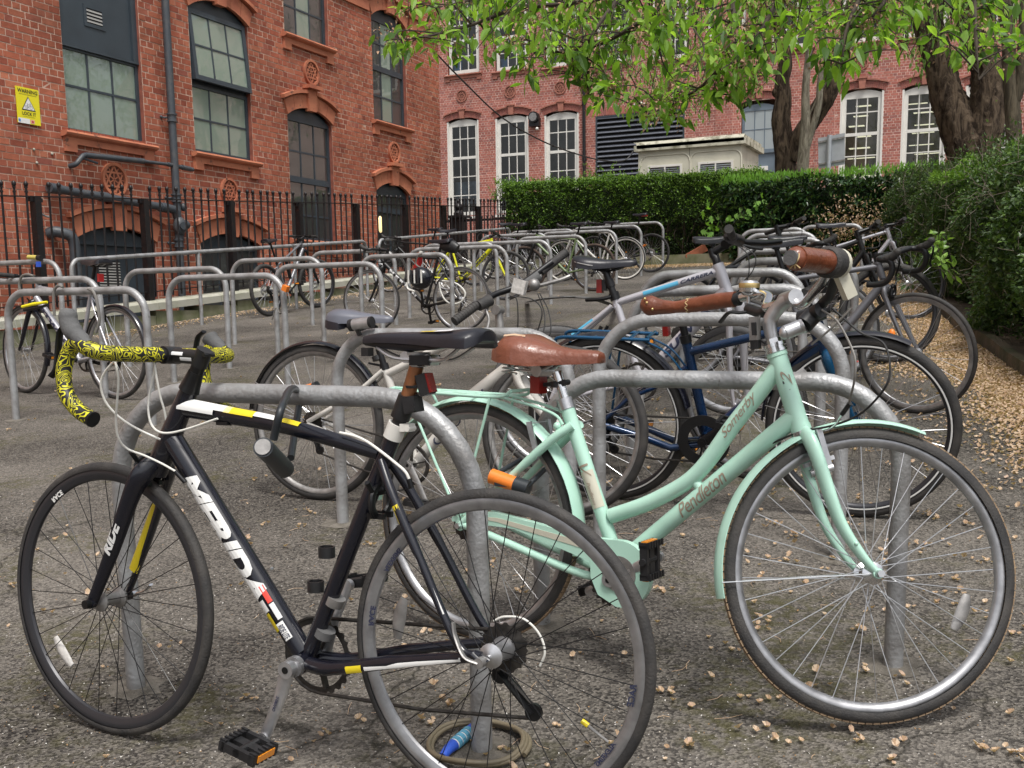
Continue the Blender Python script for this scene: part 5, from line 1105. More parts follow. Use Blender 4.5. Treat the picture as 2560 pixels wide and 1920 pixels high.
 crown(TR['t3'], (2140, 2620, [(2140, 60), (2180, 175), (2230, 150), (2290, 190), (2320, 250), (2345, 160), (2420, 120), (2500, 90), (2620, 60)]), 300, .09, 20, 'leaf_far', 121, (14, 20))
 crown(TR['t4'], (2400, 2700, [(2400, 40), (2520, 60), (2620, 90), (2700, 100)]), 80, .085, 20, 'leaf_far', 131, (11.5, 15))
 iv = thing('ivy_shrub', 'bright leafy shrub at the foot of the big forked tree', 'shrub')
 def f(n, r3):
  k = r3.random(n); px = 2330 + 230 * r3.random(n); py = 455 - (20 + 100 * np.exp(-((px - 2500) / 90) ** 2) * (.5 + .5 * np.sin(px * .05))) * r3.random(n); Y = r3.uniform(12.6, 13.6, n)
  C = np.array([onY(a, b, c) for a, b, c in zip(px, py, Y)]); return C, np.tile([-.3, -.8, .4], (n, 1))
 hedge_shell(2600, f, .06, 141, 'leaves', 'leaf_box', iv, .4, .2, .2, .8)
canopy()
# ================================================================ CYCLE STANDS
def hoop_path(x0, x1, y, zt, zf0, zf1, R=.17):
 P = [(x0, y, zf0), (x0, y, zt - R)]
 P += [(x0 + R - R * math.cos(a), y, zt - R + R * math.sin(a)) for a in np.linspace(0, PI / 2, 9)[1:]]
 P += [(x1 - R + R * math.sin(a), y, zt - R + R * math.cos(a)) for a in np.linspace(0, PI / 2, 9)]
 P += [(x1, y, zf1)]; return P
def hoop(label, y, xl, xr, yb, xm=None, name='cycle_stand', m='galv', R=.17, lean=0):
 """xl, xr: photograph x of the legs at bar height; yb: y of the bar at its middle"""
 xm = (xl + xr) / 2 if xm is None else xm
 a = onY(xl, yb, y)[0]; b = onY(xr, yb, y)[0]; zt = onY(xm, yb, y)[2]
 return hoop_w(label, y, a, b, zt, m, R)
def hoop_w(label, y, a, b, zt=None, m='galv', R=.17):
 if zt is None: zt = gz(0, y) + .82
 o = thing('cycle_stand', label, 'cycle stand', (0, 0, 0), 'grey steel cycle stands in rows')
 mb = MB(); j = random.uniform(-.012, .012); P = np.array(hoop_path(a, b, y, zt, gz(0, y) - .05, gz(0, y) - .05, R)); P[:, 1] += j * (zt - P[:, 2])
 mb.tube(P, .0245, 16); mb.build('hoop', m, o)
 for x in (a, b):
  mb = MB(); k = 13; rr = [random.uniform(.055, .10) for _ in range(k)]
  V = [(x, y, gz(0, y) + .006)] + [(x + .045 * math.cos(2 * PI * i / k), y + .045 * math.sin(2 * PI * i / k), gz(0, y + .045 * math.sin(2 * PI * i / k)) + .006) for i in range(k)] + [(x + rr[i] * math.cos(2 * PI * i / k), y + rr[i] * math.sin(2 * PI * i / k), gz(0, y + rr[i] * math.sin(2 * PI * i / k)) + .0015) for i in range(k)]
  mb.add(V, [(0, 1 + i, 1 + (i + 1) % k) for i in range(k)] + [(1 + i, 1 + k + i, 1 + k + (i + 1) % k, 1 + (i + 1) % k) for i in range(k)]); mb.build('concrete_collar', 'collar_concrete', o)
 return o
mat('collar_concrete', (.155, .14, .118), .95, 0, col2=(.07, .062, .050), vscale=22, thr=(.4, .7), bump=.6, bscale=120, detail=9)
def stands():
 H = hoop
 H('cycle stand nearest the camera, behind the black road bicycle', 2.10, 287, 1186, 986, 700, R=.25)
 H('cycle stand the mint bicycle leans against', 2.86, 1350, 2262, 950, 1800, R=.22)
 H('cycle stand with the white bicycle locked behind it', 3.62, 838, 1422, 836, 1000, R=.19)
 H('cycle stand between the mint and the blue bicycles', 3.70, 1497, 2112, 798, 1800, R=.2)
 H('cycle stand under the white and blue striped hybrid', 4.85, 1578, 2058, 726, 1800)
 H('right-hand cycle stand behind the brown leather grip', 5.90, 1602, 2010, 682, 1850)
 H('right-hand cycle stand crossed by the black suspension fork', 6.95, 1832, 2140, 652, 1950)
 rl = ['fourth from the hedge', 'third from the hedge', 'second from the hedge', 'last but one before the laurel']
 for (y, xl, xr, yb), l in zip(((8.35, 1835, 2120, 626), (10.2, 1855, 2066, 601), (11.9, 1860, 2045, 586), (13.5, 1850, 2022, 575)), rl): H('right-hand cycle stand, ' + l, y, xl, xr, yb)
 H('tall right-hand cycle stand against the dark laurel', 14.3, 2000, 2158, 565, R=.14)
 L = [('empty cycle stand at the far left edge holding a loop of cable', 5.2, 15, 362, 728), ('cycle stand behind the silver bicycle at the left edge', 6.02, -60, 247, 701), ('empty cycle stand in the left row, nearest to the black tyred wheel', 6.74, 418, 707, 692),
         ('empty cycle stand in the left row, second behind the drop bars', 7.50, 310, 563, 675), ('empty cycle stand left of the bicycle helmet', 8.28, 686, 952, 663), ('cycle stand in front of the grey full suspension bicycle', 9.05, 578, 804, 649),
         ('cycle stand the black drop bar bicycle leans on', 9.9, 900, 1128, 639), ('cycle stand behind the black drop bar bicycle', 10.75, 775, 986, 629), ('cycle stand in front of the yellow bicycle, near one', 11.5, 1020, 1267, 620),
         ('cycle stand under the yellow bicycle frame', 13.0, 1184, 1376, 606), ('cycle stand by the front wheel of the yellow bicycle', 12.4, 1052, 1241, 611), ('cycle stand in front of the brown tyred wheel', 14.5, 1291, 1464, 593),
         ('left row cycle stand behind the olive bicycle', 16.3, 1350, 1541, 580), ('left row cycle stand, last but one before the hedge', 17.9, 1425, 1603, 568), ('left row cycle stand, last before the far hedge', 20.0, 1500, 1658, 559),
         ('cycle stand at the left edge with a yellow lock on top', 7.6, -80, 148, 657), ('left row cycle stand half hidden by the yellow front wheel', 15.3, 1200, 1370, 588), ('left row cycle stand behind the flat handlebars', 17.0, 1270, 1440, 578)]
 for l, y, a, b, c in L: H(l, y, a, b, c)
 for lab, pts, feet in (('long low rail running beside the left railings, nearest', ((177, 648), (915, 604)), (177, 495, 735, 915)), ('long low rail beside the railings behind the yellow bicycle', ((947, 598), (1275, 572)), (960, 1100, 1262))):
  X = -9.45; o = thing('cycle_rail', lab, 'cycle rail', group='long cycle rails')
  A = onX(*pts[0], X); B = onX(*pts[1], X); R = .12; d = (B[2] - A[2]) / (B[1] - A[1])
  zA, zB = A[2], B[2]; P = [(X, A[1], gz(0, A[1]) - .1), (X, A[1], zA - R)] + [(X, A[1] + R - R * math.cos(t), zA - R + R * math.sin(t)) for t in np.linspace(0, PI / 2, 7)[1:]]
  P += [(X, B[1] - R + R * math.sin(t), zB - R + R * math.cos(t)) for t in np.linspace(0, PI / 2, 7)] + [(X, B[1], gz(0, B[1]) - .1)]
  mb = MB(); mb.tube(P, .0245, 14); mb.build('rail', 'galv', o)
  for f in feet[1:-1]:
   t = onX(f, pts[0][1] + (pts[1][1] - pts[0][1]) * (f - pts[0][0]) / (pts[1][0] - pts[0][0]), X); mb = MB(); mb.tube([(X, t[1], gz(0, t[1]) - .1), (X, t[1], t[2])], .0235, 12); mb.build('leg', 'galv', o)
stands()
# ================================================================ BICYCLES
CACHE = {}
def shared(key, fn):
 """build once, then new objects on the same mesh"""
 if key not in CACHE:
  o = fn(); CACHE[key] = o.data; bpy.data.objects.remove(o)
 return CACHE[key]
def inst(name, me, parent, X=None):
 o = bpy.data.objects.new(name, me); COL.objects.link(o); o.parent = parent
 if X is not None: o.matrix_local = X
 return o
def tyre_mesh(R, tw, m, tread, seg=96):
 def f():
  mb = MB(); k = 14; c = R - tw * .5; prof = []
  for i in range(k):
   a = PI * (-.62 + 1.24 * i / (k - 1)); prof.append((c + tw * .5 * math.cos(a), tw * .5 * math.sin(a)))
  mb.lathe(prof, seg, 0)
  mats = [m]
  if tread:
   mats.append(tread); nb = 120 if R > .3 else 90
   for i in range(nb):
    for s in (-1, 1):
     a0 = 2 * PI * (i + (.5 if s > 0 else 0)) / nb; M = Matrix.Rotation(-a0, 4, 'Y')
     for (y0, y1, r0, r1) in ((.04, .25, .992, 1.006), (.27, .40, .955, .985)):
      y0_, y1_ = s * tw * y0, s * tw * y1; V = []
      for da in (-.42, .42):
       aa = da * 2 * PI / nb
       for yy, rr in ((y0_, R * r0 if y0 < .2 else R - tw * .20), (y1_, R * r0 - tw * .06 if y0 < .2 else R - tw * .36), (y1_, R * 1.006 - tw * .05 if y0 < .2 else R - tw * .32), (y0_, R * 1.006 if y0 < .2 else R - tw * .10)):
        V.append(M @ Vector((rr * math.cos(aa), yy * (1.08 if y0 > .2 else 1), rr * math.sin(aa))))
      mb.add([tuple(v) for v in V], [(0, 1, 2, 3), (7, 6, 5, 4), (0, 4, 5, 1), (1, 5, 6, 2), (2, 6, 7, 3), (3, 7, 4, 0)], 1)
  else:
   nb = 150
  return mb.build('tyre', mats)
 return shared(('tyre', R, tw, m, tread), f)
def rim_mesh(R, tw, m, depth=.020, wd=.020):
 def f():
  ro = R - tw * .67; mb = MB(); w2 = max(wd, tw * .62) / 2
  mb.lathe([(ro, -w2), (ro - .002, -w2 - .001), (ro - depth * .55, -w2), (ro - depth, -w2 * .55), (ro - depth - .003, 0), (ro - depth, w2 * .55), (ro - depth * .55, w2), (ro - .002, w2 + .001), (ro, w2)], 96)
  return mb.build('rim', m)
 return shared(('rim', R, tw, m, depth, wd), f)
def spokes_geom(R, tw, depth, n, cross=2, rad=.0011, one=None):
 rr = R - tw * .67 - depth; out = []
 for i in range(n):
  s = 1 if i % 2 else -1; d = 1 if (i // 2) % 2 else -1
  a = 2 * PI * i / n; ah = a + d * cross * 2 * PI / n * 1.05
  out.append(((.024 * math.cos(ah), s * .028, .024 * math.sin(ah)), (rr * math.cos(a), s * .002, rr * math.sin(a))))
 return out
def build_wheel(bike, c, X, R=.336, tw=.025, tyre='rubber', tread=None, rim='rim_silver', depth=.020, n=32, cross=2, single=False, hub='steel', spoke='steel', srad=.0012, name='wheel', disc=0, cassette=0, refl=None, hubr=.016, phase=0., refm='reflector'):
 M = X @ Matrix.Translation(c) @ Matrix.Rotation(phase, 4, 'Y')
 w_ = bpy.data.objects.new(name, None); COL.objects.link(w_); w_.parent = bike; w_.matrix_local = M; w_.empty_display_size = .05
 inst('tyre', tyre_mesh(R, tw, tyre, tread), w_); inst('rim', rim_mesh(R, tw, rim, depth), w_)
 def hb():
  mb = MB(); mb.lathe([(.0, -.048), (.006, -.048), (.006, -.040), (.012, -.038), (.026, -.031), (.026, -.026), (hubr, -.02), (hubr * .9, 0), (hubr, .02), (.026, .026), (.026, .031), (.012, .038), (.006, .040), (.006, .048), (0, .048)], 20); return mb.build('hub', hub)
 inst('hub', shared(('hub', hub, hubr), hb), w_)
 sp = spokes_geom(R, tw, depth, n, cross)
 if single:
  def one():
   mb = MB(); mb.tube([(0, 0, 0), (0, 0, 1)], srad, 6, cap=False); return mb.build('spoke', spoke)
  me = shared(('spoke', srad, spoke), one)
  for a, b in sp:
   a, b = Vector(a), Vector(b); d = b - a; q = d.to_track_quat('Z', 'Y'); inst('spoke', me, w_, Matrix.Translation(a) @ q.to_matrix().to_4x4() @ Matrix.Scale(d.length, 4, (0, 0, 1)))
 else:
  def allsp():
   mb = MB()
   for a, b in sp: mb.tube([a, b], srad, 4, cap=False)
   return mb.build('spokes', spoke)
  tag(inst('spokes', shared(('spokes', R, tw, depth, n, cross, srad, spoke), allsp), w_), kind='stuff')
 if disc:
  mb = MB(); mb.lathe([(.058, -.001), (.080, -.001), (.080, .001), (.058, .001)], 40, closed=True, X=Matrix.Translation((0, disc, 0)))
  for k in range(6): mb.bar((.02 * math.cos(k), disc, .02 * math.sin(k)), (.06 * math.cos(k * PI / 3 + .4), disc, .06 * math.sin(k * PI / 3 + .4)), .002, .006)
  mb.build('brake_disc', 'disc_steel', w_)
 if cassette:
  s = cassette; mb = MB()
  for k, rr in enumerate((.052, .046, .040, .035, .030, .026)):
   y = s * (.034 + k * .0045); nt_ = 64; pr = []
   a = np.linspace(0, 2 * PI, nt_, endpoint=False); ro = rr + .0022 * np.sign(np.sin(a * nt_ / 4)); V = [(r_ * math.cos(t), y + dy, r_ * math.sin(t)) for dy in (-.0008, .0008) for r_, t in zip(ro, a)]
   mb.add(V, [tuple(range(nt_)), tuple(range(2 * nt_ - 1, nt_ - 1, -1))] + [(i, (i + 1) % nt_, (i + 1) % nt_ + nt_, i + nt_) for i in range(nt_)])
  mb.build('cassette', 'cassette', w_, smooth=False)
 for a in (refl or []):
  mb = MB(); rr = R - tw - depth - .055; P_ = []
  for t in np.linspace(-1, 1, 7): P_.append((rr + .004 * (1 - t * t), 0, t * .045))
  mb.tube(P_, [.009, .013, .015, .016, .015, .013, .009], 8, up=(0, 1, 0), sq=(1.0, .4)); mb.build('wheel_reflector', refm, w_, X=Matrix.Rotation(-a - phase, 4, 'Y'))
 return w_
def sad(mb, secs, m=0, n=14, X=None):
 """saddle shell: secs (x, y0, halfwidth, ztop, skirt)"""
 V = []; k = len(secs)
 for (x, hw, zt, sk) in secs:
  for j in range(n + 1):
   a = PI * j / n; y = hw * math.cos(a); z = zt - (1 - math.sin(a)) * .016 * (hw / .07 + .4) - (sk if j in (0, n) else sk * .35 * (abs(math.cos(a)) ** 6)); V.append((x, y, z))
  V.append((x, -hw * .82, zt - sk - .012)); V.append((x, hw * .82, zt - sk - .012))
 V = np.array(V); q = n + 3
 if X is not None: V = V @ np.asarray(X)[:3, :3].T + np.asarray(X)[:3, 3]
 F = [(i * q + j, i * q + (j + 1) % q, (i + 1) * q + (j + 1) % q, (i + 1) * q + j) for i in range(k - 1) for j in range(q)]
 F += [tuple(range(q - 1, -1, -1)), tuple((k - 1) * q + j for j in range(q))]
 return mb.add(V, F, m)
def lerp(a, b, t): return np.array(a, float) * (1 - t) + np.array(b, float) * t
class Bike:
 def __init__(s, label, rear, front, facing, lean=0., group=None, X=None):
  """rear, front: world points of the wheel contacts"""
  A, B = np.array(rear, float), np.array(front, float)
  ex = B - A; s.wb = np.linalg.norm(ex); ex /= s.wb
  ez = np.array([0, 0, 1.]); ez -= ex * (ez @ ex); ez /= np.linalg.norm(ez); ey = np.cross(ez, ex)
  c, sn = math.cos(lean), math.sin(lean); ez, ey = ez * c + ey * sn, ey * c - ez * sn    # lean > 0 tilts the top to the left side
  s.O, s.ex, s.ey, s.ez = A, ex, ey, ez
  s.M = Matrix(((ex[0], ey[0], ez[0], A[0]), (ex[1], ey[1], ez[1], A[1]), (ex[2], ey[2], ez[2], A[2]), (0, 0, 0, 1)))
  s.root = thing('bicycle', label, 'bicycle', X=s.M, group=group or 'bicycles parked at the stands'); s.S = Matrix.Identity(4)
 def L(s, px, py, y=0.):
  d = ray(px, py); t = (y + s.O @ s.ey) / (d @ s.ey); P = d * t - s.O; return np.array([P @ s.ex, P @ s.ey, P @ s.ez])
 def W(s, p): return s.O + s.ex * p[0] + s.ey * p[1] + s.ez * p[2]
 def steer(s, HT, HB, ang):
  s.HT, s.HB = np.array(HT), np.array(HB); ax = Vector(HT - HB).normalized(); c = Vector(HB)
  s.S = Matrix.Translation(c) @ Matrix.Rotation(ang, 4, ax) @ Matrix.Translation(-c)
 def part(s, name, mb, m, parent=None, steered=False, smooth=True):
  return mb.build(name, m, parent or s.root, smooth, X=(s.S if steered and parent is None else None))
 def decal(s, txt, p, q, h, rad, side, m, parent, shear=.25, bold=.02, t=(0, 1), flip=False, eps=.0012, space=1.0, off=0., name='lettering', flat=1.0):
  """lettering wrapped on a round tube from p to q (local), on lateral side +-1"""
  p, q = np.array(p, float), np.array(q, float); a, b = p + (q - p) * t[0], p + (q - p) * t[1]
  V, F = text_mesh(txt, 1, shear, bold, space); w0 = V[:, 0].max() - V[:, 0].min(); hh = V[:, 1].max() - V[:, 1].min()
  V, F = slice_v(V, F, [V[:, 1].min() + hh * k / 6 for k in range(1, 6)])
  V[:, 0] -= (V[:, 0].max() + V[:, 0].min()) / 2; V[:, 1] -= (V[:, 1].max() + V[:, 1].min()) / 2
  L = np.linalg.norm(b - a); V[:, 0] *= L / w0; V[:, 1] *= h / hh; d = (b - a) / L; lat = np.array([0, side, 0.]); n = np.cross(lat, d) * 1.0
  n = np.cross(d, lat) * (-1 if side > 0 else -1); n = np.cross(lat, d)
  c = (a + b) / 2; out = []
  for (u, v, _) in V:
   th = v / rad + off; out.append(c + d * u + n * math.sin(th) * (rad + eps) + lat * math.cos(th) * (rad + eps) * flat)
  mb = MB(); mb.add(out, F); return mb.build(name, m, parent, smooth=False)
 def band(s, p, q, rad, m, parent, name='stripe', a0=-.6, a1=.6, side=1, eps=.0009, r2=None, n=8, flat=1.0, k=2):
  """painted patch on a tube between local points p and q, angular span a0..a1 about the lateral side"""
  p, q = np.array(p, float), np.array(q, float); d = (q - p) / np.linalg.norm(q - p); lat = np.array([0, side, 0.]); nn = np.cross(lat, d); V = []
  r2 = rad if r2 is None else r2
  for t in np.linspace(0, 1, k):
   for a in np.linspace(a0, a1, n):
    rr = rad + (r2 - rad) * t + eps; V.append(p + (q - p) * t + nn * math.sin(a) * rr + lat * math.cos(a) * rr * flat)
  mb = MB(); mb.add(V, [(i * n + j, i * n + j + 1, (i + 1) * n + j + 1, (i + 1) * n + j) for i in range(k - 1) for j in range(n - 1)]); return mb.build(name, m, parent)
def crankset(b, BB, side, ang, m='alu', pa=.2, ring=.088, arm=.17, ringm='cassette', pedal='black_plastic', both=True, pw=.09, guard=None, teeth=True, only=None):
 """side: drive side (+1 left, -1 right). ang: direction of the drive arm in the bike plane"""
 BB = np.array(BB, float); mb = MB(); mb.cyl(BB + [0, -.062, 0], BB + [0, .062, 0], .013, 16); mb.cyl(BB + [0, -.036, 0], BB + [0, .036, 0], .021, 18); cr_ = b.part('crankset', mb, m)
 def armf(sd, an):
  d = np.array([math.cos(an), 0, math.sin(an)]); p = BB + [0, sd * .066, 0]; q = p + d * arm + [0, sd * .012, 0]; mb = MB()
  mb.tube([p - d * .012, p + d * .02, p + d * arm * .5, q - d * .012, q + d * .010], [.014, .019, .0145, .0145, .009], 14, sq=(1.0, .5), up=(0, 1, 0))
  mb.cyl(p - [0, sd * .006, 0], p + [0, sd * .012, 0], .019, 18); mb.cyl(q - [0, sd * .004, 0], q + [0, sd * .010, 0], .014, 14); mb.build('crank_arm', m, cr_)
  mb = MB(); mb.cyl(p + [0, sd * .0125, 0], p + [0, sd * .0135, 0], .008, 12); mb.build('crank_bolt', 'black_metal', cr_)
  return q
 def ped(q, sd, an=0.):
  R0 = Matrix.Translation(q + np.array([0, sd * (.014 + pw / 2), 0])) @ Matrix.Rotation(an, 4, 'Y'); mb = MB(); h = pw / 2
  mb.tube([tuple(R0 @ Vector((0, -h - .008, 0))), tuple(R0 @ Vector((0, h, 0)))], .009, 10)
  for x in (-.040, .040):
   mb.box((x - .007, -h, -.011), (x + .007, h, .011), X=R0)
   for k in range(6): mb.box((x - .008, -h + .006 + k * .014, .011), (x + .008, -h + .012 + k * .014, .015), X=R0); mb.box((x - .008, -h + .006 + k * .014, -.015), (x + .008, -h + .012 + k * .014, -.011), X=R0)
  for y in (-h, h - .012): mb.box((-.040, y, -.010), (.040, y + .012, .010), X=R0)
  mb.box((-.034, -.012, -.007), (.034, .012, .007), X=R0); mb.build('pedal', pedal, cr_, smooth=False)
  for x in (-.0485, .0485): mb = MB(); mb.box((x - .0012, -.028, -.008), (x + .0012, .028, .008), X=R0); mb.build('pedal_reflector', 'amber', cr_, smooth=False)
 q1 = armf(side, ang); q2 = armf(-side, ang + PI)
 if only != -side: ped(q1, side, pa)
 if only != side: ped(q2, -side, -.25)
 y = side * .045; mb = MB(); n = 96; a = np.linspace(0, 2 * PI, n, endpoint=False); ro = ring + (.003 * np.sign(np.sin(a * 24)) if teeth else 0 * a)
 V = [(BB[0] + r_ * math.cos(t), y + dy, BB[2] + r_ * math.sin(t)) for dy in (-.0016, .0016) for r_, t in zip(ro, a)] + [(BB[0] + (ring - .014) * math.cos(t), y + dy, BB[2] + (ring - .014) * math.sin(t)) for dy in (-.0016, .0016) for t in a]
 F = []
 for i in range(n):
  j = (i + 1) % n; F += [(i, j, j + n, i + n), (i, i + 2 * n, j + 2 * n, j), (i + n, j + n, j + 3 * n, i + 3 * n), (i + 2 * n, i + 3 * n, j + 3 * n, j + 2 * n)]
 mb.add(V, F)
 for k in range(5):
  t = ang + k * 2 * PI / 5; mb.bar(BB + [0, y, 0], BB + np.array([math.cos(t) * (ring - .01), y, math.sin(t) * (ring - .01)]), .006, .016, up=(0, 1, 0))
 mb.build('chainring', ringm, cr_, smooth=False)
 if guard: mb = MB(); mb.lathe([(ring + .012, -.002), (ring + .012, .002), (ring - .03, .002), (ring - .03, -.002)], 48, closed=True, X=Matrix.Translation(BB + np.array([0, side * .052, 0]))); mb.build('chain_guard', guard, cr_)
 return cr_, q1, q2
def chain_and_mech(b, BB, RH, side, ring=.088, mech=True, m='cassette', low=(.045, -.115)):
 BB, RH = np.array(BB, float), np.array(RH, float); y = side * .045; mb = MB(); r1, r2 = ring, .034
 p = [BB + [0, y, r1], lerp(BB + [0, y, r1], RH + [0, y, r2], .5), RH + [0, y, r2]]
 mb.tube(p, .0042, 6, sq=(.8, 1.1))
 A = [RH + [0, y, r2]] + [RH + [-r2 * math.sin(t), y, r2 * math.cos(t)] for t in np.linspace(.3, PI * .8, 6)]
 low_ = RH + [low[0], y, low[1]]; A += [RH + [.012, y, -.055], low_ + [-.014, 0, .0], low_ + [0, 0, -.014]]
 A2 = [low_ + [0, 0, -.014], lerp(low_ + [0, 0, -.014], BB + [0, y, -r1], .5) - [0, 0, .01], BB + [0, y, -r1]]
 mb.tube(A, .0042, 6, sq=(.8, 1.1)); mb.tube(A2, .0042, 6, sq=(.8, 1.1)); mb.tube([BB + [r1 * math.sin(t), y, r1 * math.cos(t)] for t in np.linspace(0, PI, 12)], .0042, 6, sq=(.8, 1.1)); b.part('chain', mb, m)
 if mech:
  mb = MB(); y2 = y + side * .006
  mb.bar(RH + [.0, y, -.012], RH + [.022, y2 + side * .02, -.062], .022, .028); mb.bar(RH + [.014, y2, -.055], low_ + [0, side * .006, 0], .004, .022, up=(0, 1, 0)); mb.bar(RH + [.014, y2 - side * .014, -.055], low_ - [0, side * .008, 0], .004, .022, up=(0, 1, 0))
  for c in (RH + [.014, y, -.062], low_): mb.cyl(c - [0, .005, 0], c + [0, .005, 0], .019, 14)
  b.part('rear_derailleur', mb, 'black_metal')
def std_saddle(b, c, m='saddle_black', tilt=0., L=.27, w=.075, thick=.012, clampz=.045, post_r=.0135, parent=None, rails='steel', split=None):
 """c = rail clamp point (local); saddle top about clampz above"""
 X = Matrix.Translation(c) @ Matrix.Rotation(tilt, 4, 'Y'); mb = MB()
 secs = [(.150, .010, clampz - .004, .004), (.145, .019, clampz - .001, .012), (.10, .023, clampz, .020), (.04, .031, clampz - .004, .022), (-.02, .050, clampz - .003, .020), (-.07, .068, clampz + .002, .018), (-.105, .074, clampz + .006, .018), (-.123, .062, clampz + .005, .014), (-.130, .030, clampz + .002, .006)]
 secs = [(x * L / .27, hw * w / .075, z, sk + thick * .6) for x, hw, z, sk in secs]; sad(mb, secs, X=X)
 o = mb.build('saddle', m, parent or b.root)
 mb = MB()
 for y in (-.02, .02): P_ = [(.115 * L / .27, y * .3, clampz - .02), (.06, y * .9, .004), (-.03, y, 0), (-.06, y * 1.2, .002), (-.10 * L / .27, y * 1.6, clampz - .022)]; mb.tube([tuple(X @ Vector(p)) for p in smoothline(P_, 4)], .0036, 6)
 mb.build('saddle_rail', rails, o)
 mb = MB(); mb.box((-.022, -.026, -.010), (.022, .026, .010), X=X); mb.cyl(tuple(X @ Vector((0, -.022, -.004))), tuple(X @ Vector((0, .022, -.004))), .009, 12); mb.build('seat_clamp', 'black_metal', o)
 return o
def fork_std(b, HB, FH, m, r0=.016, r1=.009, gap=.048, curve=.6, parent=None, crown=True, steered=True):
 HB, FH = np.array(HB, float), np.array(FH, float); mb = MB(); ax = (b.HT - b.HB); ax /= np.linalg.norm(ax)
 for s in (-1, 1):
  P_ = [HB + [0, s * .012, -.004], HB - ax * .022 + [0, s * .032, 0], HB - ax * .07 + [0, s * gap * .82, 0], lerp(HB - ax * .07, FH, .45) * [1, 0, 1] + ax * 0 + [-.010 * curve, s * gap * .98, 0], lerp(HB - ax * .07, FH, .8) * [1, 0, 1] + [-.012 * curve, s * gap, 0], FH + [0, s * (gap + .002), 0]]
  ln = smoothline(P_, 5); mb.tube(ln, np.interp(np.linspace(0, 1, len(ln)), [0, .2, .5, 1], [r0 * 1.1, r0 * 1.25, r0, r1]), 12, sq=(.8, 1.15))
  mb.cyl(FH + [0, s * (gap - .003), 0], FH + [0, s * (gap + .006), 0], .012, 12)
 mb.cyl(HB - ax * .03, HB + ax * .004, .021, 16)
 return b.part('fork', mb, m, parent, steered)
def suspension_fork(b, HB, FH, m='black_gloss', low_m='black_satin'):
 HB, FH = np.array(HB, float), np.array(FH, float); ax = (b.HT - b.HB) / np.linalg.norm(b.HT - b.HB); mb = MB()
 mb.tube([HB + [0, -.07, -.01], HB + [0, -.04, .0], HB + [0, .04, .0], HB + [0, .07, -.01]], [.02, .024, .024, .02], 12); fk = b.part('fork', mb, m, None, True)
 for s in (-1, 1):
  mb = MB(); mb.cyl(HB + [0, s * .065, -.01], HB - ax * .16 + [0, s * .065, 0], .015, 14); mb.build('stanchion', 'black_metal', fk)
  mb = MB(); mb.tube([HB - ax * .13 + [0, s * .065, 0], HB - ax * .20 + [0, s * .065, 0], FH + [-.02, s * .06, .03], FH + [0, s * .055, 0]], [.021, .02, .018, .012], 14); mb.build('lower_leg', low_m, fk)
 return fk
def grip(mb, p, q, r=.0165, m=0, ribs=0):
 mb.cyl(p, q, r, 16, m)
 if ribs:
  p, q = np.array(p), np.array(q)
  for t in np.linspace(.08, .92, ribs): c = lerp(p, q, t); d = (q - p) / np.linalg.norm(q - p) * .0022; mb.cyl(c - d, c + d, r + .0015, 16, m)
def flat_bar(b, C, w=.30, back=.03, rise=.0, m='black_metal', gm='rubber', lever=True, bell=False, ends=False, parent=None, r=.0125, leverm='black_metal'):
 """bar centred on C (local, unsteered)"""
 C = np.array(C, float); mb = MB()
 pts = [C + [-back, -w, rise], C + [-back * .55, -w * .5, rise], C + [0, -.07, rise * .2], C, C + [0, .07, rise * .2], C + [-back * .55, w * .5, rise], C + [-back, w, rise]]
 mb.tube(smoothline(pts, 4), r, 12); o = b.part('handlebar', mb, m, None, True)
 for s in (-1, 1):
  d = np.array([-back * .45, s * w * .5, 0]); d /= np.linalg.norm(d); e = C + [-back, s * w, rise]; mb = MB(); grip(mb, e - d * .125, e + d * .006, .0165, ribs=9); mb.build('grip', gm, o)
  if ends: mb = MB(); mb.tube([e, e + [.03, s * .01, .02], e + [.09, s * .0, .05]], [.013, .013, .011], 10); mb.build('bar_end', gm, o)
  if lever:
   l0 = e - d * .150; mb = MB(); mb.cyl(l0 - d * .012, l0 + d * .012, .017, 12); mb.bar(l0, l0 + [.035, 0, -.012], .022, .018); mb.tube(smoothline([l0 + [.038, 0, -.012], l0 + d * .03 + [.052, 0, -.018], l0 + d * .07 + [.045, 0, -.022], l0 + d * .115 + [.050, 0, -.02]], 4), .0048, 8, sq=(1.3, .8)); mb.build('brake_lever', leverm, o)
   mb = MB(); mb.box((-.02, -.014, -.026), (.02, .014, -.006), X=Matrix.Translation(l0 - d * .03)); mb.build('shifter', 'black_plastic', o)
 return o
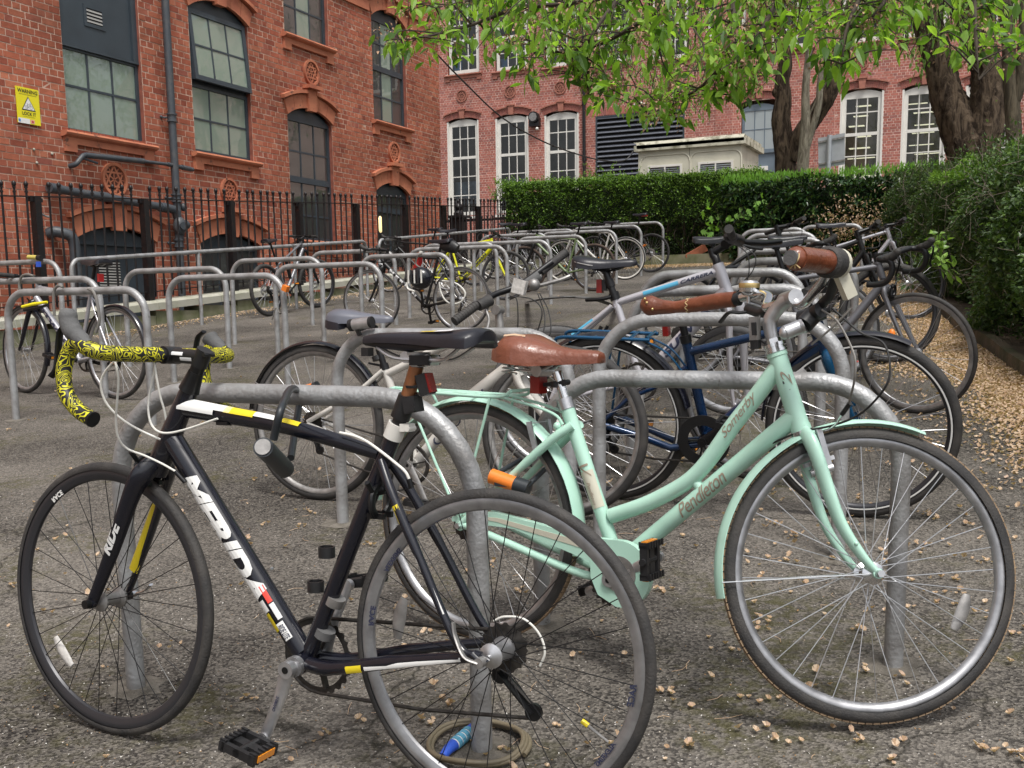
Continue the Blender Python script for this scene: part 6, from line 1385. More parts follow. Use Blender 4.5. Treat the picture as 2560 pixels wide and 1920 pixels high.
def drop_bar(b, C, w=.205, reach=.085, drop=.13, m='black_satin', tm='black_satin', hood='rubber', rot=0., lever='black_metal', r=.0135):
 C = np.array(C, float); mb = MB(); R0 = Matrix.Rotation(rot, 4, 'Y')
 def side(s):
  P_ = [(0, s * .035, 0), (0, s * .12, 0), (.004, s * w * .9, 0), (.03, s * w, -.002), (reach * .8, s * w, -.004), (reach, s * w, -.028), (reach * .98, s * w * 1.02, -.075), (reach * .62, s * w * 1.04, -.118), (.0, s * w * 1.05, -drop), (-.04, s * w * 1.05, -drop)]
  return [C + np.array(R0 @ Vector(p)) for p in P_]
 mb.tube([C + [0, -.06, 0], C + [0, .06, 0]], .0155, 12); o = b.part('handlebar', mb, m, None, True)
 for s in (-1, 1):
  ln = smoothline(side(s), 6); mb = MB(); mb.tube(ln, r * 1.15, 12); mb.build('bar_tape', tm, o)
  h0 = C + np.array(R0 @ Vector((reach * .72, s * w, .004))); f = lambda x, y, z: h0 + np.array(R0 @ Vector((x, y, z)))
  hp = smoothline([f(-.025, 0, 0), f(.01, 0, .006), f(.035, 0, .014), f(.053, 0, .032), f(.057, 0, .052)], 4); hr = [.013] * 2 + [.018] * 4 + [.021] * 5 + [.020] * 3 + [.019, .017, .010]
  if rot < -.2 and s < 0: hp, hr = hp[:9], hr[:8] + [.012]
  mb = MB(); mb.tube(hp, hr, 12); mb.build('brake_hood', hood, o)
  mb = MB(); mb.tube(smoothline([f(.052, 0, .018), f(.066, 0, -.005), f(.058, 0, -.05), f(.046, s * .004, -.085), f(.05, s * .01, -.105)], 4), .006, 8, sq=(1.6, .7)); mb.build('brake_lever', lever, o)
  mb = MB(); e = ln[-1]; e0 = ln[-2]; mb.cyl(e, e + (e - e0) / np.linalg.norm(e - e0) * .006, r * 1.2, 12); mb.build('bar_plug', 'black_metal', o)
 return o
def fender(b, c, R, a0, a1, wd, m, steered=False, name='mudguard', thick=.0015, stays=None, staym='steel'):
 """curved guard on the radius R about c from angle a0 to a1 (from +x, counter-clockwise in the side view)"""
 c = np.array(c, float); k = 28; V = []; n = 9
 for t in np.linspace(a0, a1, k):
  for j in range(n):
   u = j / (n - 1) * 2 - 1; rr = R - .010 * abs(u) ** 2.2 * wd / .025; V.append(c + [rr * math.cos(t), u * wd, rr * math.sin(t)])
 q = len(V)
 V += [v - (v - c) / np.linalg.norm(v - c) * thick for v in V]
 F = [(i * n + j, i * n + j + 1, (i + 1) * n + j + 1, (i + 1) * n + j) for i in range(k - 1) for j in range(n - 1)]
 F += [tuple(x + q for x in f[::-1]) for f in F]
 for i in range(k - 1): F += [(i * n, (i + 1) * n, (i + 1) * n + q, i * n + q), (i * n + n - 1, i * n + n - 1 + q, (i + 1) * n + n - 1 + q, (i + 1) * n + n - 1)]
 F += [tuple([j for j in range(n)] + [q + j for j in range(n - 1, -1, -1)]), tuple([(k - 1) * n + j for j in range(n - 1, -1, -1)] + [q + (k - 1) * n + j for j in range(n)])]
 mb = MB(); mb.add(V, F); o = b.part(name, mb, m, None, steered)
 for t in (stays or []):
  mb = MB()
  for s in (-1, 1): mb.tube([c + [0, s * .05, 0], c + [R * .97 * math.cos(t), s * wd, R * .97 * math.sin(t)]], .0018, 5)
  mb.build('mudguard_stay', staym, o)
 return o
def vbrake(b, c, HBp, m='black_metal', steered=False, ax=(0, 0, 1), y=.03):
 """V-brake arms over the rim at point c (local), pointing along ax"""
 c = np.array(c, float); ax = np.array(ax, float); ax /= np.linalg.norm(ax); mb = MB(); fr = np.cross((0, 1, 0), ax) * .02
 for s in (-1, 1):
  mb.cyl(c + [0, s * y, 0], c + fr * 1.6 + [0, s * y, 0], .010, 10); mb.bar(c + fr * 1.2 + [0, s * y, 0] - ax * .008, c + fr * 1.2 + [0, s * (y + .008), 0] + ax * .095, .010, .014); mb.bar(c + fr * .8 + [0, s * (y - .012), 0] + ax * .022 - fr * 1.5, c + fr * .8 + [0, s * (y - .012), 0] + ax * .022 + fr * 1.5, .010, .010)
 mb.tube([c + fr * 1.2 + [0, -(y + .008), 0] + ax * .09, c + fr * 1.2 + [0, (y + .008), 0] + ax * .09], .0016, 5); return b.part('brake', mb, m, None, steered)
def caliper(b, c, dirx=1, m='black_metal', steered=False):
 c = np.array(c, float); mb = MB(); mb.ball(c + [dirx * .025, 0, .004], (.014, .014, .012));
 for s in (-1, 1): mb.tube(smoothline([c + [dirx * .025, 0, .012], c + [dirx * .027, s * .030, .0], c + [dirx * .027, s * .034, -.03], c + [dirx * .025, s * .020, -.048]], 4), .0075, 8, sq=(.9, 1.3)); mb.box(tuple(c + [dirx * .025 - .020, s * .016 - .005, -.056]), tuple(c + [dirx * .025 + .020, s * .016 + .005, -.044]))
 mb.tube([c + [dirx * .027, .03, .0], c + [dirx * .027, .052, .026]], .006, 8); return b.part('brake', mb, m, None, steered)
def generic(label, pr, pf, Y, R=.336, tw=.028, frame='black_satin', fork=None, bar='drop', ang=0., lean=0., size=.53, tr=.0145, dt=.019, saddle='saddle_black', tyre='rubber', rim='rim_silver', tread=None, slope=.03, drive=None, crank=.6, post=.16, group=None, Yf=None, disc=False, susp=False, stemm='black_metal', post_m='black_metal', tape='black_satin', cable='cable_black', barh=0., fen=None, cm='black_metal', depth=.02, hasmech=True, stays_m=None, rearz=0, xyz=None, wb=None):
 """template bicycle. pr, pf: photograph x of the rear and front hubs, Y: world depth plane"""
 if xyz: A, B = np.array(xyz[0], float), np.array(xyz[1], float)
 else:
  a = onY(pr, 800, Y)[0]; c = onY(pf, 800, Yf or Y)[0]; A = np.array([a, Y, gz(0, Y)]); B = np.array([c, Yf or Y, gz(0, Yf or Y)])
 d = (B - A); L0 = np.linalg.norm(d); wb = wb or min(max(L0, .97), 1.12); B = A + d / L0 * wb; B[2] = gz(0, B[1])
 b = Bike(label, A, B, 1, lean, group); fork = fork or frame
 RH = np.array([0, 0, R]); FH = np.array([wb, 0, R]); BB = np.array([.425, 0, R - .066]); sa = R_(73); ha = R_(72)
 ST = BB + np.array([-math.cos(sa), 0, math.sin(sa)]) * size; u = np.array([-math.cos(ha), 0, math.sin(ha)]); off = np.array([-math.sin(ha), 0, -math.cos(ha)])
 fl = R + tw + .035 + (.07 if susp else 0); HB = FH + off * .045 + u * fl; HT = HB + u * (.14 if bar == 'drop' else .13); b.steer(HT, HB, ang)
 mb = MB(); mb.cyl(HB, HT, .019, 16); mb.cyl(HB - u * .006, HB + u * .008, .022, 16); mb.cyl(HT - u * .008, HT + u * .006, .022, 16)
 tj = HT - u * .022; mb.tube([tj, lerp(tj, ST - [0, 0, slope], .5), ST - np.array([0, 0, 1.]) * slope], [tr * 1.1, tr, tr * .95], 14)
 mb.tube([HB + u * .028, BB], [dt, dt * 1.05], 16); mb.tube([ST, BB], .0155, 14); mb.cyl(BB - [0, .036, 0], BB + [0, .036, 0], .022, 18)
 for s in (-1, 1):
  mb.tube(smoothline([BB + [-.02, s * .022, 0], BB + [-.09, s * .034, .010], RH + [.02, s * .062, -.002], RH + [0, s * .064, 0]], 4), [.012] * 4 + [.011] * 5 + [.008] * 4, 10); mb.tube(smoothline([ST - [-.004, 0, slope + .012], lerp(ST - [0, 0, slope], RH, .25) + [0, s * .032, 0], RH + [.006, s * .063, .02], RH + [0, s * .064, 0]], 4), .0085, 10); mb.cyl(RH + [0, s * .060, 0], RH + [0, s * .068, 0], .013, 12)
 b.part('frame', mb, frame); b.HT, b.HB = HT, HB
 (suspension_fork(b, HB, FH) if susp else fork_std(b, HB, FH, fork))
 mb = MB(); SP = ST + np.array([-math.cos(sa), 0, math.sin(sa)]) * post; mb.cyl(ST - (SP - ST) * .1, SP, .0136, 14); b.part('seat_post', mb, post_m); mb = MB(); sd = (ST - BB) / size; mb.cyl(ST - sd * .012, ST + sd * .006, .0185, 16); mb.cyl(ST + [-.02, -.012, 0], ST + [-.02, .012, 0], .005, 8); b.part('seat_collar', mb, 'black_metal'); std_saddle(b, SP, saddle)
 st0 = HT + u * .035; st1 = st0 + np.array([.095, 0, .012 + barh]); mb = MB(); mb.cyl(HT, HT + u * .055, .0165, 14); mb.tube([st0, st1], [.016, .015], 12); mb.cyl(st1 - [0, .022, 0], st1 + [0, .022, 0], .019, 14); b.part('stem', mb, stemm, None, True)
 if bar == 'drop': drop_bar(b, st1 + [.008, 0, 0], tm=tape)
 else: flat_bar(b, st1 + [.006, 0, 0], w=.29, back=.035, rise=.012 if bar == 'riser' else 0, leverm=cm, ends=(bar == 'ends'))
 dv = drive if drive is not None else -1
 kw = dict(R=R, tw=tw, tyre=tyre, tread=tread, rim=rim, depth=depth, n=28, srad=.0011)
 build_wheel(b.root, RH, Matrix.Identity(4), cassette=dv, disc=(-dv * .036 if disc else 0), phase=random.random(), **kw); build_wheel(b.root, FH, b.S, disc=(-dv * .036 if disc else 0), phase=random.random(), **kw)
 crankset(b, BB, dv, crank, 'black_metal', pw=.085);
 if hasmech: chain_and_mech(b, BB, RH, dv)
 if not disc: caliper(b, HB - u * .004 + np.array([.01, 0, 0]), 1, steered=True); caliper(b, ST - np.array([.0, 0, slope]) + (RH - ST) * .30, -1)
 if fen: fender(b, RH, R + .012, R_(20), R_(190), .022, fen, stays=[R_(150)]); fender(b, FH, R + .012, R_(35), R_(200), .022, fen, True, stays=[R_(170)])
 bc = st1; mb = MB()
 for s in (-1, 1):
  e = HB + u * .05 + np.array([.0, s * .02, 0])
  mb.tube(smoothline([bc + [.02, s * .11, -.01], bc + [.075, s * .075, -.05], bc + [.06, s * .03, -.13], e], 6), .0024, 6, cap=False)
 b.part('cable', mb, cable, None, True); b.pts = dict(BB=BB, ST=ST, HT=HT, HB=HB, RH=RH, FH=FH, SP=SP, u=u, st1=st1)
 return b
def contact(px, py, h, lean_off=0.):
 P = onG(px, py, h); return np.array([P[0], P[1], gz(P[0], P[1])])
def pts_of(b, L, y=0.): return [b.L(p[0], p[1], p[2] if len(p) > 2 else y) for p in L]
def black_road_bike():
 R = .338
 A = contact(1238, 1634, R); Bc = contact(268, 1500, R)
 b = Bike('black road bicycle with swirly yellow bar tape in the left foreground', A, Bc, -1, lean=-.03)
 RH = np.array([0, 0, R]); FH = np.array([b.wb, 0, R])
 P = lambda x, y, o=0.: b.L(x, y, o)
 BB = P(766, 1652); ST = P(990, 1072); HT = P(474, 972); HB = P(405, 1145)
 b.steer(HT, HB, R_(-4)); u = (HT - HB) / np.linalg.norm(HT - HB)
 mb = MB(); mb.tube([HB - u * .012, HB + u * .03, HT - u * .05, HT], [.027, .027, .023, .020], 20)
 tt = smoothline([P(458, 1018), P(560, 1036), P(700, 1062), P(830, 1098), P(948, 1135)], 5)
 mb.tube(tt, np.interp(np.linspace(0, 1, len(tt)), [0, .5, 1], [.022, .0175, .0135]), 18, sq=(.85, 1.05))
 dt0, dt1 = P(432, 1100), P(758, 1630); mb.tube([dt0, lerp(dt0, dt1, .5), dt1], [.0265, .0255, .025], 24, sq=(.95, 1.0))
 mb.tube([ST, lerp(ST, BB, .25), BB], [.0175, .018, .0185], 18); mb.cyl(BB - [0, .036, 0], BB + [0, .036, 0], .0235, 20)
 for s in (-1, 1):
  mb.tube(smoothline([BB + [-.025, s * .024, 0.002], BB + [-.10, s * .036, .006], lerp(BB, RH, .6) + [0, s * .052, .004], RH + [.03, s * .063, .002], RH + [.0, s * .066, 0]], 5), [.017] * 5 + [.015] * 5 + [.012] * 5 + [.010] * 6, 12)
  mb.tube(smoothline([P(962, 1150) + [0, s * .016, 0], P(1005, 1235) + [0, s * .036, 0], P(1080, 1385) + [0, s * .05, 0], P(1180, 1590) + [0, s * .064, 0], RH + [.004, s * .066, .01]], 5), [.0105] * 10 + [.0090] * 11, 12)
  mb.tube([RH + [.022, s * .066, .012], RH + [0, s * .066, 0], RH + [.02, s * .066, -.002]], [.010, .015, .010], 10)
 fr = b.part('frame', mb, 'black_gloss')
 b.decal('MERIDA', dt0, dt1, .050, .0262, 1, 'decal_white', fr, shear=.28, bold=.055, t=(.155, .745), space=.98, off=-.1)
 def strip(a, c, w0, w1, m, y=.0285, nm='stripe'):
  a, c = np.array(a), np.array(c); d = (c - a) / np.linalg.norm(c - a); n = np.cross((0, 1, 0), d); mb = MB(); k = 6; V = []
  for (pt, ww) in ((a, w0), (c, w1)):
   for j in range(k):
    t = (j / (k - 1) - .5); V.append(pt + n * ww * t + np.array([0, y * math.sqrt(max(0, 1 - (t * 1.3) ** 2)), 0]))
  mb.add(V, [(j, j + 1, j + 1 + k, j + k) for j in range(k - 1)]); mb.build(nm, m, fr)
 b.band(lerp(dt0, dt1, .75), lerp(dt0, dt1, .80), .0258, 'decal_white', fr, a0=-1.1, a1=.05); b.band(lerp(dt0, dt1, .805), lerp(dt0, dt1, .885), .0256, 'decal_yellow', fr, a0=-1.2, a1=-.15); b.band(lerp(dt0, dt1, .86), lerp(dt0, dt1, .935), .0262, 'decal_white', fr, a0=-.12, a1=.6)
 b.band(lerp(dt0, dt1, .70), lerp(dt0, dt1, .775), .0262, 'decal_red', fr, a0=.30, a1=.75, name='sticker'); b.band(lerp(dt0, dt1, .78), lerp(dt0, dt1, .85), .0262, 'label_white', fr, a0=.30, a1=.75, name='sticker')
 b.decal('RIDE LITE', dt0, dt1, .014, .0262, 1, 'decal_dark', fr, shear=.25, bold=.01, t=(.87, .93), off=.2, eps=.002)
 i0 = len(tt); mid = tt
 def ttb(t0, t1, m, r0=.0215, a0=.15, a1=1.35):
  n = len(tt); f = lambda t: np.array([np.interp(t, np.linspace(0, 1, n), tt[:, k]) for k in range(3)]); rr = lambda t: np.interp(t, [0, .5, 1], [.022, .0175, .0135])
  q = np.linspace(t0, t1, 4)
  for x, y in zip(q[:-1], q[1:]): b.band(f(x), f(y), rr(x) * 1.01, m, fr, a0=a0, a1=a1, r2=rr(y) * 1.01)
 ttb(-.02 + .02, .22, 'decal_white', a0=-.1, a1=1.5); ttb(.22, .30, 'decal_white', a0=.45, a1=1.5); ttb(.27, .40, 'decal_yellow', a0=.4, a1=1.45); ttb(.40, .50, 'decal_white', a0=.6, a1=1.45); ttb(.52, .60, 'decal_yellow', a0=.6, a1=1.4)
 s0, s1 = P(1005, 1235) + [0, .036, 0], P(1180, 1590) + [0, .062, 0]
 b.band(lerp(s0, s1, .06), lerp(s0, s1, .18), .0108, 'decal_yellow', fr, a0=-.7, a1=.7); b.band(lerp(s0, s1, .19), lerp(s0, s1, .80), .0105, 'decal_white', fr, a0=-.5, a1=.5, r2=.0096)
 c0, c1 = BB + [-.10, .036, .004], RH + [.03, .063, .002]
 b.band(lerp(c0, c1, .12), lerp(c0, c1, .24), .0165, 'decal_yellow', fr, a0=-.5, a1=.45); b.band(lerp(c0, c1, .26), lerp(c0, c1, .95), .0155, 'decal_white', fr, a0=-.35, a1=.35, r2=.0110)
 mb = MB()
 for s in (-1, 1):
  ln = smoothline([HB - u * .01 + [0, s * .018, 0], HB - u * .045 + [0, s * .042, 0], HB - u * .10 + [0, s * .050, 0], lerp(HB - u * .10, FH, .5) * [1, 0, 1] + [-.004, s * .052, 0], FH + [0, s * .054, 0]], 6)
  mb.tube(ln, np.interp(np.linspace(0, 1, len(ln)), [0, .25, .5, 1], [.018, .021, .017, .0105]), 14, sq=(.75, 1.25)); mb.cyl(FH + [0, s * .048, 0], FH + [0, s * .062, 0], .0125, 14)
 mb.cyl(HB - u * .04, HB + u * .002, .026, 18); fk = b.part('fork', mb, 'black_gloss', None, True)
 fa, fb = lerp(HB - u * .10, FH, .12) * [1, 0, 1], lerp(HB - u * .10, FH, .75) * [1, 0, 1]
 b.decal('RIDE', fb + [0, .052, 0], fa + [0, .051, 0], .024, .0195, 1, 'decal_white', fk, shear=.25, bold=.05, t=(.36, .82), flat=.75)
 b.band(fb + [0, -.052, 0], fa + [0, -.051, 0], .018, 'decal_yellow', fk, a0=-.9, a1=.9, side=1, flat=.78)
 kw = dict(R=R, tw=.027, depth=.024, n=32, single=True, srad=.0011, spoke='black_metal')
 w1 = build_wheel(b.root, RH, Matrix.Identity(4), cassette=-1, hub='alu', hubr=.024, refm='alu_dull', refl=[R_(11)], phase=.1, cross=3, **kw)
 w2 = build_wheel(b.root, FH, b.S, hub='alu_dull', refl=[R_(-42)], rim='rim_black', refm='reflector', phase=.04, cross=0, **kw)
 def rimtext(wh, st, R0, a, h, m, y=.0115):
  V, F = text_mesh(st, 1, .2, .04); V[:, 0] -= V[:, 0].mean(); V[:, 1] -= V[:, 1].mean(); sc_ = h / (V[:, 1].max() - V[:, 1].min()); out = []
  for (x, z, _) in V: t = a + x * sc_ / R0; rr = R0 + z * sc_ * (-1); out.append((rr * math.cos(t), y, rr * math.sin(t)))
  mb = MB(); mb.add(out, F); mb.build('rim_lettering', m, wh, smooth=False)
 for a in (.25, .25 + PI): rimtext(w1, 'ALEXRIMS', .296, a + .5, .011, 'decal_dark'); rimtext(w1, 'RACE', .297, a, .014, 'decal_dark')
 rimtext(w2, 'RACE', .297, 1.0, .014, 'decal_white')
 mb = MB(); mb.cyl(RH + [0, .066, 0], RH + [0, .088, 0], .011, 16); mb.tube(smoothline([RH + [.002, .085, 0], RH + [.03, .090, .012], RH + [.055, .080, .05], RH + [.060, .078, .075]], 5), .0055, 8, sq=(1.2, .6)); b.part('quick_release', mb, 'alu_dull')
 mb = MB(); mb.cyl(FH + [0, -.062, 0], FH + [0, -.078, 0], .009, 12); mb.tube(smoothline([FH + [0, -.074, 0], FH + [-.03, -.080, .01], FH + [-.06, -.075, .03]], 5), .005, 8, sq=(1.3, .6)); b.part('quick_release', mb, 'chrome', None, True); mb = MB(); mb.cyl(FH + [0, .060, 0], FH + [0, .076, 0], .011, 12); b.part('axle_end', mb, 'black_metal', None, True)
 v = RH + np.array([math.cos(R_(-32)) * -.285, 0, math.sin(R_(-32)) * .285]); mb = MB(); d = (RH - v) / np.linalg.norm(RH - v); mb.cyl(v, v + d * .05, .003, 8); vv = b.part('valve', mb, 'alu_dull'); mb = MB(); mb.cyl(v + d * .05, v + d * .066, .0055, 10); mb.build('valve_cap', 'decal_yellow', vv)
 arm = np.array(P(660, 1868, .07)) - BB; an = math.atan2(arm[2], arm[0])
 cr_, q1, q2 = crankset(b, BB, -1, an + PI, 'alu', ring=.088, arm=.172, ringm='cassette', pedal='black_plastic', pw=.085)
 b.decal('SHIMANO', BB + [0, .066, 0] + arm * [1, 0, 1] / np.linalg.norm(arm) * .07, BB + [0, .066, 0] + arm * [1, 0, 1] / np.linalg.norm(arm) * .11, .008, .03, 1, 'decal_dark', cr_, shear=0, bold=.03, flat=.36, eps=0)
 pl = P(1337, 1778, -.05) - RH; chain_and_mech(b, BB, RH, -1, ring=.088, low=(pl[0], pl[2]))
 sd = (ST - BB) / np.linalg.norm(ST - BB); SPc = P(1046, 905); mb = MB(); mb.tube([ST - sd * .02, P(1004, 1040)], .0150, 16); b.part('seat_post', mb, 'black_satin'); mb = MB(); mb.tube([P(1003, 1045), P(1042, 915)], .0151, 16); b.part('seat_post', mb, 'copper_post')
 mb = MB(); mb.cyl(ST - sd * .022, ST + sd * .012, .0205, 18); mb.bar(ST + [-.028, -.012, .004], ST + [-.028, .014, .004], .022, .016); mb.cyl(ST + [-.035, -.014, .002], ST + [-.035, .016, .002], .006, 12); b.part('seat_collar', mb, 'white_paint')
 n0, n1 = P(912, 842), P(1222, 838); Ls = np.linalg.norm(n1 - n0); cc = P(1062, 905)
 ang = math.atan2(n0[2] - n1[2], n0[0] - n1[0]); s_ = std_saddle(b, np.array([cc[0], 0, cc[2] + .004]), 'saddle_black', tilt=-ang * .8, L=Ls * .9, w=.03, clampz=.046, thick=-.016)
 X = Matrix.Translation((cc[0], 0, cc[2] + .004)) @ Matrix.Rotation(-ang * .8, 4, 'Y'); q = Ls / .27; mb = MB()
 sad(mb, [(x * q, hw, z + .004, sk) for x, hw, z, sk in [(.134, .006, .043, .003), (.130, .015, .047, .006), (.10, .020, .052, .009), (.05, .024, .053, .011), (0, .034, .053, .012), (-.05, .050, .054, .014), (-.09, .066, .058, .017), (-.118, .068, .060, .020), (-.130, .055, .058, .016), (-.136, .030, .054, .008)]], n=16, X=X); sh = mb.build('cover', 'saddle_black', s_)
 mb = MB(); mb.add([tuple(X @ Vector((x * q, y, z + .0052))) for x, y, z in ((.0, .020, .0520), (-.035, .030, .0520), (-.035, .012, .0542), (.0, .008, .0532))], [(0, 1, 2, 3)]); mb.build('stripe', 'decal_yellow', sh)
 mb = MB(); mb.add([tuple(X @ Vector((x * q, y, z + .0052))) for x, y, z in ((-.035, .030, .0520), (-.08, .044, .0535), (-.08, .030, .0565), (-.035, .012, .0542))], [(0, 1, 2, 3)]); mb.build('stripe', 'label_white', sh)
 mb = MB(); mb.tube([SPc - [0, 0, .01], SPc + [.0, 0, .02]], [.017, .026], 14); mb.cyl(SPc + [.02, -.02, .01], SPc + [.02, .02, .01], .012, 14); mb.cyl(SPc + [-.03, -.018, .004], SPc + [-.03, .018, .004], .012, 14); b.part('seat_clamp', mb, 'alu')
 mb = MB();
 lp = P(1030, 975); mb = MB(); mb.box((-.011, -.014, -.022), (.012, .014, .022), X=Matrix.Translation(lp + [-.032, .0, .012]) @ Matrix.Rotation(.28, 4, 'Y')); o = b.part('rear_light', mb, 'black_plastic'); mb = MB(); mb.box((-.016, -.013, -.020), (-.011, .013, .020), X=Matrix.Translation(lp + [-.032, .0, .012]) @ Matrix.Rotation(.28, 4, 'Y')); mb.build('lens', 'red_lens', o)
 mb = MB()
 for dz in (-.012, .012): mb.lathe([(.0155, -.0025), (.019, -.0025), (.019, .0025), (.0155, .0025)], 18, closed=True, X=Matrix.Translation(lp + sd * dz * 1.0) @ Matrix.Rotation(PI / 2 - .25, 4, 'X'))
 mb.build('strap', 'black_plastic', o)
 lb = P(1010, 1018); mb = MB(); mb.cyl(lb - sd * .025, lb + sd * .025, .0205, 18); mb.box((-.040, -.012, -.015), (-.012, .024, .017), X=Matrix.Translation(lb) @ Matrix.Rotation(.2, 4, 'Y')); mb.cyl(lb + [-.036, .026, .0], lb + [-.036, .030, .0], .007, 12); b.part('lamp_bracket', mb, 'black_plastic')
 C = P(422, 888); h0 = HT; mb = MB(); mb.tube([HT - u * .004, HT + u * .016, HT + u * .045], [.0245, .021, .0175], 20); mb.cyl(HT + u * .045, HT + u * .075, .0165, 18); hs0 = HT + u * .082
 b.part('headset', mb, 'black_metal', None, True); mb = MB(); mb.cyl(hs0 - u * .022, hs0 + u * .020, .0185, 18); mb.tube([hs0, lerp(hs0, C, .85)], [.0175, .0165], 16); mb.cyl(C - [0, .024, 0], C + [0, .024, 0], .0205, 18); mb.cyl(hs0 + [-.02, -.016, .006], hs0 + [-.02, .016, .006], .005, 8); st = b.part('stem', mb, 'black_satin', None, True)
 mb = MB();
 d_ = (C - hs0) / np.linalg.norm(C - hs0)
 for t, hh in ((.36, .013), (.64, .013)):
  b.band(hs0 + d_ * np.linalg.norm(C - hs0) * (t - .20), hs0 + d_ * np.linalg.norm(C - hs0) * (t + .16), .0172, 'label_white', st, name='label', a0=(.1 if t < .5 else -.55), a1=(.55 if t < .5 else -.1), eps=.0014)
 drop_bar(b, C, w=.205, reach=.085, drop=.135, m='black_satin', tm='bar_tape', rot=-.38, hood='rubber_grey', r=.0150)
 def cab(pts, m='white_cable', r=.0026, name='cable'):
  mb = MB(); mb.tube(smoothline([P(x, y, o) for x, y, o in pts], 7), r, 8); return b.part(name, mb, m)
 Z = lambda x, y: (x / 3.456, 760 + y / 3.456)
 cab([(*Z(930, 380), .12), (*Z(985, 470), .12), (*Z(1022, 640), .12), (*Z(1012, 840), .11), (*Z(1000, 1010), .10), (*Z(1025, 1160), .09), (*Z(1100, 1250), .07), (*Z(1250, 1310), .05), (*Z(1400, 1380), .04), (*Z(1515, 1445), .036)])
 mb = MB(); mb.cyl(P(*Z(1515, 1445), .036), P(*Z(1600, 1540), .03), .0055, 10); b.part('cable_adjuster', mb, 'black_metal')
 cab([(*Z(1130, 440), .10), (*Z(1010, 480), .10), (*Z(905, 590), .10), (*Z(870, 700), .10), (*Z(915, 850), .09), (*Z(1040, 985), .07), (*Z(1200, 1085), .05), (*Z(1385, 1170), .03)])
 cab([(*Z(1330, 485), .04), (*Z(1350, 620), .04), (*Z(1385, 800), .03), (*Z(1420, 920), .02), (*Z(1445, 1060), .01)])
 cab([(*Z(1345, 485), .03), (*Z(1325, 620), .03), (*Z(1290, 790), .035), (*Z(1282, 930), .04), (*Z(1320, 1060), .04), (*Z(1420, 1115), .04), (*Z(1600, 1085), .03), (*Z(1880, 990), .024)])
 Z2 = lambda x, y: (640 + x / 3.456, 760 + y / 3.456)
 cab([(*Z2(725, 1112), .012), (*Z2(850, 1140), .014), (*Z2(960, 1190), .016), (*Z2(1080, 1275), .018), (*Z2(1200, 1370), .020), (*Z2(1290, 1450), .022), (*Z2(1330, 1530), .02)], r=.0032)
 mb = MB(); mb.tube([P(*Z2(1320, 1510), .02), P(*Z2(1345, 1590), .018)], .006, 10); mb.tube([P(*Z2(1345, 1590), .018), P(905, 1245, .015)], .001, 4); b.part('cable_adjuster', mb, 'black_metal')
 caliper(b, HB - u * .012 + np.array([.012, 0, 0]), 1, steered=True)
 c = P(925, 1262); caliper(b, c + np.array([.0, 0, .03]), -1)
 cab([(1235, 1552, -.05), (1262, 1542, -.05), (1310, 1548, -.05), (1348, 1585, -.05), (1362, 1630, -.05), (1350, 1665, -.05)], r=.0026)
 for (x, y) in ((566, 1053),): pass
 mb = MB(); mb.box((-.02, -.014, -.02), (.012, .014, -.012), X=Matrix.Translation(P(560, 1040))); mb.tube([P(545, 1052), P(578, 1058)], .006, 8); b.part('cable_stop', mb, 'black_metal')
 for (x, y) in ((838, 1382), (810, 1468)):
  c = P(x, y); mb = MB(); mb.lathe([(.0150, -.012), (.0185, -.012), (.0185, .012), (.0150, .012)], 18, closed=True, X=Matrix.Translation(c + [.022, .0, .0]) @ Matrix.Rotation(PI / 2, 4, 'X')); b.part('bracket', mb, 'black_plastic')
 for (x, y, r) in ((838, 1502, .021), (812, 1582, .022)):
  c = P(x, y); mb = MB(); mb.cyl(c - sd * .010, c + sd * .010, r, 18); b.part('clamp_band', mb, 'alu_dull' if r < .0215 else 'rubber_grey')
 mb = MB(); mb.cyl(BB + [0, .036, 0], BB + [0, .050, 0], .023, 20); b.part('bottom_bracket_cup', mb, 'alu')
 mb = MB(); mb.cyl(P(681, 1421, .022), P(676, 1425, .03), .004, 8); b.part('bottle_boss', mb, 'steel')
 lk = thing('u_lock', 'black U lock hooked over the nearest cycle stand and black frame', 'lock')
 W = lambda x, y, Y: onY(x, y, Y)
 mb = MB(); Ya, Yb = 1.80, 2.20
 mb.tube(smoothline([W(684, 1098, Ya), W(700, 1030, Ya), W(712, 1000, 1.86), W(722, 978, 1.95), W(736, 972, 2.05), W(750, 990, 2.16), W(745, 1030, 2.17), W(727, 1145, 2.0)], 8), .0085, 14); mb.build('shackle', 'lock_black', lk)
 mb = MB(); mb.cyl(W(658, 1118, 1.80), W(712, 1172, 1.95), .0215, 20); mb.build('crossbar', 'lock_black', lk); mb = MB(); a = W(658, 1118, 1.80); d = a - W(712, 1172, 1.95); d /= np.linalg.norm(d); mb.cyl(a, a + d * .004, .0175, 20); mb.build('keyhole_cap', 'alu_dull', lk)
 cl = thing('cable_lock', 'coiled olive cable lock with a blue combination barrel on the ground round the stand', 'lock')
 c0 = np.array([-1.06, 2.10]); Pp = []
 for t in np.linspace(0, 4.6 * PI, 90):
  r_ = .108 + .012 * math.sin(t * .9); x, y = c0[0] - .012 + r_ * math.cos(t) * 1.05, c0[1] + .0 + r_ * math.sin(t) * .95; Pp.append((x, y, gz(x, y) + .010 + .006 * (t / (2 * PI)) + .004 * math.sin(3 * t)))
 mb = MB(); mb.tube(Pp, .0062, 10); mb.build('cable', 'hose_olive', cl)
 a, c = onG(1122, 1872, .02), onG(1182, 1822, .02); d = c - a; mb = MB(); mb.tube([a - d * .25 - [0, 0, .006], a, a + d * .2], [.010, .0125, .014], 14); mb.tube([c - d * .15, c + d * .05, c + d * .3], [.014, .0135, .009], 14); mb.build('barrel_end', 'lock_blue', cl)
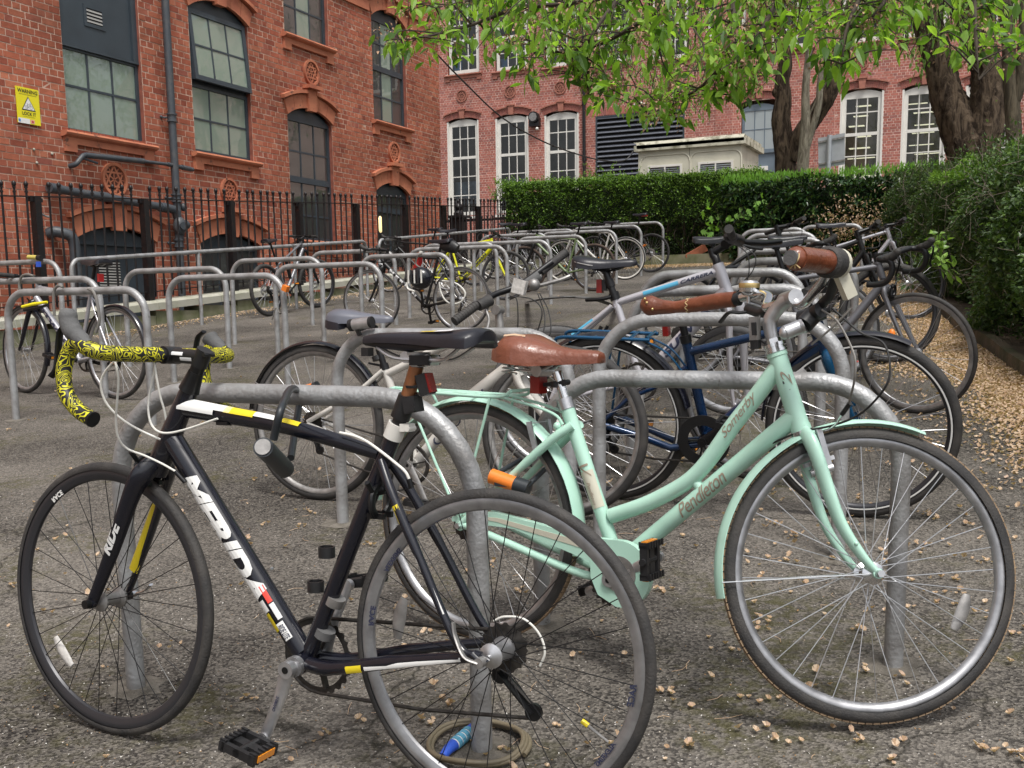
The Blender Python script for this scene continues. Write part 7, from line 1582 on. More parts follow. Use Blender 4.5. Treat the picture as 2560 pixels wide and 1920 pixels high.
 mb = MB(); mb.cyl(a + d * .18, c - d * .12, .0135, 16); mb.build('barrel', 'label_white', cl)
 for k in range(4): mb = MB(); p = lerp(a, c, .30 + k * .16); mb.cyl(p - d * .055, p + d * .055, .0155, 12); mb.build('dial', 'lock_dial', cl, smooth=False)
 return b
MB_ = black_road_bike()
def mint_bike():
 R = .345
 A = contact(1178, 1305, R); Bc = contact(2196, 1452, R)
 b = Bike('mint green step-through bicycle with brown saddle in the right foreground', A, Bc, 1, lean=.03)
 P = lambda x, y, o=0.: b.L(x, y, o); RH = np.array([0, 0, R])
 BB = P(1556, 1437); ST = P(1418, 1020); HT = P(1941, 882); HB = P(2003, 1075)
 b.steer(HT, HB, R_(38)); u = (HT - HB) / np.linalg.norm(HT - HB)
 FH = HB - u * .40 + np.cross((0, 1, 0), u) * (.048)
 if (b.S @ Vector(FH)).x < (b.S @ Vector(HB)).x: FH = HB - u * .40 - np.cross((0, 1, 0), u) * .048
 wz = b.S @ Vector(FH); gp = b.W(np.array(wz)); dz = gz(gp[0], gp[1]) + R - gp[2]; FH = FH + u * (dz / u[2])
 M = 'mint'
 mb = MB(); mb.tube([HB - u * .004, HB + u * .03, HT], [.0235, .0225, .0225], 20); mb.cyl(HT - u * .01, HT, .0245, 20); mb.cyl(HB - u * .004, HB + u * .012, .0245, 20)
 d0, d1 = P(1990, 1040), P(1560, 1400); mb.tube([d0, lerp(d0, d1, .5), d1], .0225, 22)
 s_ = smoothline([P(1948, 912), P(1895, 985), P(1832, 1065), P(1772, 1150), P(1730, 1195), P(1680, 1228), P(1610, 1262), P(1528, 1290)], 6); mb.tube(s_, .0205, 20)
 mb.tube([P(1728, 1190), P(1752, 1222)], .0135, 14)
 mb.tube([ST, lerp(ST, BB, .5), BB], .0192, 20); mb.cyl(BB - [0, .038, 0], BB + [0, .038, 0], .024, 20)
 for s in (-1, 1):
  mb.tube(smoothline([P(1440, 1062) + [0, s * .020, 0], P(1400, 1095) + [0, s * .038, 0], P(1300, 1190) + [0, s * .052, 0], RH + [.02, s * .068, .02], RH + [0, s * .068, 0]], 5), [.0125] * 9 + [.0105] * 12, 14)
  mb.tube(smoothline([BB + [-.03, s * .03, -.004], BB + [-.12, s * .045, 0], RH + [.05, s * .066, -.006], RH + [0, s * .069, 0]], 5), .0115, 12); mb.cyl(RH + [0, s * .064, 0], RH + [0, s * .073, 0], .016, 12)
 fr = b.part('frame', mb, M)
 b.decal('Pendleton', d1, d0, .036, .0227, -1, 'decal_gold', fr, shear=.5, bold=.006, t=(.36, .63), space=.92)
 L_ = np.linalg.norm; b.decal('Somerby', s_[14], s_[5], .028, .0208, -1, 'decal_gold', fr, shear=.5, bold=.0, t=(.04, .92), space=.92)
 q0, q1 = lerp(ST, BB, .38), lerp(ST, BB, .60); b.band(q0, q1, .0194, 'cream_panel', fr, a0=-1.25, a1=1.25, side=-1, n=12); b.decal('V', lerp(ST, BB, .34), lerp(ST, BB, .42), .03, .0197, -1, 'decal_gold', fr, shear=.4, bold=.0)
 b.decal('Pendleton', q0, q1, .010, .0199, -1, 'decal_gold', fr, shear=.4, bold=.0, t=(.3, .9)); b.decal('2', lerp(HB, HT, .55), lerp(HB, HT, .75), .020, .0228, -1, 'decal_gold', fr, shear=.5, bold=0, off=-.5)
 mb = MB(); fwd = np.cross((0, 1, 0), u); fwd = fwd if fwd[0] > 0 else -fwd
 for s in (-1, 1):
  ln = smoothline([HB - u * .006 + [0, s * .012, 0], HB - u * .028 + [0, s * .036, 0], HB - u * .08 + [0, s * .050, 0], lerp(HB - u * .08, FH, .5) * [1, 0, 1] + [0, s * .054, 0] - fwd * .022, lerp(HB - u * .08, FH, .82) * [1, 0, 1] + [0, s * .056, 0] - fwd * .014, FH + [0, s * .058, 0]], 6)
  mb.tube(ln, np.interp(np.linspace(0, 1, len(ln)), [0, .2, .5, 1], [.015, .0175, .0155, .0085]), 14, sq=(.85, 1.15)); mb.cyl(FH + [0, s * .052, 0], FH + [0, s * .064, 0], .012, 12)
  mb.ball(lerp(HB - u * .08, FH, .72) * [1, 0, 1] + [0, s * .068, 0] - fwd * .016, .005)
 mb.cyl(HB - u * .03, HB - u * .002, .023, 18); fk = b.part('fork', mb, M, None, True)
 mb = MB(); mb.cyl(HB - u * .012, HB - u * .002, .0262, 20); mb.cyl(HT, HT + u * .007, .0262, 20); mb.cyl(HT + u * .007, HT + u * .014, .0235, 20); mb.cyl(HT + u * .014, HT + u * .022, .0255, 20); mb.cyl(HT + u * .022, HT + u * .034, .0195, 6); b.part('headset', mb, 'chrome')
 kw = dict(R=R, tw=.040, tread='tread_tan', depth=.018, n=36, cross=3, single=True, srad=.0012)
 build_wheel(b.root, RH, Matrix.Identity(4), cassette=-1, phase=.2, **kw); w2 = build_wheel(b.root, FH, b.S, phase=.06, refl=[R_(-18)], refm='alu_dull', hub='chrome', **kw)
 for s in (1, -1): mb = MB(); mb.cyl(RH + [0, s * .07, 0], RH + [0, s * .088, 0], .009, 6); b.part('axle_nut', mb, 'steel'); mb = MB(); mb.cyl(FH + [0, s * .062, 0], FH + [0, s * .082, 0], .009, 6); b.part('axle_nut', mb, 'steel', None, True)
 fender(b, RH, R + .020, R_(-8), R_(176), .030, M, stays=None); fender(b, FH, R + .018, R_(72), R_(194), .029, M, True, stays=[R_(188)], staym='chrome')
 mb = MB(); y = -.062; c = P(1552, 1434, -.062); c[1] = 0; rh = RH.copy(); pr = []
 Rb, Rs = .088, .040
 t1 = R_(62); pr += [(c[0] + Rb * math.cos(t), c[2] + Rb * math.sin(t)) for t in np.linspace(R_(-95), R_(95), 18)]
 pr += [(c[0] - .10, c[2] + .084), (rh[0] + .12, rh[2] + .050), (rh[0] + .02, rh[2] + .040), (rh[0] - .03, rh[2] + .02), (rh[0] - .03, rh[2] + .008), (rh[0] + .06, rh[2] + .010), (rh[0] + .18, rh[2] + .012), (c[0] - .14, c[2] + .034), (c[0] - .088, c[2] + .02), (c[0] - .085, c[2] - .02), (c[0] - .062, c[2] - .064)]
 mb.prism(pr, lambda a, z, w_: (a, w_, z), -.070, -.050); o = b.part('chain_case', mb, M)
 mb = MB(); mb.prism([(rh[0] + .0, rh[2] + .030), (rh[0] + .13, rh[2] + .036), (c[0] - .10, c[2] + .070), (c[0] - .05, c[2] + .074), (c[0] - .10, c[2] + .052), (rh[0] + .13, rh[2] + .024)], lambda a, z, w_: (a, w_, z), -.0712, -.0702); mb.build('stripe', 'cream_panel', o)
 mb = MB(); mb.lathe([(.0, -.001), (.048, -.001), (.048, .001), (0, .001)], 36, X=Matrix.Translation(c + np.array([0, -.0725, 0]))); mb.build('case_opening', 'alu_dull', o)
 arm = P(1661, 1385, -.08) - BB; crankset(b, BB, -1, math.atan2(arm[2], arm[0]), 'alu', ring=.075, arm=.165, pedal='black_plastic', pw=.07, pa=1.5)
 def rod(L, r=.0045, m=M, nm='tube'): mb = MB(); mb.tube(smoothline(L, 5), r, 10); return mb
 mb = MB(); y = .058
 z0 = P(1190, 985)[2]; x0, x1 = P(988, 1000)[0], P(1270, 1000)[0]
 for s in (-1, 1):
  mb.tube(smoothline([(x0, 0, z0 + .004), (x0 + .01, s * .04, z0), (x0 + .05, s * y, z0), (x0 + .2, s * y, z0), (x1, s * y, z0), (x1 + .045, s * y * .9, z0 + .018)], 5), .0048, 10)
  mb.tube([(x1 - .02, s * y, z0), (RH[0] + .005, s * .078, RH[2] + .03)], .0042, 8); mb.tube([(x0 + .09, s * y, z0), (RH[0] - .005, s * .078, RH[2] + .03)], .0042, 8)
  mb.tube(smoothline([(x1 - .02, s * .03, z0), (x1 + .10, s * .028, z0 - .02), P(1400, 1045) * [1, 0, 1] + [0, s * .026, .01], P(1418, 1060) * [1, 0, 1] + [0, s * .022, 0]], 5), .0042, 8)
  mb.ball(P(1393, 1065, s * .030), .011)
 for t in (.25, .5, .75): mb.tube([(lerp(x0, x1, t), -y, z0), (lerp(x0, x1, t + .06), y, z0)], .0038, 8)
 mb.tube([(x0 + .03, 0, z0), (x1, 0, z0)], .0042, 8); mb.tube([(x1 + .045, -y * .9, z0 + .018), (x1 + .045, y * .9, z0 + .018)], .0048, 8); mb.prism([(x0 + .0, z0 - .005), (x0 - .01, z0 - .06), (x0 + .06, z0 - .055), (x0 + .06, z0 - .005)], lambda a, z, w_: (a, w_, z), -.02, .02); b.part('luggage_rack', mb, M)
 vbrake(b, P(1345, 1140), None, 'alu', ax=(np.array(P(1425, 1030)) - P(1300, 1180)) * [-.3, 0, 1], y=.040); vbrake(b, HB - u * .105 + np.array([.0, 0, 0]), None, 'alu', True, ax=u, y=.036)
 sd = (ST - BB) / np.linalg.norm(ST - BB); mb = MB(); mb.cyl(ST - sd * .03, P(1393, 930), .0138, 16); b.part('seat_post', mb, 'chrome'); mb = MB(); mb.cyl(ST - sd * .004, ST + sd * .026, .0215, 18); mb.cyl(ST + sd * .01 + [-.03, -.012, 0], ST + sd * .01 + [-.03, .014, 0], .009, 12); b.part('seat_collar', mb, 'steel')
 n0, n1 = P(1508, 862), P(1262, 860); ang = math.atan2(n0[2] - n1[2], n0[0] - n1[0]); cc = P(1385, 925); L = np.linalg.norm(n0 - n1)
 X = Matrix.Translation((n1[0], 0, P(1380, 905)[2])) ; mb = MB()
 secs = [(0, .035, .030, .004), (.008, .075, .052, .026), (.04, .098, .072, .046), (.09, .100, .074, .052), (.13, .082, .060, .046), (.17, .056, .045, .034), (.22, .040, .037, .026), (L - .02, .030, .035, .022), (L - .004, .022, .030, .016), (L, .008, .024, .006)]
 sad(mb, secs, n=16, X=X); so_ = b.part('saddle', mb, 'brown_leather');
 mb = MB()
 zb = P(1380, 905)[2]
 for y in (-.024, .024): mb.tube(smoothline([(n1[0] + .03, y * 2, zb + .005), (n1[0] + .05, y * 1.2, zb - .022), (n1[0] + .13, y, zb - .024), (n1[0] + .20, y * .7, zb + .01)], 5), .0038, 8)
 for y in (-.04, .04):
  for k in range(26): pass
  mb.tube([(n1[0] + .045 + .020 * math.cos(t), y + .020 * math.sin(t), zb - .035 + .0016 * t) for t in np.linspace(0, 8 * PI, 60)], .0022, 6)
 mb.cyl((n1[0] + .125, -.03, zb - .024), (n1[0] + .125, .03, zb - .024), .017, 16); mb.build('saddle_spring', 'steel', so_)
 t0 = P(1300, 857); mb = MB(); c = b.L(1305, 858, -.075)
 V = [];
 for k in range(7): x = n1[0] + .025 + k * .013; V += [(x, -.040 - .002 * k, zb + .0742 + .004 - abs(k - 3) * .0012 - .0035), (x + .002, -.047 - .002 * k - .004 * math.sin(k), zb + .0735 - abs(k - 3) * .0012 - .0035)]
 mb.add(V, [(2 * k, 2 * k + 1, 2 * k + 3, 2 * k + 2) for k in range(6)]); mb.build('tear', 'leather_tear', so_)
 lc = P(1376, 963); mb = MB(); mb.box((-.018, -.02, -.024), (.012, .02, .024), X=Matrix.Translation(lc + [-.035, 0, 0])); o = b.part('rear_light', mb, 'red_lens'); mb = MB(); mb.cyl(lc + [-.02, 0, 0], lc + [.045, -.01, .01], .006, 8); mb.lathe([(.014, -.008), (.018, -.008), (.018, .008), (.014, .008)], 18, closed=True, X=Matrix.Translation(lc + [.022, 0, .003]) @ Matrix.Rotation(PI / 2, 4, 'X')); mb.cyl(lc + [.05, -.015, .01], lc + [.05, .01, .01], .008, 10); mb.build('bracket', 'black_plastic', o)
 Y0 = b.W(P(1950, 800))[1]
 W = lambda x, y, Y: (lambda p: np.array([(p - b.O) @ b.ex, (p - b.O) @ b.ey, (p - b.O) @ b.ez]))(onY(x, y, Y))
 mb = MB(); stl = smoothline([HT + u * .03, P(1925, 820), P(1927, 796), W(1950, 765, Y0), W(1975, 748, Y0 - .01)], 5); mb.tube(stl, np.interp(np.linspace(0, 1, len(stl)), [0, .4, 1], [.0145, .0175, .0165]), 14); mb.cyl(W(1960, 752, Y0 + .02), W(1990, 742, Y0 - .03), .019, 16); b.part('stem', mb, 'alu')
 mb = MB(); left = smoothline([W(1978, 746, Y0), W(1940, 762, Y0 + .045), W(1915, 768, Y0 + .07), W(1922, 742, Y0 + .13), W(1900, 735, Y0 + .17), W(1850, 745, Y0 + .20), W(1760, 760, Y0 + .24), W(1640, 772, Y0 + .27)], 6)
 mb.tube(left, .0115, 14); right = smoothline([W(1978, 746, Y0), W(2005, 762, Y0 - .05), W(2040, 725, Y0 - .12), W(2065, 690, Y0 - .19), W(2068, 662, Y0 - .25), W(2040, 650, Y0 - .31), W(1985, 648, Y0 - .37)], 6); mb.tube(right, .0115, 14); hb = b.part('handlebar', mb, 'chrome')
 g = [W(1838, 748, Y0 + .205), W(1800, 752, Y0 + .22), W(1722, 764, Y0 + .25), W(1680, 768, Y0 + .262), W(1640, 766, Y0 + .272), W(1606, 760, Y0 + .28)]
 ln = smoothline(g, 5); mb = MB(); mb.tube(ln, np.interp(np.linspace(0, 1, len(ln)), [0, .3, .5, .55, .75, .9, 1], [.020, .021, .0165, .016, .021, .029, .016]), 18, sq=(.8, 1.0)); gl = mb.build('grip', 'grip_brown', hb)
 for (x, y) in ((1612, 747), (1617, 757), (1631, 773)): mb = MB(); mb.ball(W(x, y, Y0 + .255), (.004, .004, .004)); mb.build('rivet', 'brass', gl)
 for (x, y, Y) in ((1721, 764, Y0 + .25), (1832, 750, Y0 + .21)):
  c = W(x, y, Y); mb = MB()
  for k in range(16): t = k * PI / 8; mb.tube([c + [.004 * (-1) ** k, .017 * math.cos(t) * .9, .0185 * math.sin(t)], c + [-.004 * (-1) ** k, .017 * math.cos(t + .35) * .9, .0185 * math.sin(t + .35)]], .0014, 4)
  mb.build('stitching', 'thread', gl)
 mb = MB(); mb.cyl(W(1836, 749, Y0 + .207), W(1850, 747, Y0 + .203), .0175, 16); mb.build('grip_collar', 'black_plastic', gl)
 e0, e1 = W(2068, 655, Y0 - .27), W(1990, 646, Y0 - .40); mb = MB(); mb.cyl(e0, e1, .0245, 18); mb.ball(e1, (.023, .023, .023)); gr = mb.build('grip', 'grip_brown', hb)
 d = (e1 - e0) / np.linalg.norm(e1 - e0); mb = MB(); mb.cyl(e1 + d * .004, e1 + d * .0245, .0150, 16); mb.build('grip_plug', 'rubber_grey', gr)
 mb = MB()
 for k in range(9): c = lerp(e1, e0, .12 + k * .075); t = .6; mb.tube([c + [.0, -.0105, .0190], c + [.006, -.0020, .0218]], .0012, 4)
 for k in range(3): mb.tube(smoothline([e1 + [.01, -.012, .012], e1 + [.0 + k * .006, -.022, -.004], e1 + [.014 - k * .01, -.014, -.020]], 4), .0016, 5)
 mb.build('stitching', 'thread', gr)
 mb = MB(); c = lerp(e0, e1, -.05); mb.tube([c - d * .035, c - d * .03, c + d * .006, c + d * .012], [.027, .032, .033, .027], 22); mb.build('twist_shifter', 'rubber', gr); mb = MB(); mb.tube([c - d * .050, c - d * .046, c - d * .034], [.025, .031, .030], 22); mb.bar(c - d * .045 + [0, 0, -.01], c - d * .060 + [.02, .01, -.07], .020, .026); mb.build('shifter_housing', 'cream_panel', gr)
 c = W(1873, 722, Y0 + .18); Xb = Matrix.Translation(c) @ Matrix.Rotation(PI / 2, 4, 'X'); mb = MB(); mb.lathe([(0, .022), (.016, .020), (.0245, .012), (.026, .0), (.024, -.002), (0, -.002)], 24, X=Matrix.Translation(c + [0, 0, .004]) @ Matrix.Rotation(PI / 2, 4, 'X') @ Matrix.Scale(-1, 4, (0, 1, 0))); bl = mb.build('bell', 'chrome', hb)
 mb = MB(); mb.lathe([(.020, -.020), (.0255, -.014), (.025, -.006), (.012, -.004)], 24, X=Matrix.Translation(c) @ Matrix.Rotation(-PI / 2, 4, 'X')); mb.cyl(c + [0, 0, -.018], c + [0, 0, -.036], .005, 8); mb.build('bell_base', 'steel', bl)
 mb = MB(); mb.lathe([(.0262, -.006), (.0268, -.003), (.0268, .004), (.0262, .006)], 24, X=Matrix.Translation(c + [0, 0, .008]) @ Matrix.Rotation(PI / 2, 4, 'X')); mb.build('bell_band', 'brass', bl)
 mb = MB(); mb.tube(smoothline([W(1870, 772, Y0 + .17), W(1905, 782, Y0 + .12), W(1925, 772, Y0 + .1)], 4), .013, 10); mb.tube(smoothline([W(1880, 778, Y0 + .16), W(1850, 782, Y0 + .16), W(1822, 782, Y0 + .17), W(1800, 806, Y0 + .18)], 5), .0055, 8, sq=(1.5, .8)); mb.build('brake_lever', 'black_plastic', hb)
 mb = MB(); mb.bar(W(1886, 792, Y0 - .0), W(1888, 850, Y0 - .0), .020, .024, up=(0, 1, 0)); sh = mb.build('shifter', 'alu_dull', hb); mb = MB(); mb.bar(W(1884, 806, Y0 - .02), W(1886, 838, Y0 - .02), .009, .010, up=(0, 1, 0)); mb.bar(W(1889, 850, Y0), W(1890, 872, Y0), .019, .022, up=(0, 1, 0)); mb.build('shifter_window', 'black_plastic', sh)
 mb = MB(); mb.tube(smoothline([W(2000, 795, Y0 - .09), W(2030, 790, Y0 - .10), W(2060, 778, Y0 - .1)], 4), .018, 14); mb.tube([W(2040, 775, Y0 - .1), W(2075, 740, Y0 - .12), W(2090, 690, Y0 - .16)], .011, 10); mb.build('brake_lever', 'black_plastic', hb)
 lt = b; mb = MB(); mb.cyl(W(1962, 832, Y0 - .14), W(2005, 815, Y0 - .12), .0165, 18); mb.tube([W(2005, 815, Y0 - .12), W(2012, 812, Y0 - .12)], [.019, .019], 16); mb.ball(W(1962, 832, Y0 - .14), (.014, .014, .0155)); mb.build('front_lamp', 'alu', hb); mb = MB(); mb.cyl(W(2010, 812, Y0 - .12), W(2035, 785, Y0 - .1), .021, 14); mb.cyl(W(2038, 782, Y0 - .11), W(2052, 775, Y0 - .12), .018, 14); mb.build('lamp_clamp', 'black_plastic', hb)
 def cab(pts, m='grey_cable', r=.0025):
  mb = MB(); mb.tube(smoothline([W(x, y, Y0 + o) for x, y, o in pts], 7), r, 8, cap=False); b.part('cable', mb, m)
 cab([(2055, 775, -.12), (2090, 800, -.14), (2120, 850, -.16), (2138, 900, -.18), (2136, 950, -.18), (2122, 1010, -.14)])
 mb = MB(); mb.tube([W(2125, 1008, Y0 - .14), W(2105, 1036, Y0 - .12)], .0055, 8); mb.build('cable_boot', 'black_plastic', b.root); cab([(2105, 1036, -.12), (2090, 1060, -.08), (2070, 1075, -.05)], 'chrome', .0028)
 cab([(2080, 770, -.1), (2150, 830, -.1), (2210, 860, -.12), (2225, 930, -.14), (2205, 980, -.14), (2150, 1035, -.10), (2080, 1064, -.06), (2000, 1080, -.04), (1930, 1108, -.02)], 'cable_black', .0026)
 cab([(2028, 862, -.1), (2070, 828, -.1), (2110, 790, -.1), (2130, 770, -.1)]); cab([(1900, 790, .05), (1885, 830, .02), (1930, 880, .0), (1960, 960, -.03)], 'cable_black', .0022)
 lk = thing('u_lock', 'orange and black lock through the mint bicycle rear wheel', 'lock'); Yl = 2.62
 mb = MB(); mb.cyl(onY(1228, 1190, Yl), onY(1290, 1212, Yl), .0215, 18); mb.build('lock_body', 'orange_plastic', lk); mb = MB(); mb.cyl(onY(1288, 1211, Yl), onY(1322, 1222, Yl), .0225, 18); mb.box((-.01, -.02, -.01), (.03, .0, .006), X=Matrix.Translation(onY(1252, 1204, Yl))); mb.build('lock_end', 'lock_black', lk)
 mb = MB(); mb.tube(smoothline([onY(1318, 1216, Yl), onY(1345, 1190, Yl + .05), onY(1372, 1165, Yl + .15)], 5), .0075, 10); mb.tube(smoothline([onY(1240, 1186, Yl), onY(1258, 1175, Yl + .05), onY(1300, 1150, Yl + .14)], 5), .0075, 10); mb.build('shackle', 'lock_black', lk)
 V, F = text_mesh('SECURITY', 1, 0, .02)
 return b
mint_bike()
def T(b, px, py, o=0.): return b.L(px, py, o)
def white_bike():
 R = .345; Y = 3.92
 a, c = onY(791, 1100, Y), onY(1405, 1130, Y); A = np.array([a[0], Y, gz(0, Y)]); B = np.array([c[0], Y, gz(0, Y)])
 b = Bike('off-white bicycle with grey saddle and lamp behind the second cycle stand', A, B, 1, .02); P = lambda x, y, o=0.: b.L(x, y, o)
 RH, FH = np.array([0, 0, R]), np.array([b.wb, 0, R]); BB = P(1041, 1158); ST = P(962, 920); HT = P(1258, 842); HB = P(1292, 925)
 b.steer(HT, HB, R_(6)); u = (HT - HB) / np.linalg.norm(HT - HB)
 mb = MB(); mb.cyl(HB, HT, .024, 18); mb.tube([HT - u * .03, P(1120, 860), P(1010, 915), P(968, 935)], [.021, .020, .018, .017], 16); mb.tube([HB + u * .03, P(1180, 990), BB], [.027, .027, .025], 20); mb.tube([ST, BB], .0175, 16); mb.cyl(BB - [0, .036, 0], BB + [0, .036, 0], .024, 18)
 for s in (-1, 1): mb.tube([ST + [0, s * .018, -.01], P(900, 985) + [0, s * .036, 0], RH + [0, s * .066, .01]], .0105, 12); mb.tube([BB + [-.02, s * .025, 0], BB + [-.12, s * .04, .01], RH + [0, s * .067, 0]], .0115, 12)
 fr = b.part('frame', mb, 'white_frame'); d0, d1 = P(1195, 960), P(1290 - 5, 930 - 70 + 60)
 b.decal('CRUISER', BB, HB + u * .03, .046, .0278, -1, 'decal_dark', fr, shear=.2, bold=-.0, t=(.22, .74));
 fork_std(b, HB, FH, 'white_frame', r0=.017)
 build_wheel(b.root, RH, Matrix.Identity(4), R=R, tw=.040, rim='alu_dull', n=32, cassette=-1, srad=.0013, spoke='steel'); build_wheel(b.root, FH, b.S, R=R, tw=.044, rim='alu_dull', n=32, srad=.0013)
 fender(b, RH, R + .018, R_(15), R_(172), .028, 'black_gloss', stays=[R_(150), R_(165)])
 crankset(b, BB, -1, R_(-60), 'alu_dull', ring=.085, pw=.09); chain_and_mech(b, BB, RH, -1, ring=.085)
 sd = (ST - BB) / np.linalg.norm(ST - BB); SP = P(932, 822); mb = MB(); mb.tube([ST - sd * .02, ST + sd * .03, SP], [.0142, .0142, .0142], 14); b.part('seat_post', mb, 'black_metal'); mb = MB(); mb.cyl(ST - sd * .01, ST + sd * .018, .020, 16); mb.tube([ST + [-.02, 0, .01], ST + [-.08, .0, .02]], .005, 8); b.part('seat_collar', mb, 'black_metal')
 mb = MB(); mb.box((-.045, -.022, -.018), (-.01, .022, .018), X=Matrix.Translation(P(932, 880))); mb.cyl(P(943, 895) - sd * .01, P(943, 895) + sd * .01, .022, 12); b.part('reflector_bracket', mb, 'black_plastic')
 c = P(908, 786); X = Matrix.Translation((c[0], 0, c[2] - .052)) @ Matrix.Rotation(.03, 4, 'Y'); mb = MB()
 sad(mb, [(-.150, .030, .050, .01), (-.146, .070, .064, .03), (-.12, .088, .074, .038), (-.07, .088, .073, .036), (-.02, .062, .063, .030), (.05, .038, .055, .024), (.12, .028, .050, .020), (.140, .018, .045, .012), (.147, .005, .040, .004)], n=16, X=X); so_ = b.part('saddle', mb, 'saddle_grey'); mb = MB(); sad(mb, [(-.152, .032, .040, .01), (-.148, .072, .050, .034), (-.12, .091, .052, .040), (-.07, .0895, .046, .036), (-.055, .060, .030, .02)], n=16, X=X); mb.build('side_panel', 'saddle_black', so_)
 mb = MB(); mb.tube(smoothline([(c[0] - .08, 0, c[2] - .02), (c[0] - .02, 0, SP[2] - .0), (c[0] + .06, 0, c[2] - .02)], 4), .012, 10); mb.cyl(SP - [0, .02, 0], SP + [0, .02, 0], .017, 12); mb.build('saddle_frame', 'black_metal', so_)
 st0 = HT + u * .03; C = P(1245, 775); mb = MB(); mb.cyl(HT, HT + u * .045, .017, 14); mb.tube([st0, C], [.017, .016], 14); mb.cyl(C - [0, .025, 0], C + [0, .025, 0], .02, 16); b.part('stem', mb, 'alu_dull')
 W = lambda x, y, Yq: (lambda p: np.array([(p - b.O) @ b.ex, (p - b.O) @ b.ey, (p - b.O) @ b.ez]))(onY(x, y, Yq))
 e0, e1 = W(1138, 802, Y - .24), W(1414, 632, Y + .24); cm = W(1240, 735, Y); mb = MB(); mb.tube(smoothline([W(1160, 785, Y - .2), W(1205, 755, Y - .08), cm, W(1300, 712, Y + .08), W(1380, 655, Y + .18)], 5), .013, 12); hb = b.part('handlebar', mb, 'black_metal')
 mb = MB(); q = W(1192, 762, Y - .15); grip(mb, e0, q, .0175, ribs=9); mb.cyl(e0 - (q - e0) * .04, e0, .019, 14); mb.build('grip', 'rubber', hb); mb = MB(); q2 = W(1352, 680, Y + .15); grip(mb, q2, e1, .0175); mb.cyl(e1, e1 + (e1 - q2) * .03, .019, 14); mb.build('grip', 'rubber', hb)
 mb = MB(); mb.tube([W(1300, 720, Y + .08), W(1345, 690, Y + .14)], [.021, .025], 14); mb.build('twist_shifter', 'rubber_grey', hb); mb = MB(); mb.tube([W(1196, 765, Y - .15), W(1225, 750, Y - .1)], [.021, .024], 14); mb.build('twist_shifter', 'rubber', hb)
 mb = MB(); mb.tube(smoothline([W(1215, 775, Y - .12), W(1222, 800, Y - .13), W(1216, 830, Y - .15), W(1218, 840, Y - .15)], 4), .006, 8); mb.tube(smoothline([W(1345, 715, Y + .1), W(1400, 700, Y + .12), W(1425, 690, Y + .14)], 4), .008, 8); mb.ball(W(1335, 712, Y + .08), .026); mb.build('brake_lever', 'alu_dull', hb)
 mb = MB(); mb.box((-.028, -.012, -.028), (.028, .012, .028), X=Matrix.Translation(W(1299, 717, Y + .02)) @ Matrix.Rotation(.25, 4, 'Y')); mb.build('front_reflector', 'reflector', hb)
 mb = MB()
 for L in ([(1345, 735, .08), (1362, 790, .02), (1355, 840, -.02), (1330, 868, -.03), (1292, 880, -.02)], [(1350, 735, .06), (1372, 780, .0), (1375, 835, -.04), (1340, 875, -.05), (1295, 890, -.02)], [(1270, 745, .0), (1290, 745, -.03), (1295, 790, -.04), (1292, 870, -.02)], [(1275, 740, .0), (1330, 748, .0), (1355, 780, -.02), (1340, 840, -.02)]): mb.tube(smoothline([W(x, y, Y + o) for x, y, o in L], 6), .0026, 6, cap=False)
 b.part('cable', mb, 'cable_black')
 lm = thing('cycle_lamp', 'silver and black cylindrical lamp on top of the second cycle stand', 'lamp'); p, q = onY(885, 812, 3.58), onY(925, 806, 3.58); mb = MB(); mb.cyl(p, q, .023, 20); mb.build('lamp_body', 'alu', lm); mb = MB(); d = q - p; mb.cyl(p - d * .25, p, .0235, 20); mb.cyl(q, q + d * .15, .0225, 20); mb.bar(lerp(p, q, .2) - [0, 0, .02], lerp(p, q, .35) - [0, 0, .045], .014, .014); mb.build('lamp_cap', 'black_plastic', lm)
 lk = thing('u_lock', 'orange lock barrel on the rear wheel of the off-white bicycle', 'lock'); mb = MB(); mb.cyl(onY(745, 978, 3.8), onY(785, 967, 3.8), .018, 16); mb.build('lock_body', 'orange_plastic', lk); mb = MB(); mb.cyl(onY(785, 967, 3.8), onY(794, 964, 3.8), .02, 16); mb.tube([onY(700, 967, 3.9), onY(735, 965, 3.85), onY(765, 970, 3.8)], .007, 8); mb.build('shackle', 'lock_black', lk)
white_bike()
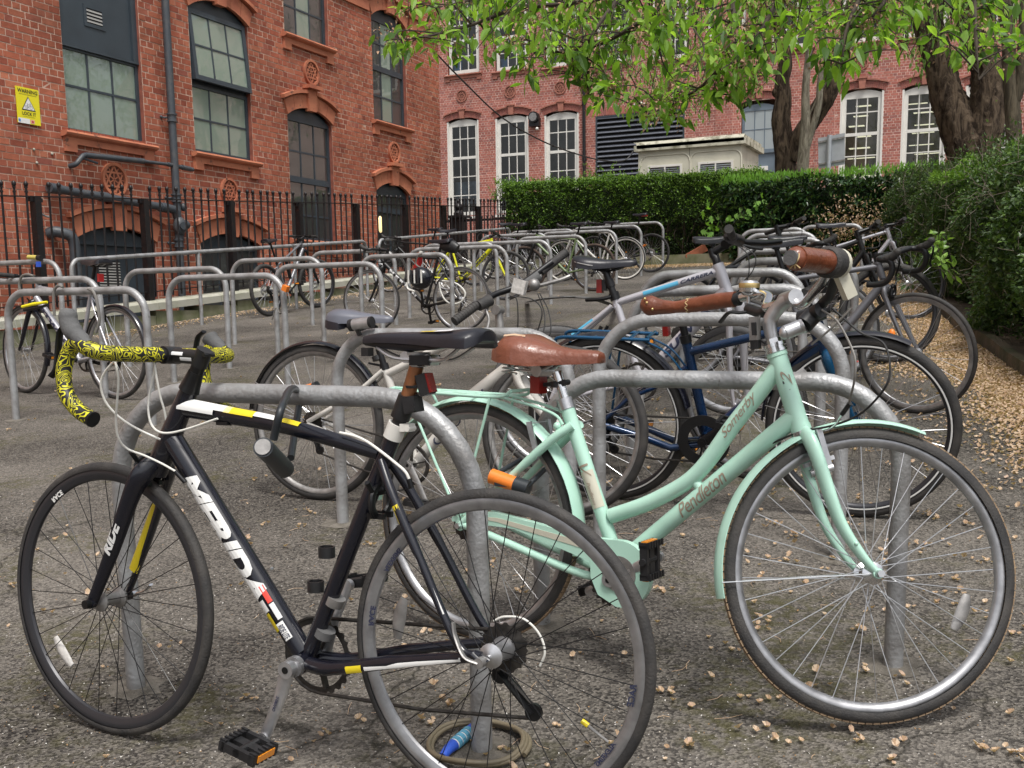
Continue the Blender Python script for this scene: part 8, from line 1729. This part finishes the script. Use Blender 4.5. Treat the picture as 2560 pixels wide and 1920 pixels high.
def blue_bike():
 R = .352; Y = 4.25
 a, c = onY(1530, 1040, Y), onY(2160, 1080, Y); A = np.array([a[0], Y, gz(0, Y)]); B = np.array([c[0], Y - .02, gz(0, Y)])
 b = Bike('dark blue bicycle with blue luggage rack and lighter blue fork behind the mint one', A, B, 1, -.20); P = lambda x, y, o=0.: b.L(x, y, o)
 RH, FH = np.array([0, 0, R]), np.array([b.wb, 0, R]); BB = P(1768, 1092); ST = P(1715, 850); HT = P(2030, 790); HB = P(2065, 880)
 b.steer(HT, HB, R_(5)); u = (HT - HB) / np.linalg.norm(HT - HB); M = 'blue_paint'
 mb = MB(); mb.cyl(HB - u * .01, HT + u * .01, .029, 18); mb.tube([P(1722, 880), P(1900, 838), HT - u * .03], .0170, 16); mb.tube([BB, P(1905, 985), HB + u * .04], [.027, .030, .029], 20); mb.tube([ST, BB], .0195, 16); mb.cyl(BB - [0, .04, 0], BB + [0, .04, 0], .026, 18)
 for s in (-1, 1): mb.tube([P(1640, 965) + [0, s * .035, 0], P(1585, 985) + [0, s * .05, 0], RH + [0, s * .068, 0]], .009, 10); mb.tube([P(1720, 915) + [0, s * .02, 0], P(1640, 965) + [0, s * .035, 0]], .009, 10); mb.tube([BB + [-.01, s * .03, -.02], P(1685, 1112) + [0, s * .04, 0], P(1620, 1085) + [0, s * .05, 0], RH + [0, s * .069, 0]], .0150, 12)
 fr = b.part('frame', mb, M); b.decal('E', HB, BB, .034, .031, -1, 'label_white', fr, shear=0, bold=.02, t=(.16, .28), off=.3)
 fork_std(b, HB, FH, 'blue_bright', r0=.021, gap=.052, curve=.2); kw = dict(R=R, tw=.044, rim='rim_black', n=28, srad=.0013, spoke='steel')
 w1 = build_wheel(b.root, RH, Matrix.Identity(4), cassette=-1, **kw); w2 = build_wheel(b.root, FH, b.S, disc=.036, **kw)
 for w_ in (w1, w2):
  mb = MB(); mb.lathe([(R - .040, -.0225), (R - .036, -.0232), (R - .034, -.0230)], 96); mb.build('reflective_line', 'decal_white', w_)
 fender(b, RH, R + .018, R_(10), R_(150), .030, 'black_gloss', stays=[R_(140)]); fender(b, FH, R + .018, R_(62), R_(175), .028, 'black_gloss', True, stays=[R_(165)])
 crankset(b, BB, -1, R_(38), 'black_metal', ring=.094, ringm='black_metal', pw=.1, guard='black_satin'); chain_and_mech(b, BB, RH, -1, ring=.09)
 sd = (ST - BB) / np.linalg.norm(ST - BB); mb = MB(); mb.cyl(ST - sd * .03, ST + sd * .16, .0150, 14); b.part('seat_post', mb, 'black_metal'); mb = MB(); mb.cyl(ST - sd * .01, ST + sd * .02, .0225, 14); b.part('seat_collar', mb, 'black_metal')
 mb = MB(); mb.box((-.05, -.018, -.026), (-.028, .018, .026), X=Matrix.Translation(P(1690, 822))); b.part('rear_light', mb, 'red_lens')
 rk = MB(); z = P(1520, 835)[2]; y = .055; x0, x1 = P(1400, 830)[0], P(1635, 840)[0]
 for s in (-1, 1):
  rk.tube(smoothline([(x0 + .02, s * y, z - .05), (x0, s * y, z - .02), (x0 + .03, s * y, z), (lerp(x0, x1, .5), s * y, z - .004), (x1, s * y, z - .012)], 5), .0075, 10); rk.tube([(lerp(x0, x1, .62), s * y, z - .006), RH + [0, s * .078, .02]], .0055, 8); rk.tube(smoothline([(x1 - .03, s * .03, z - .02), (x1 + .06, s * .03, z - .07), P(1715, 930) + [0, s * .03, 0]], 4), .0045, 8)
 for t in (.16, .42, .8, .97): rk.tube([(lerp(x0, x1, t), -y, z - .004), (lerp(x0, x1, t), y, z - .004)], .006, 8)
 b.part('luggage_rack', rk, 'blue_bright')
 C = P(2080, 700); mb = MB(); mb.cyl(HT, HT + u * .10, .017, 14); mb.tube([HT + u * .09, C], .016, 12); b.part('stem', mb, 'black_metal', None, True); flat_bar(b, C, w=.30, back=.06, rise=.0)
white_bike_done = True
blue_bike()
def silver_bike():
 R = .345; Y = 4.60; A0 = contact(1378, 925, R); a, c = onY(1392, 925, Y), onY(1838, 905, Y); A = np.array([a[0], Y, gz(0, Y)]); B = np.array([c[0], Y, gz(0, Y)])
 b = Bike('silver hybrid bicycle with a pale blue top tube stripe and black saddle', A, B, 1, 0.0); P = lambda x, y, o=0.: b.L(x, y, o)
 RH, FH = np.array([0, 0, R]), np.array([b.wb, 0, R]); BB = P(1602, 955); ST = P(1537, 742); HT = P(1794, 660); HB = P(1824, 745)
 b.steer(HT, HB, R_(-28)); u = (HT - HB) / np.linalg.norm(HT - HB)
 mb = MB(); mb.cyl(HB, HT, .025, 18); t0, t1 = P(1541, 757), HT - u * .03; mb.tube([t0, t1], [.0155, .021], 16); d0 = HB + u * .035; mb.tube([d0, BB], [.029, .030], 20); mb.tube([ST, BB], .0170, 16); mb.cyl(BB - [0, .036, 0], BB + [0, .036, 0], .025, 18)
 for s in (-1, 1): mb.tube([P(1533, 765) + [0, s * .018, 0], P(1450, 835) + [0, s * .04, 0], RH + [0, s * .066, .01]], .0115, 12); mb.tube([BB + [-.02, s * .025, 0], RH + [0, s * .067, 0]], .0115, 12)
 fr = b.part('frame', mb, 'lilac_silver'); b.band(lerp(t0, t1, .28), lerp(t0, t1, .62), .0185, 'decal_blue', fr, a0=-.35, a1=.55, side=-1, r2=.0195); b.decal('CARRERA', lerp(t0, t1, .64), t1, .014, .0200, -1, 'decal_dark', fr, shear=.3, bold=.03, t=(0, .85)); b.decal('SUBWAY', BB, d0, .034, .0305, -1, 'decal_dark', fr, shear=.2, bold=.05, t=(.30, .92))
 b.band(P(1440, 838, .0) + [0, -.040, 0], P(1490, 800) + [0, -.028, 0], .0118, 'decal_blue', fr, a0=-.8, a1=.8, side=-1)
 fork_std(b, HB, FH, 'lilac_silver', r0=.018); kw = dict(R=R, tw=.045, rim='rim_silver', n=32, srad=.0013, tyre='rubber_grey', tread='rubber')
 build_wheel(b.root, RH, Matrix.Identity(4), cassette=-1, **kw); build_wheel(b.root, FH, b.S, **kw)
 crankset(b, BB, -1, R_(-75), 'alu_dull', ring=.09); chain_and_mech(b, BB, RH, -1); vbrake(b, lerp(P(1533, 765), RH, .38), None, ax=(.5, 0, 1), y=.034)
 sd = (ST - BB) / np.linalg.norm(ST - BB); SP = P(1512, 672); mb = MB(); mb.tube([ST - sd * .03, SP], .0165, 14); mb.cyl(lerp(ST, SP, .35), lerp(ST, SP, .6), .021, 14); b.part('seat_post', mb, 'black_metal'); mb = MB(); mb.cyl(ST - sd * .015, ST + sd * .02, .023, 16); mb.tube(smoothline([ST + [-.01, -.02, .0], ST + [-.06, -.03, -.01], ST + [-.13, -.02, -.012]], 4), .009, 8); b.part('quick_release', mb, 'black_metal')
 mb = MB(); mb.box((-.06, -.014, -.03), (-.035, .014, .03), X=Matrix.Translation(P(1525, 715))); b.part('rear_light', mb, 'red_lens'); mb = MB(); mb.box((-.034, -.012, -.024), (-.015, .012, .024), X=Matrix.Translation(P(1525, 713))); b.part('lamp_bracket', mb, 'black_plastic')
 c = P(1512, 652); X = Matrix.Translation((c[0] - .005, 0, c[2] - .045)) @ Matrix.Rotation(.02, 4, 'Y'); mb = MB(); sad(mb, [(-.135, .020, .062, .008), (-.130, .062, .070, .024), (-.10, .085, .071, .034), (-.05, .080, .062, .032), (0, .050, .052, .026), (.06, .034, .050, .022), (.13, .027, .050, .018), (.150, .014, .046, .010), (.156, .004, .042, .004)], n=16, X=X); s_ = b.part('saddle', mb, 'saddle_black')
 mb = MB()
 for y in (-.022, .022): mb.tube(smoothline([tuple(X @ Vector(p)) for p in [(-.09, y * 1.5, .03), (-.03, y, .005), (.04, y, .003), (.12, y * .4, .028)]], 4), .0042, 6)
 mb.cyl(SP - [0, .022, 0], SP + [0, .022, 0], .018, 12); mb.build('saddle_rail', 'black_metal', s_)
 mb = MB();
 for s in (-1, 1): mb.tube(smoothline([tuple(X @ Vector(p)) for p in [(-.128, s * .05, .045), (-.10, s * .080, .036), (-.05, s * .079, .025), (-.03, s * .066, .022)]], 4), .0035, 6)
 mb.build('saddle_trim', 'alu_dull', s_)
 W = lambda x, y, Yq: (lambda p: np.array([(p - b.O) @ b.ex, (p - b.O) @ b.ey, (p - b.O) @ b.ez]))(onY(x, y, Yq)); mb = MB(); mb.tube([HT, HT + u * .03, W(1783, 640, Y), W(1778, 622, Y)], [.019, .017, .0155, .0155], 14); mb.tube([W(1785, 630, Y), W(1820, 608, Y)], .0165, 14); mb.cyl(W(1812, 612, Y - .03), W(1836, 596, Y + .03), .021, 14); b.part('stem', mb, 'black_metal')
 mb = MB(); mb.tube(smoothline([W(1823, 578, Y - .28), W(1828, 586, Y - .12), W(1822, 600, Y), W(1900, 608, Y + .14), W(1950, 604, Y + .28)], 5), .014, 12); hb = b.part('handlebar', mb, 'black_metal'); mb = MB(); grip(mb, W(1822, 572, Y - .33), W(1830, 590, Y - .18), .0175); mb.build('grip', 'rubber', hb); mb = MB(); mb.tube([W(1830, 595, Y - .14), W(1850, 602, Y - .05)], .024, 12); mb.ball(W(1826, 592, Y - .12), (.03, .03, .022)); mb.tube(smoothline([W(1850, 612, Y), W(1885, 620, Y + .05), W(1905, 622, Y + .1)], 4), .007, 8); mb.build('shifter', 'black_plastic', hb)
 mb = MB()
 for L in ([(1850, 610, 0), (1888, 640, .0), (1880, 680, 0), (1850, 708, 0), (1810, 716, 0)], [(1840, 610, 0), (1870, 640, -.02), (1868, 700, -.02), (1832, 740, 0)]): mb.tube(smoothline([W(x, y, Y + o) for x, y, o in L], 6), .0024, 6, cap=False)
 b.part('cable', mb, 'cable_black')
silver_bike()
mat('pale_yellow', (.50, .42, .10), .5)
def others():
 g = generic('dark grey drop bar road bicycle at the right end of the row near the petals', 1846, 2206, 6.35, frame='grey_frame', bar='drop', ang=R_(-32), size=.54, dt=.024, R=.336, tw=.028, fork='grey_frame', lean=.0, Yf=6.25, drive=-1, depth=.026, xyz=(contact(1842, 892, .336), contact(2200, 885, .336)))
 orr = thing('wheel_reflector', 'orange reflector clipped to the grey road fork', 'reflector'); mb = MB(); mb.ball(onY(2229, 838, 6.0), (.020, .016, .035)); mb.build('lens', 'orange_plastic', orr)
 generic('black fat tyred mountain bicycle with a suspension fork behind the grip', 1690, 1985, 8.9, frame='black_satin', bar='flat', size=.44, dt=.024, R=.352, tw=.058, rim='rim_black', susp=True, ang=R_(20), disc=True, post=.20, xyz=(contact(1712, 790, .352), contact(1975, 778, .352)))
 generic('dark bicycle with a fat front tyre by the right hedge', 1880, 2150, 9.0, frame='black_satin', bar='flat', size=.46, dt=.022, R=.36, tw=.055, rim='rim_black', ang=R_(15), xyz=(contact(1880, 790, .36), contact(2150, 784, .36)), barh=.02, saddle='saddle_black')
 generic('pale framed bicycle farthest along the right hedge', 2010, 2195, 12.2, frame='silver_frame', bar='flat', size=.48, dt=.022, R=.35, tw=.035, rim='rim_black', ang=R_(18), xyz=(contact(2010, 716, .35), contact(2192, 710, .35)))
 b = generic('silver grey bicycle with a black saddle at the left edge', 286, 20, 6.35, frame='silver_frame', bar='flat', size=.56, dt=.026, tr=.0165, R=.345, tw=.036, rim='rim_silver', fork='black_gloss', ang=R_(-6), lean=-.03, drive=-1, xyz=(contact(287, 882, .345), contact(8, 872, .345)), fen='black_gloss', post=.18, post_m='black_metal', crank=R_(190), barh=.015, slope=.05)
 p = b.pts; b.decal("BTWIN", p['HB'] + p['u'] * .028, p['BB'], .036, .0268, 1, 'decal_dark', b.root, shear=.15, bold=.05, t=(.15, .72))
 mb = MB(); q = p['SP']; mb.box((-.05, -.02, -.06), (-.025, .02, -.0), X=Matrix.Translation(q + np.array([-.02, 0, -.06]))); b.part('rear_light', mb, 'red_plastic')
 fl = thing('folding_lock', 'yellow folded lock bracketed to the silver bicycle at the left', 'lock'); Y = 5.95
 mb = MB(); mb.tube([onY(55, 767, Y), onY(84, 760, Y), onY(118, 755, Y)], [.011, .013, .010], 10, sq=(.8, 1.0)); mb.build('casing', 'sign_yellow', fl); mb = MB(); mb.tube([onY(60, 775, Y + .03), onY(90, 771, Y + .03), onY(120, 762, Y + .03)], .011, 8); mb.build('bracket', 'black_plastic', fl)
 yl = thing('padlock', 'pale yellow lock barrel on the bar at the left edge', 'lock'); mb = MB(); mb.cyl(onY(71, 643, 7.55), onY(94, 644, 7.55), .022, 16); mb.build('barrel', 'pale_yellow', yl); mb = MB(); mb.cyl(onY(94, 644, 7.55), onY(103, 645, 7.55), .026, 16); mb.build('end_cap', 'black_plastic', yl); mb = MB(); mb.box((-.015, -.015, -.05), (.02, .015, 0), X=Matrix.Translation(onY(95, 654, 7.5))); mb.build('tag', 'lock_blue', yl)
 for lab, pts, Y in (('dark cable looped over the left front cycle stand', [(136, 790), (134, 750), (136, 725), (146, 714), (158, 718)], 5.16), ('grey cable hanging in a long loop from the left front cycle stand', [(220, 722), (232, 728), (240, 745), (246, 775), (248, 805), (240, 832)], 5.16), ('black lock cable over the bar behind the left front stand', [(52, 735), (48, 712), (54, 692), (68, 686), (84, 690)], 5.98), ('grey cable sagging below an orange lock on the left row', [(712, 715), (722, 740), (722, 765), (700, 782), (690, 770), (680, 800)], 7.5)):
  o = thing('lock_cable', lab, 'cable'); mb = MB(); mb.tube(smoothline([onY(x, y, Y) for x, y in pts], 6), .0095 if Y < 6.5 else .006, 8); mb.build('cable', 'grey_cable', o)
 ol = thing('padlock', 'small orange lock clipped to an empty left stand', 'lock'); mb = MB(); mb.box((-.022, -.02, -.022), (.022, .02, .022), X=Matrix.Translation(onY(714, 721, 6.7)) @ Matrix.Rotation(.4, 4, 'Y')); mb.build('body', 'orange_plastic', ol)
 Y = 10.15; b = generic('black drop bar road bicycle with saddle bag and helmet in the left row', 1153, 930, Y, frame='black_satin', fork='black_satin', bar='drop', size=.55, dt=.022, R=.338, tw=.028, ang=R_(8), lean=-.02, drive=-1, xyz=None, post=.13, crank=R_(265))
 p = b.pts; b.decal('MERLIN', p['HB'] + p['u'] * .028, p['BB'], .028, .0226, 1, 'label_white', b.root, shear=0, bold=.05, t=(.15, .78), space=1.6)
 bg_ = thing('saddle_bag', 'black saddle bag strapped under the saddle of the black bicycle', 'bag'); c = b.W(p['SP'] + np.array([-.09, 0, -.03])); mb = MB(); mb.tube([c + [-.09, 0, -.0], c + [-.04, 0, .0], c + [.05, 0, -.01], c + [.10, 0, -.035]], [.03, .055, .062, .045], 14, sq=(.75, 1.1)); mb.build('pouch', 'black_plastic', bg_)
 hm = thing('helmet', 'black and white bicycle helmet hanging by its strap from the stand', 'helmet'); c = onY(1052, 695, 9.85); mb = MB(); mb.ball(c, (.13, .10, .115), n=20, k=12); sh = mb.build('shell', 'black_gloss', hm)
 for k in range(5):
  a = -.7 + k * .35; mb = MB(); mb.tube([(c[0] + .118 * math.sin(a) - .02, c[1] - .098 * math.cos(a * .6), c[2] + .09 * t) for t in np.linspace(-.6, .9, 6)], .009, 6); mb.build('vent', 'dark_void' if k % 2 else 'white_paint', hm)
 mb = MB(); mb.tube(smoothline([c + [.02, -.02, .10], onY(1040, 660, 9.85), onY(1045, 640, 9.84), onY(1055, 634, 9.84)], 5), .008, 6); mb.build('strap', 'grey_cable', hm); mb = MB(); mb.tube(smoothline([onY(1016, 706, 9.75), onY(1020, 722, 9.75), onY(1036, 728, 9.7)], 4), .010, 6); mb.build('strap', 'white_cable', hm)
 rd = thing('bottle', 'red and white bottle above the helmet', 'bottle'); mb = MB(); mb.tube([onY(1040, 672, 10.0), onY(1048, 655, 10.0), onY(1052, 632, 10.0)], [.035, .035, .02], 12); mb.build('body', 'red_plastic', rd); mb = MB(); mb.tube([onY(1050, 640, 9.96), onY(1053, 628, 9.96)], [.022, .018], 12); mb.build('cap', 'white_paint', rd)
 wc = thing('lock_cable', 'thick white cable hanging in the black bicycle rear wheel', 'cable'); mb = MB(); mb.tube(smoothline([onY(x, y, 9.95) for x, y in ((1098, 705), (1102, 730), (1115, 752), (1135, 760), (1155, 752), (1163, 733), (1150, 715), (1130, 705), (1105, 702))], 6), .0085, 8); mb.build('cable', 'white_cable', wc)
 Y = 13.75; b = generic('bright yellow bicycle with flat bars in the middle of the left row', 1090, 1268, Y, frame='yellow_frame', bar='flat', size=.52, dt=.028, tr=.021, R=.345, tw=.034, ang=R_(14), post=.20, crank=R_(10), lean=0, barh=.03, rim='rim_black')
 p = b.pts; b.decal('BOARDMAN', p['BB'], p['HB'] + p['u'] * .028, .036, .0285, -1, 'decal_dark', b.root, shear=.2, bold=.06, t=(.1, .8))
 generic('olive green bicycle with brown tyres in the far left row', 1485, 1312, 15.0, frame='olive_frame', fork='black_satin', bar='flat', size=.53, R=.345, tw=.040, tyre='rubber_brown', rim='rim_black', ang=R_(10), drive=-1, post=.18, fen=None)
 generic('bicycle with a white rimmed rear wheel and mudguard near the far hedge', 1563, 1388, 17.2, frame='white_frame', bar='drop', size=.55, R=.345, tw=.028, rim='white_paint', ang=R_(-5), drive=-1, post=.12, fen='alu_dull')
 b = generic('black bicycle with a red tailed saddle closest to the far hedge', 1627, 1450, 18.9, frame='black_satin', bar='drop', size=.56, R=.345, tw=.030, rim='rim_black', ang=R_(-8), drive=-1, post=.20, disc=True)
 mb = MB(); mb.box((-.12, -.05, -.01), (-.03, .05, .02), X=Matrix.Translation(b.pts['SP'])); b.part('saddle_bag', mb, 'red_plastic'); mb = MB(); mb.cyl(b.L(1600, 618), b.L(1616, 612), .02, 12); b.part('lock_holder', mb, 'orange_plastic')
 generic('dark bicycle half hidden behind the yellow one', 1070, 1180, 12.9, frame='black_satin', bar='drop', size=.53, R=.336, tw=.03, ang=0, drive=-1, xyz=((onY(1120, 700, 15.6)[0], 15.6, gz(0, 15.6)), (onY(975, 700, 15.6)[0], 15.6, gz(0, 15.6))), post=.2)
 generic('black road bicycle with drop bars behind the silver hybrid in the right row', 1700, 1960, 7.6, frame='black_gloss', bar='drop', size=.54, R=.338, tw=.028, ang=R_(10), dt=.02, xyz=(contact(1700, 835, .338), contact(1985, 828, .338)), depth=.026, post=.15)
 generic('dark grey flat bar bicycle deep in the left row by the far stands', 1330, 1190, 16.6, frame='grey_frame', bar='flat', size=.52, R=.345, tw=.038, rim='rim_black', ang=R_(9), drive=-1, post=.2, fen='black_gloss')
 generic('black city bicycle with mudguards between the far left stands', 1240, 1420, 18.2, frame='black_satin', bar='flat', size=.52, R=.345, tw=.04, rim='alu_dull', ang=R_(9), post=.2, fen='black_gloss')
 a, c = onX(672, 716, -9.15), onX(818, 700, -9.15); A = np.array([-9.15, a[1], gz(0, a[1])]); B = np.array([-9.15, c[1], gz(0, c[1])])
 b = generic('grey full suspension mountain bicycle leaning on the long rail', 0, 0, 0, frame='grey_frame', bar='flat', size=.42, dt=.026, R=.35, tw=.055, rim='rim_black', susp=True, ang=R_(-14), xyz=(A, B), wb=1.15, post=.30, barh=.03, stemm='black_metal', lean=.04, disc=True, drive=-1)
 p = b.pts; mb = MB(); mb.cyl(lerp(p['BB'], p['HB'], .25) + [0, 0, .05], lerp(p['ST'], p['HT'], .35) - [0, 0, .03], .024, 14); s_ = b.part('rear_shock', mb, 'black_metal')
 st = thing('mudguard_blade', 'long grey plastic mudguard strip arched over the ground mid row', 'mudguard'); mb = MB(); ln = smoothline([onG(1318, 755, .02), onY(1370, 746, 6.3), onY(1440, 743, 6.2), onY(1500, 752, 6.1), onG(1540, 768, .02)], 5); mb.tube(ln, .03, 8, sq=(1, .22)); mb.build('blade', 'rubber_grey', st)
 cr = thing('chain_lock', 'short red chain lying on the petals under the wheels', 'chain'); mb = MB()
 for k in range(9): c = onG(2125 + k * 4.6, 908, .02); mb.lathe([(.012, -.004), (.018, 0), (.012, .004), (.008, 0)], 10, closed=True, X=Matrix.Translation(c) @ Matrix.Rotation(PI / 2 * (k % 2), 4, 'X'))
 mb.build('links', 'red_plastic', cr)
others()
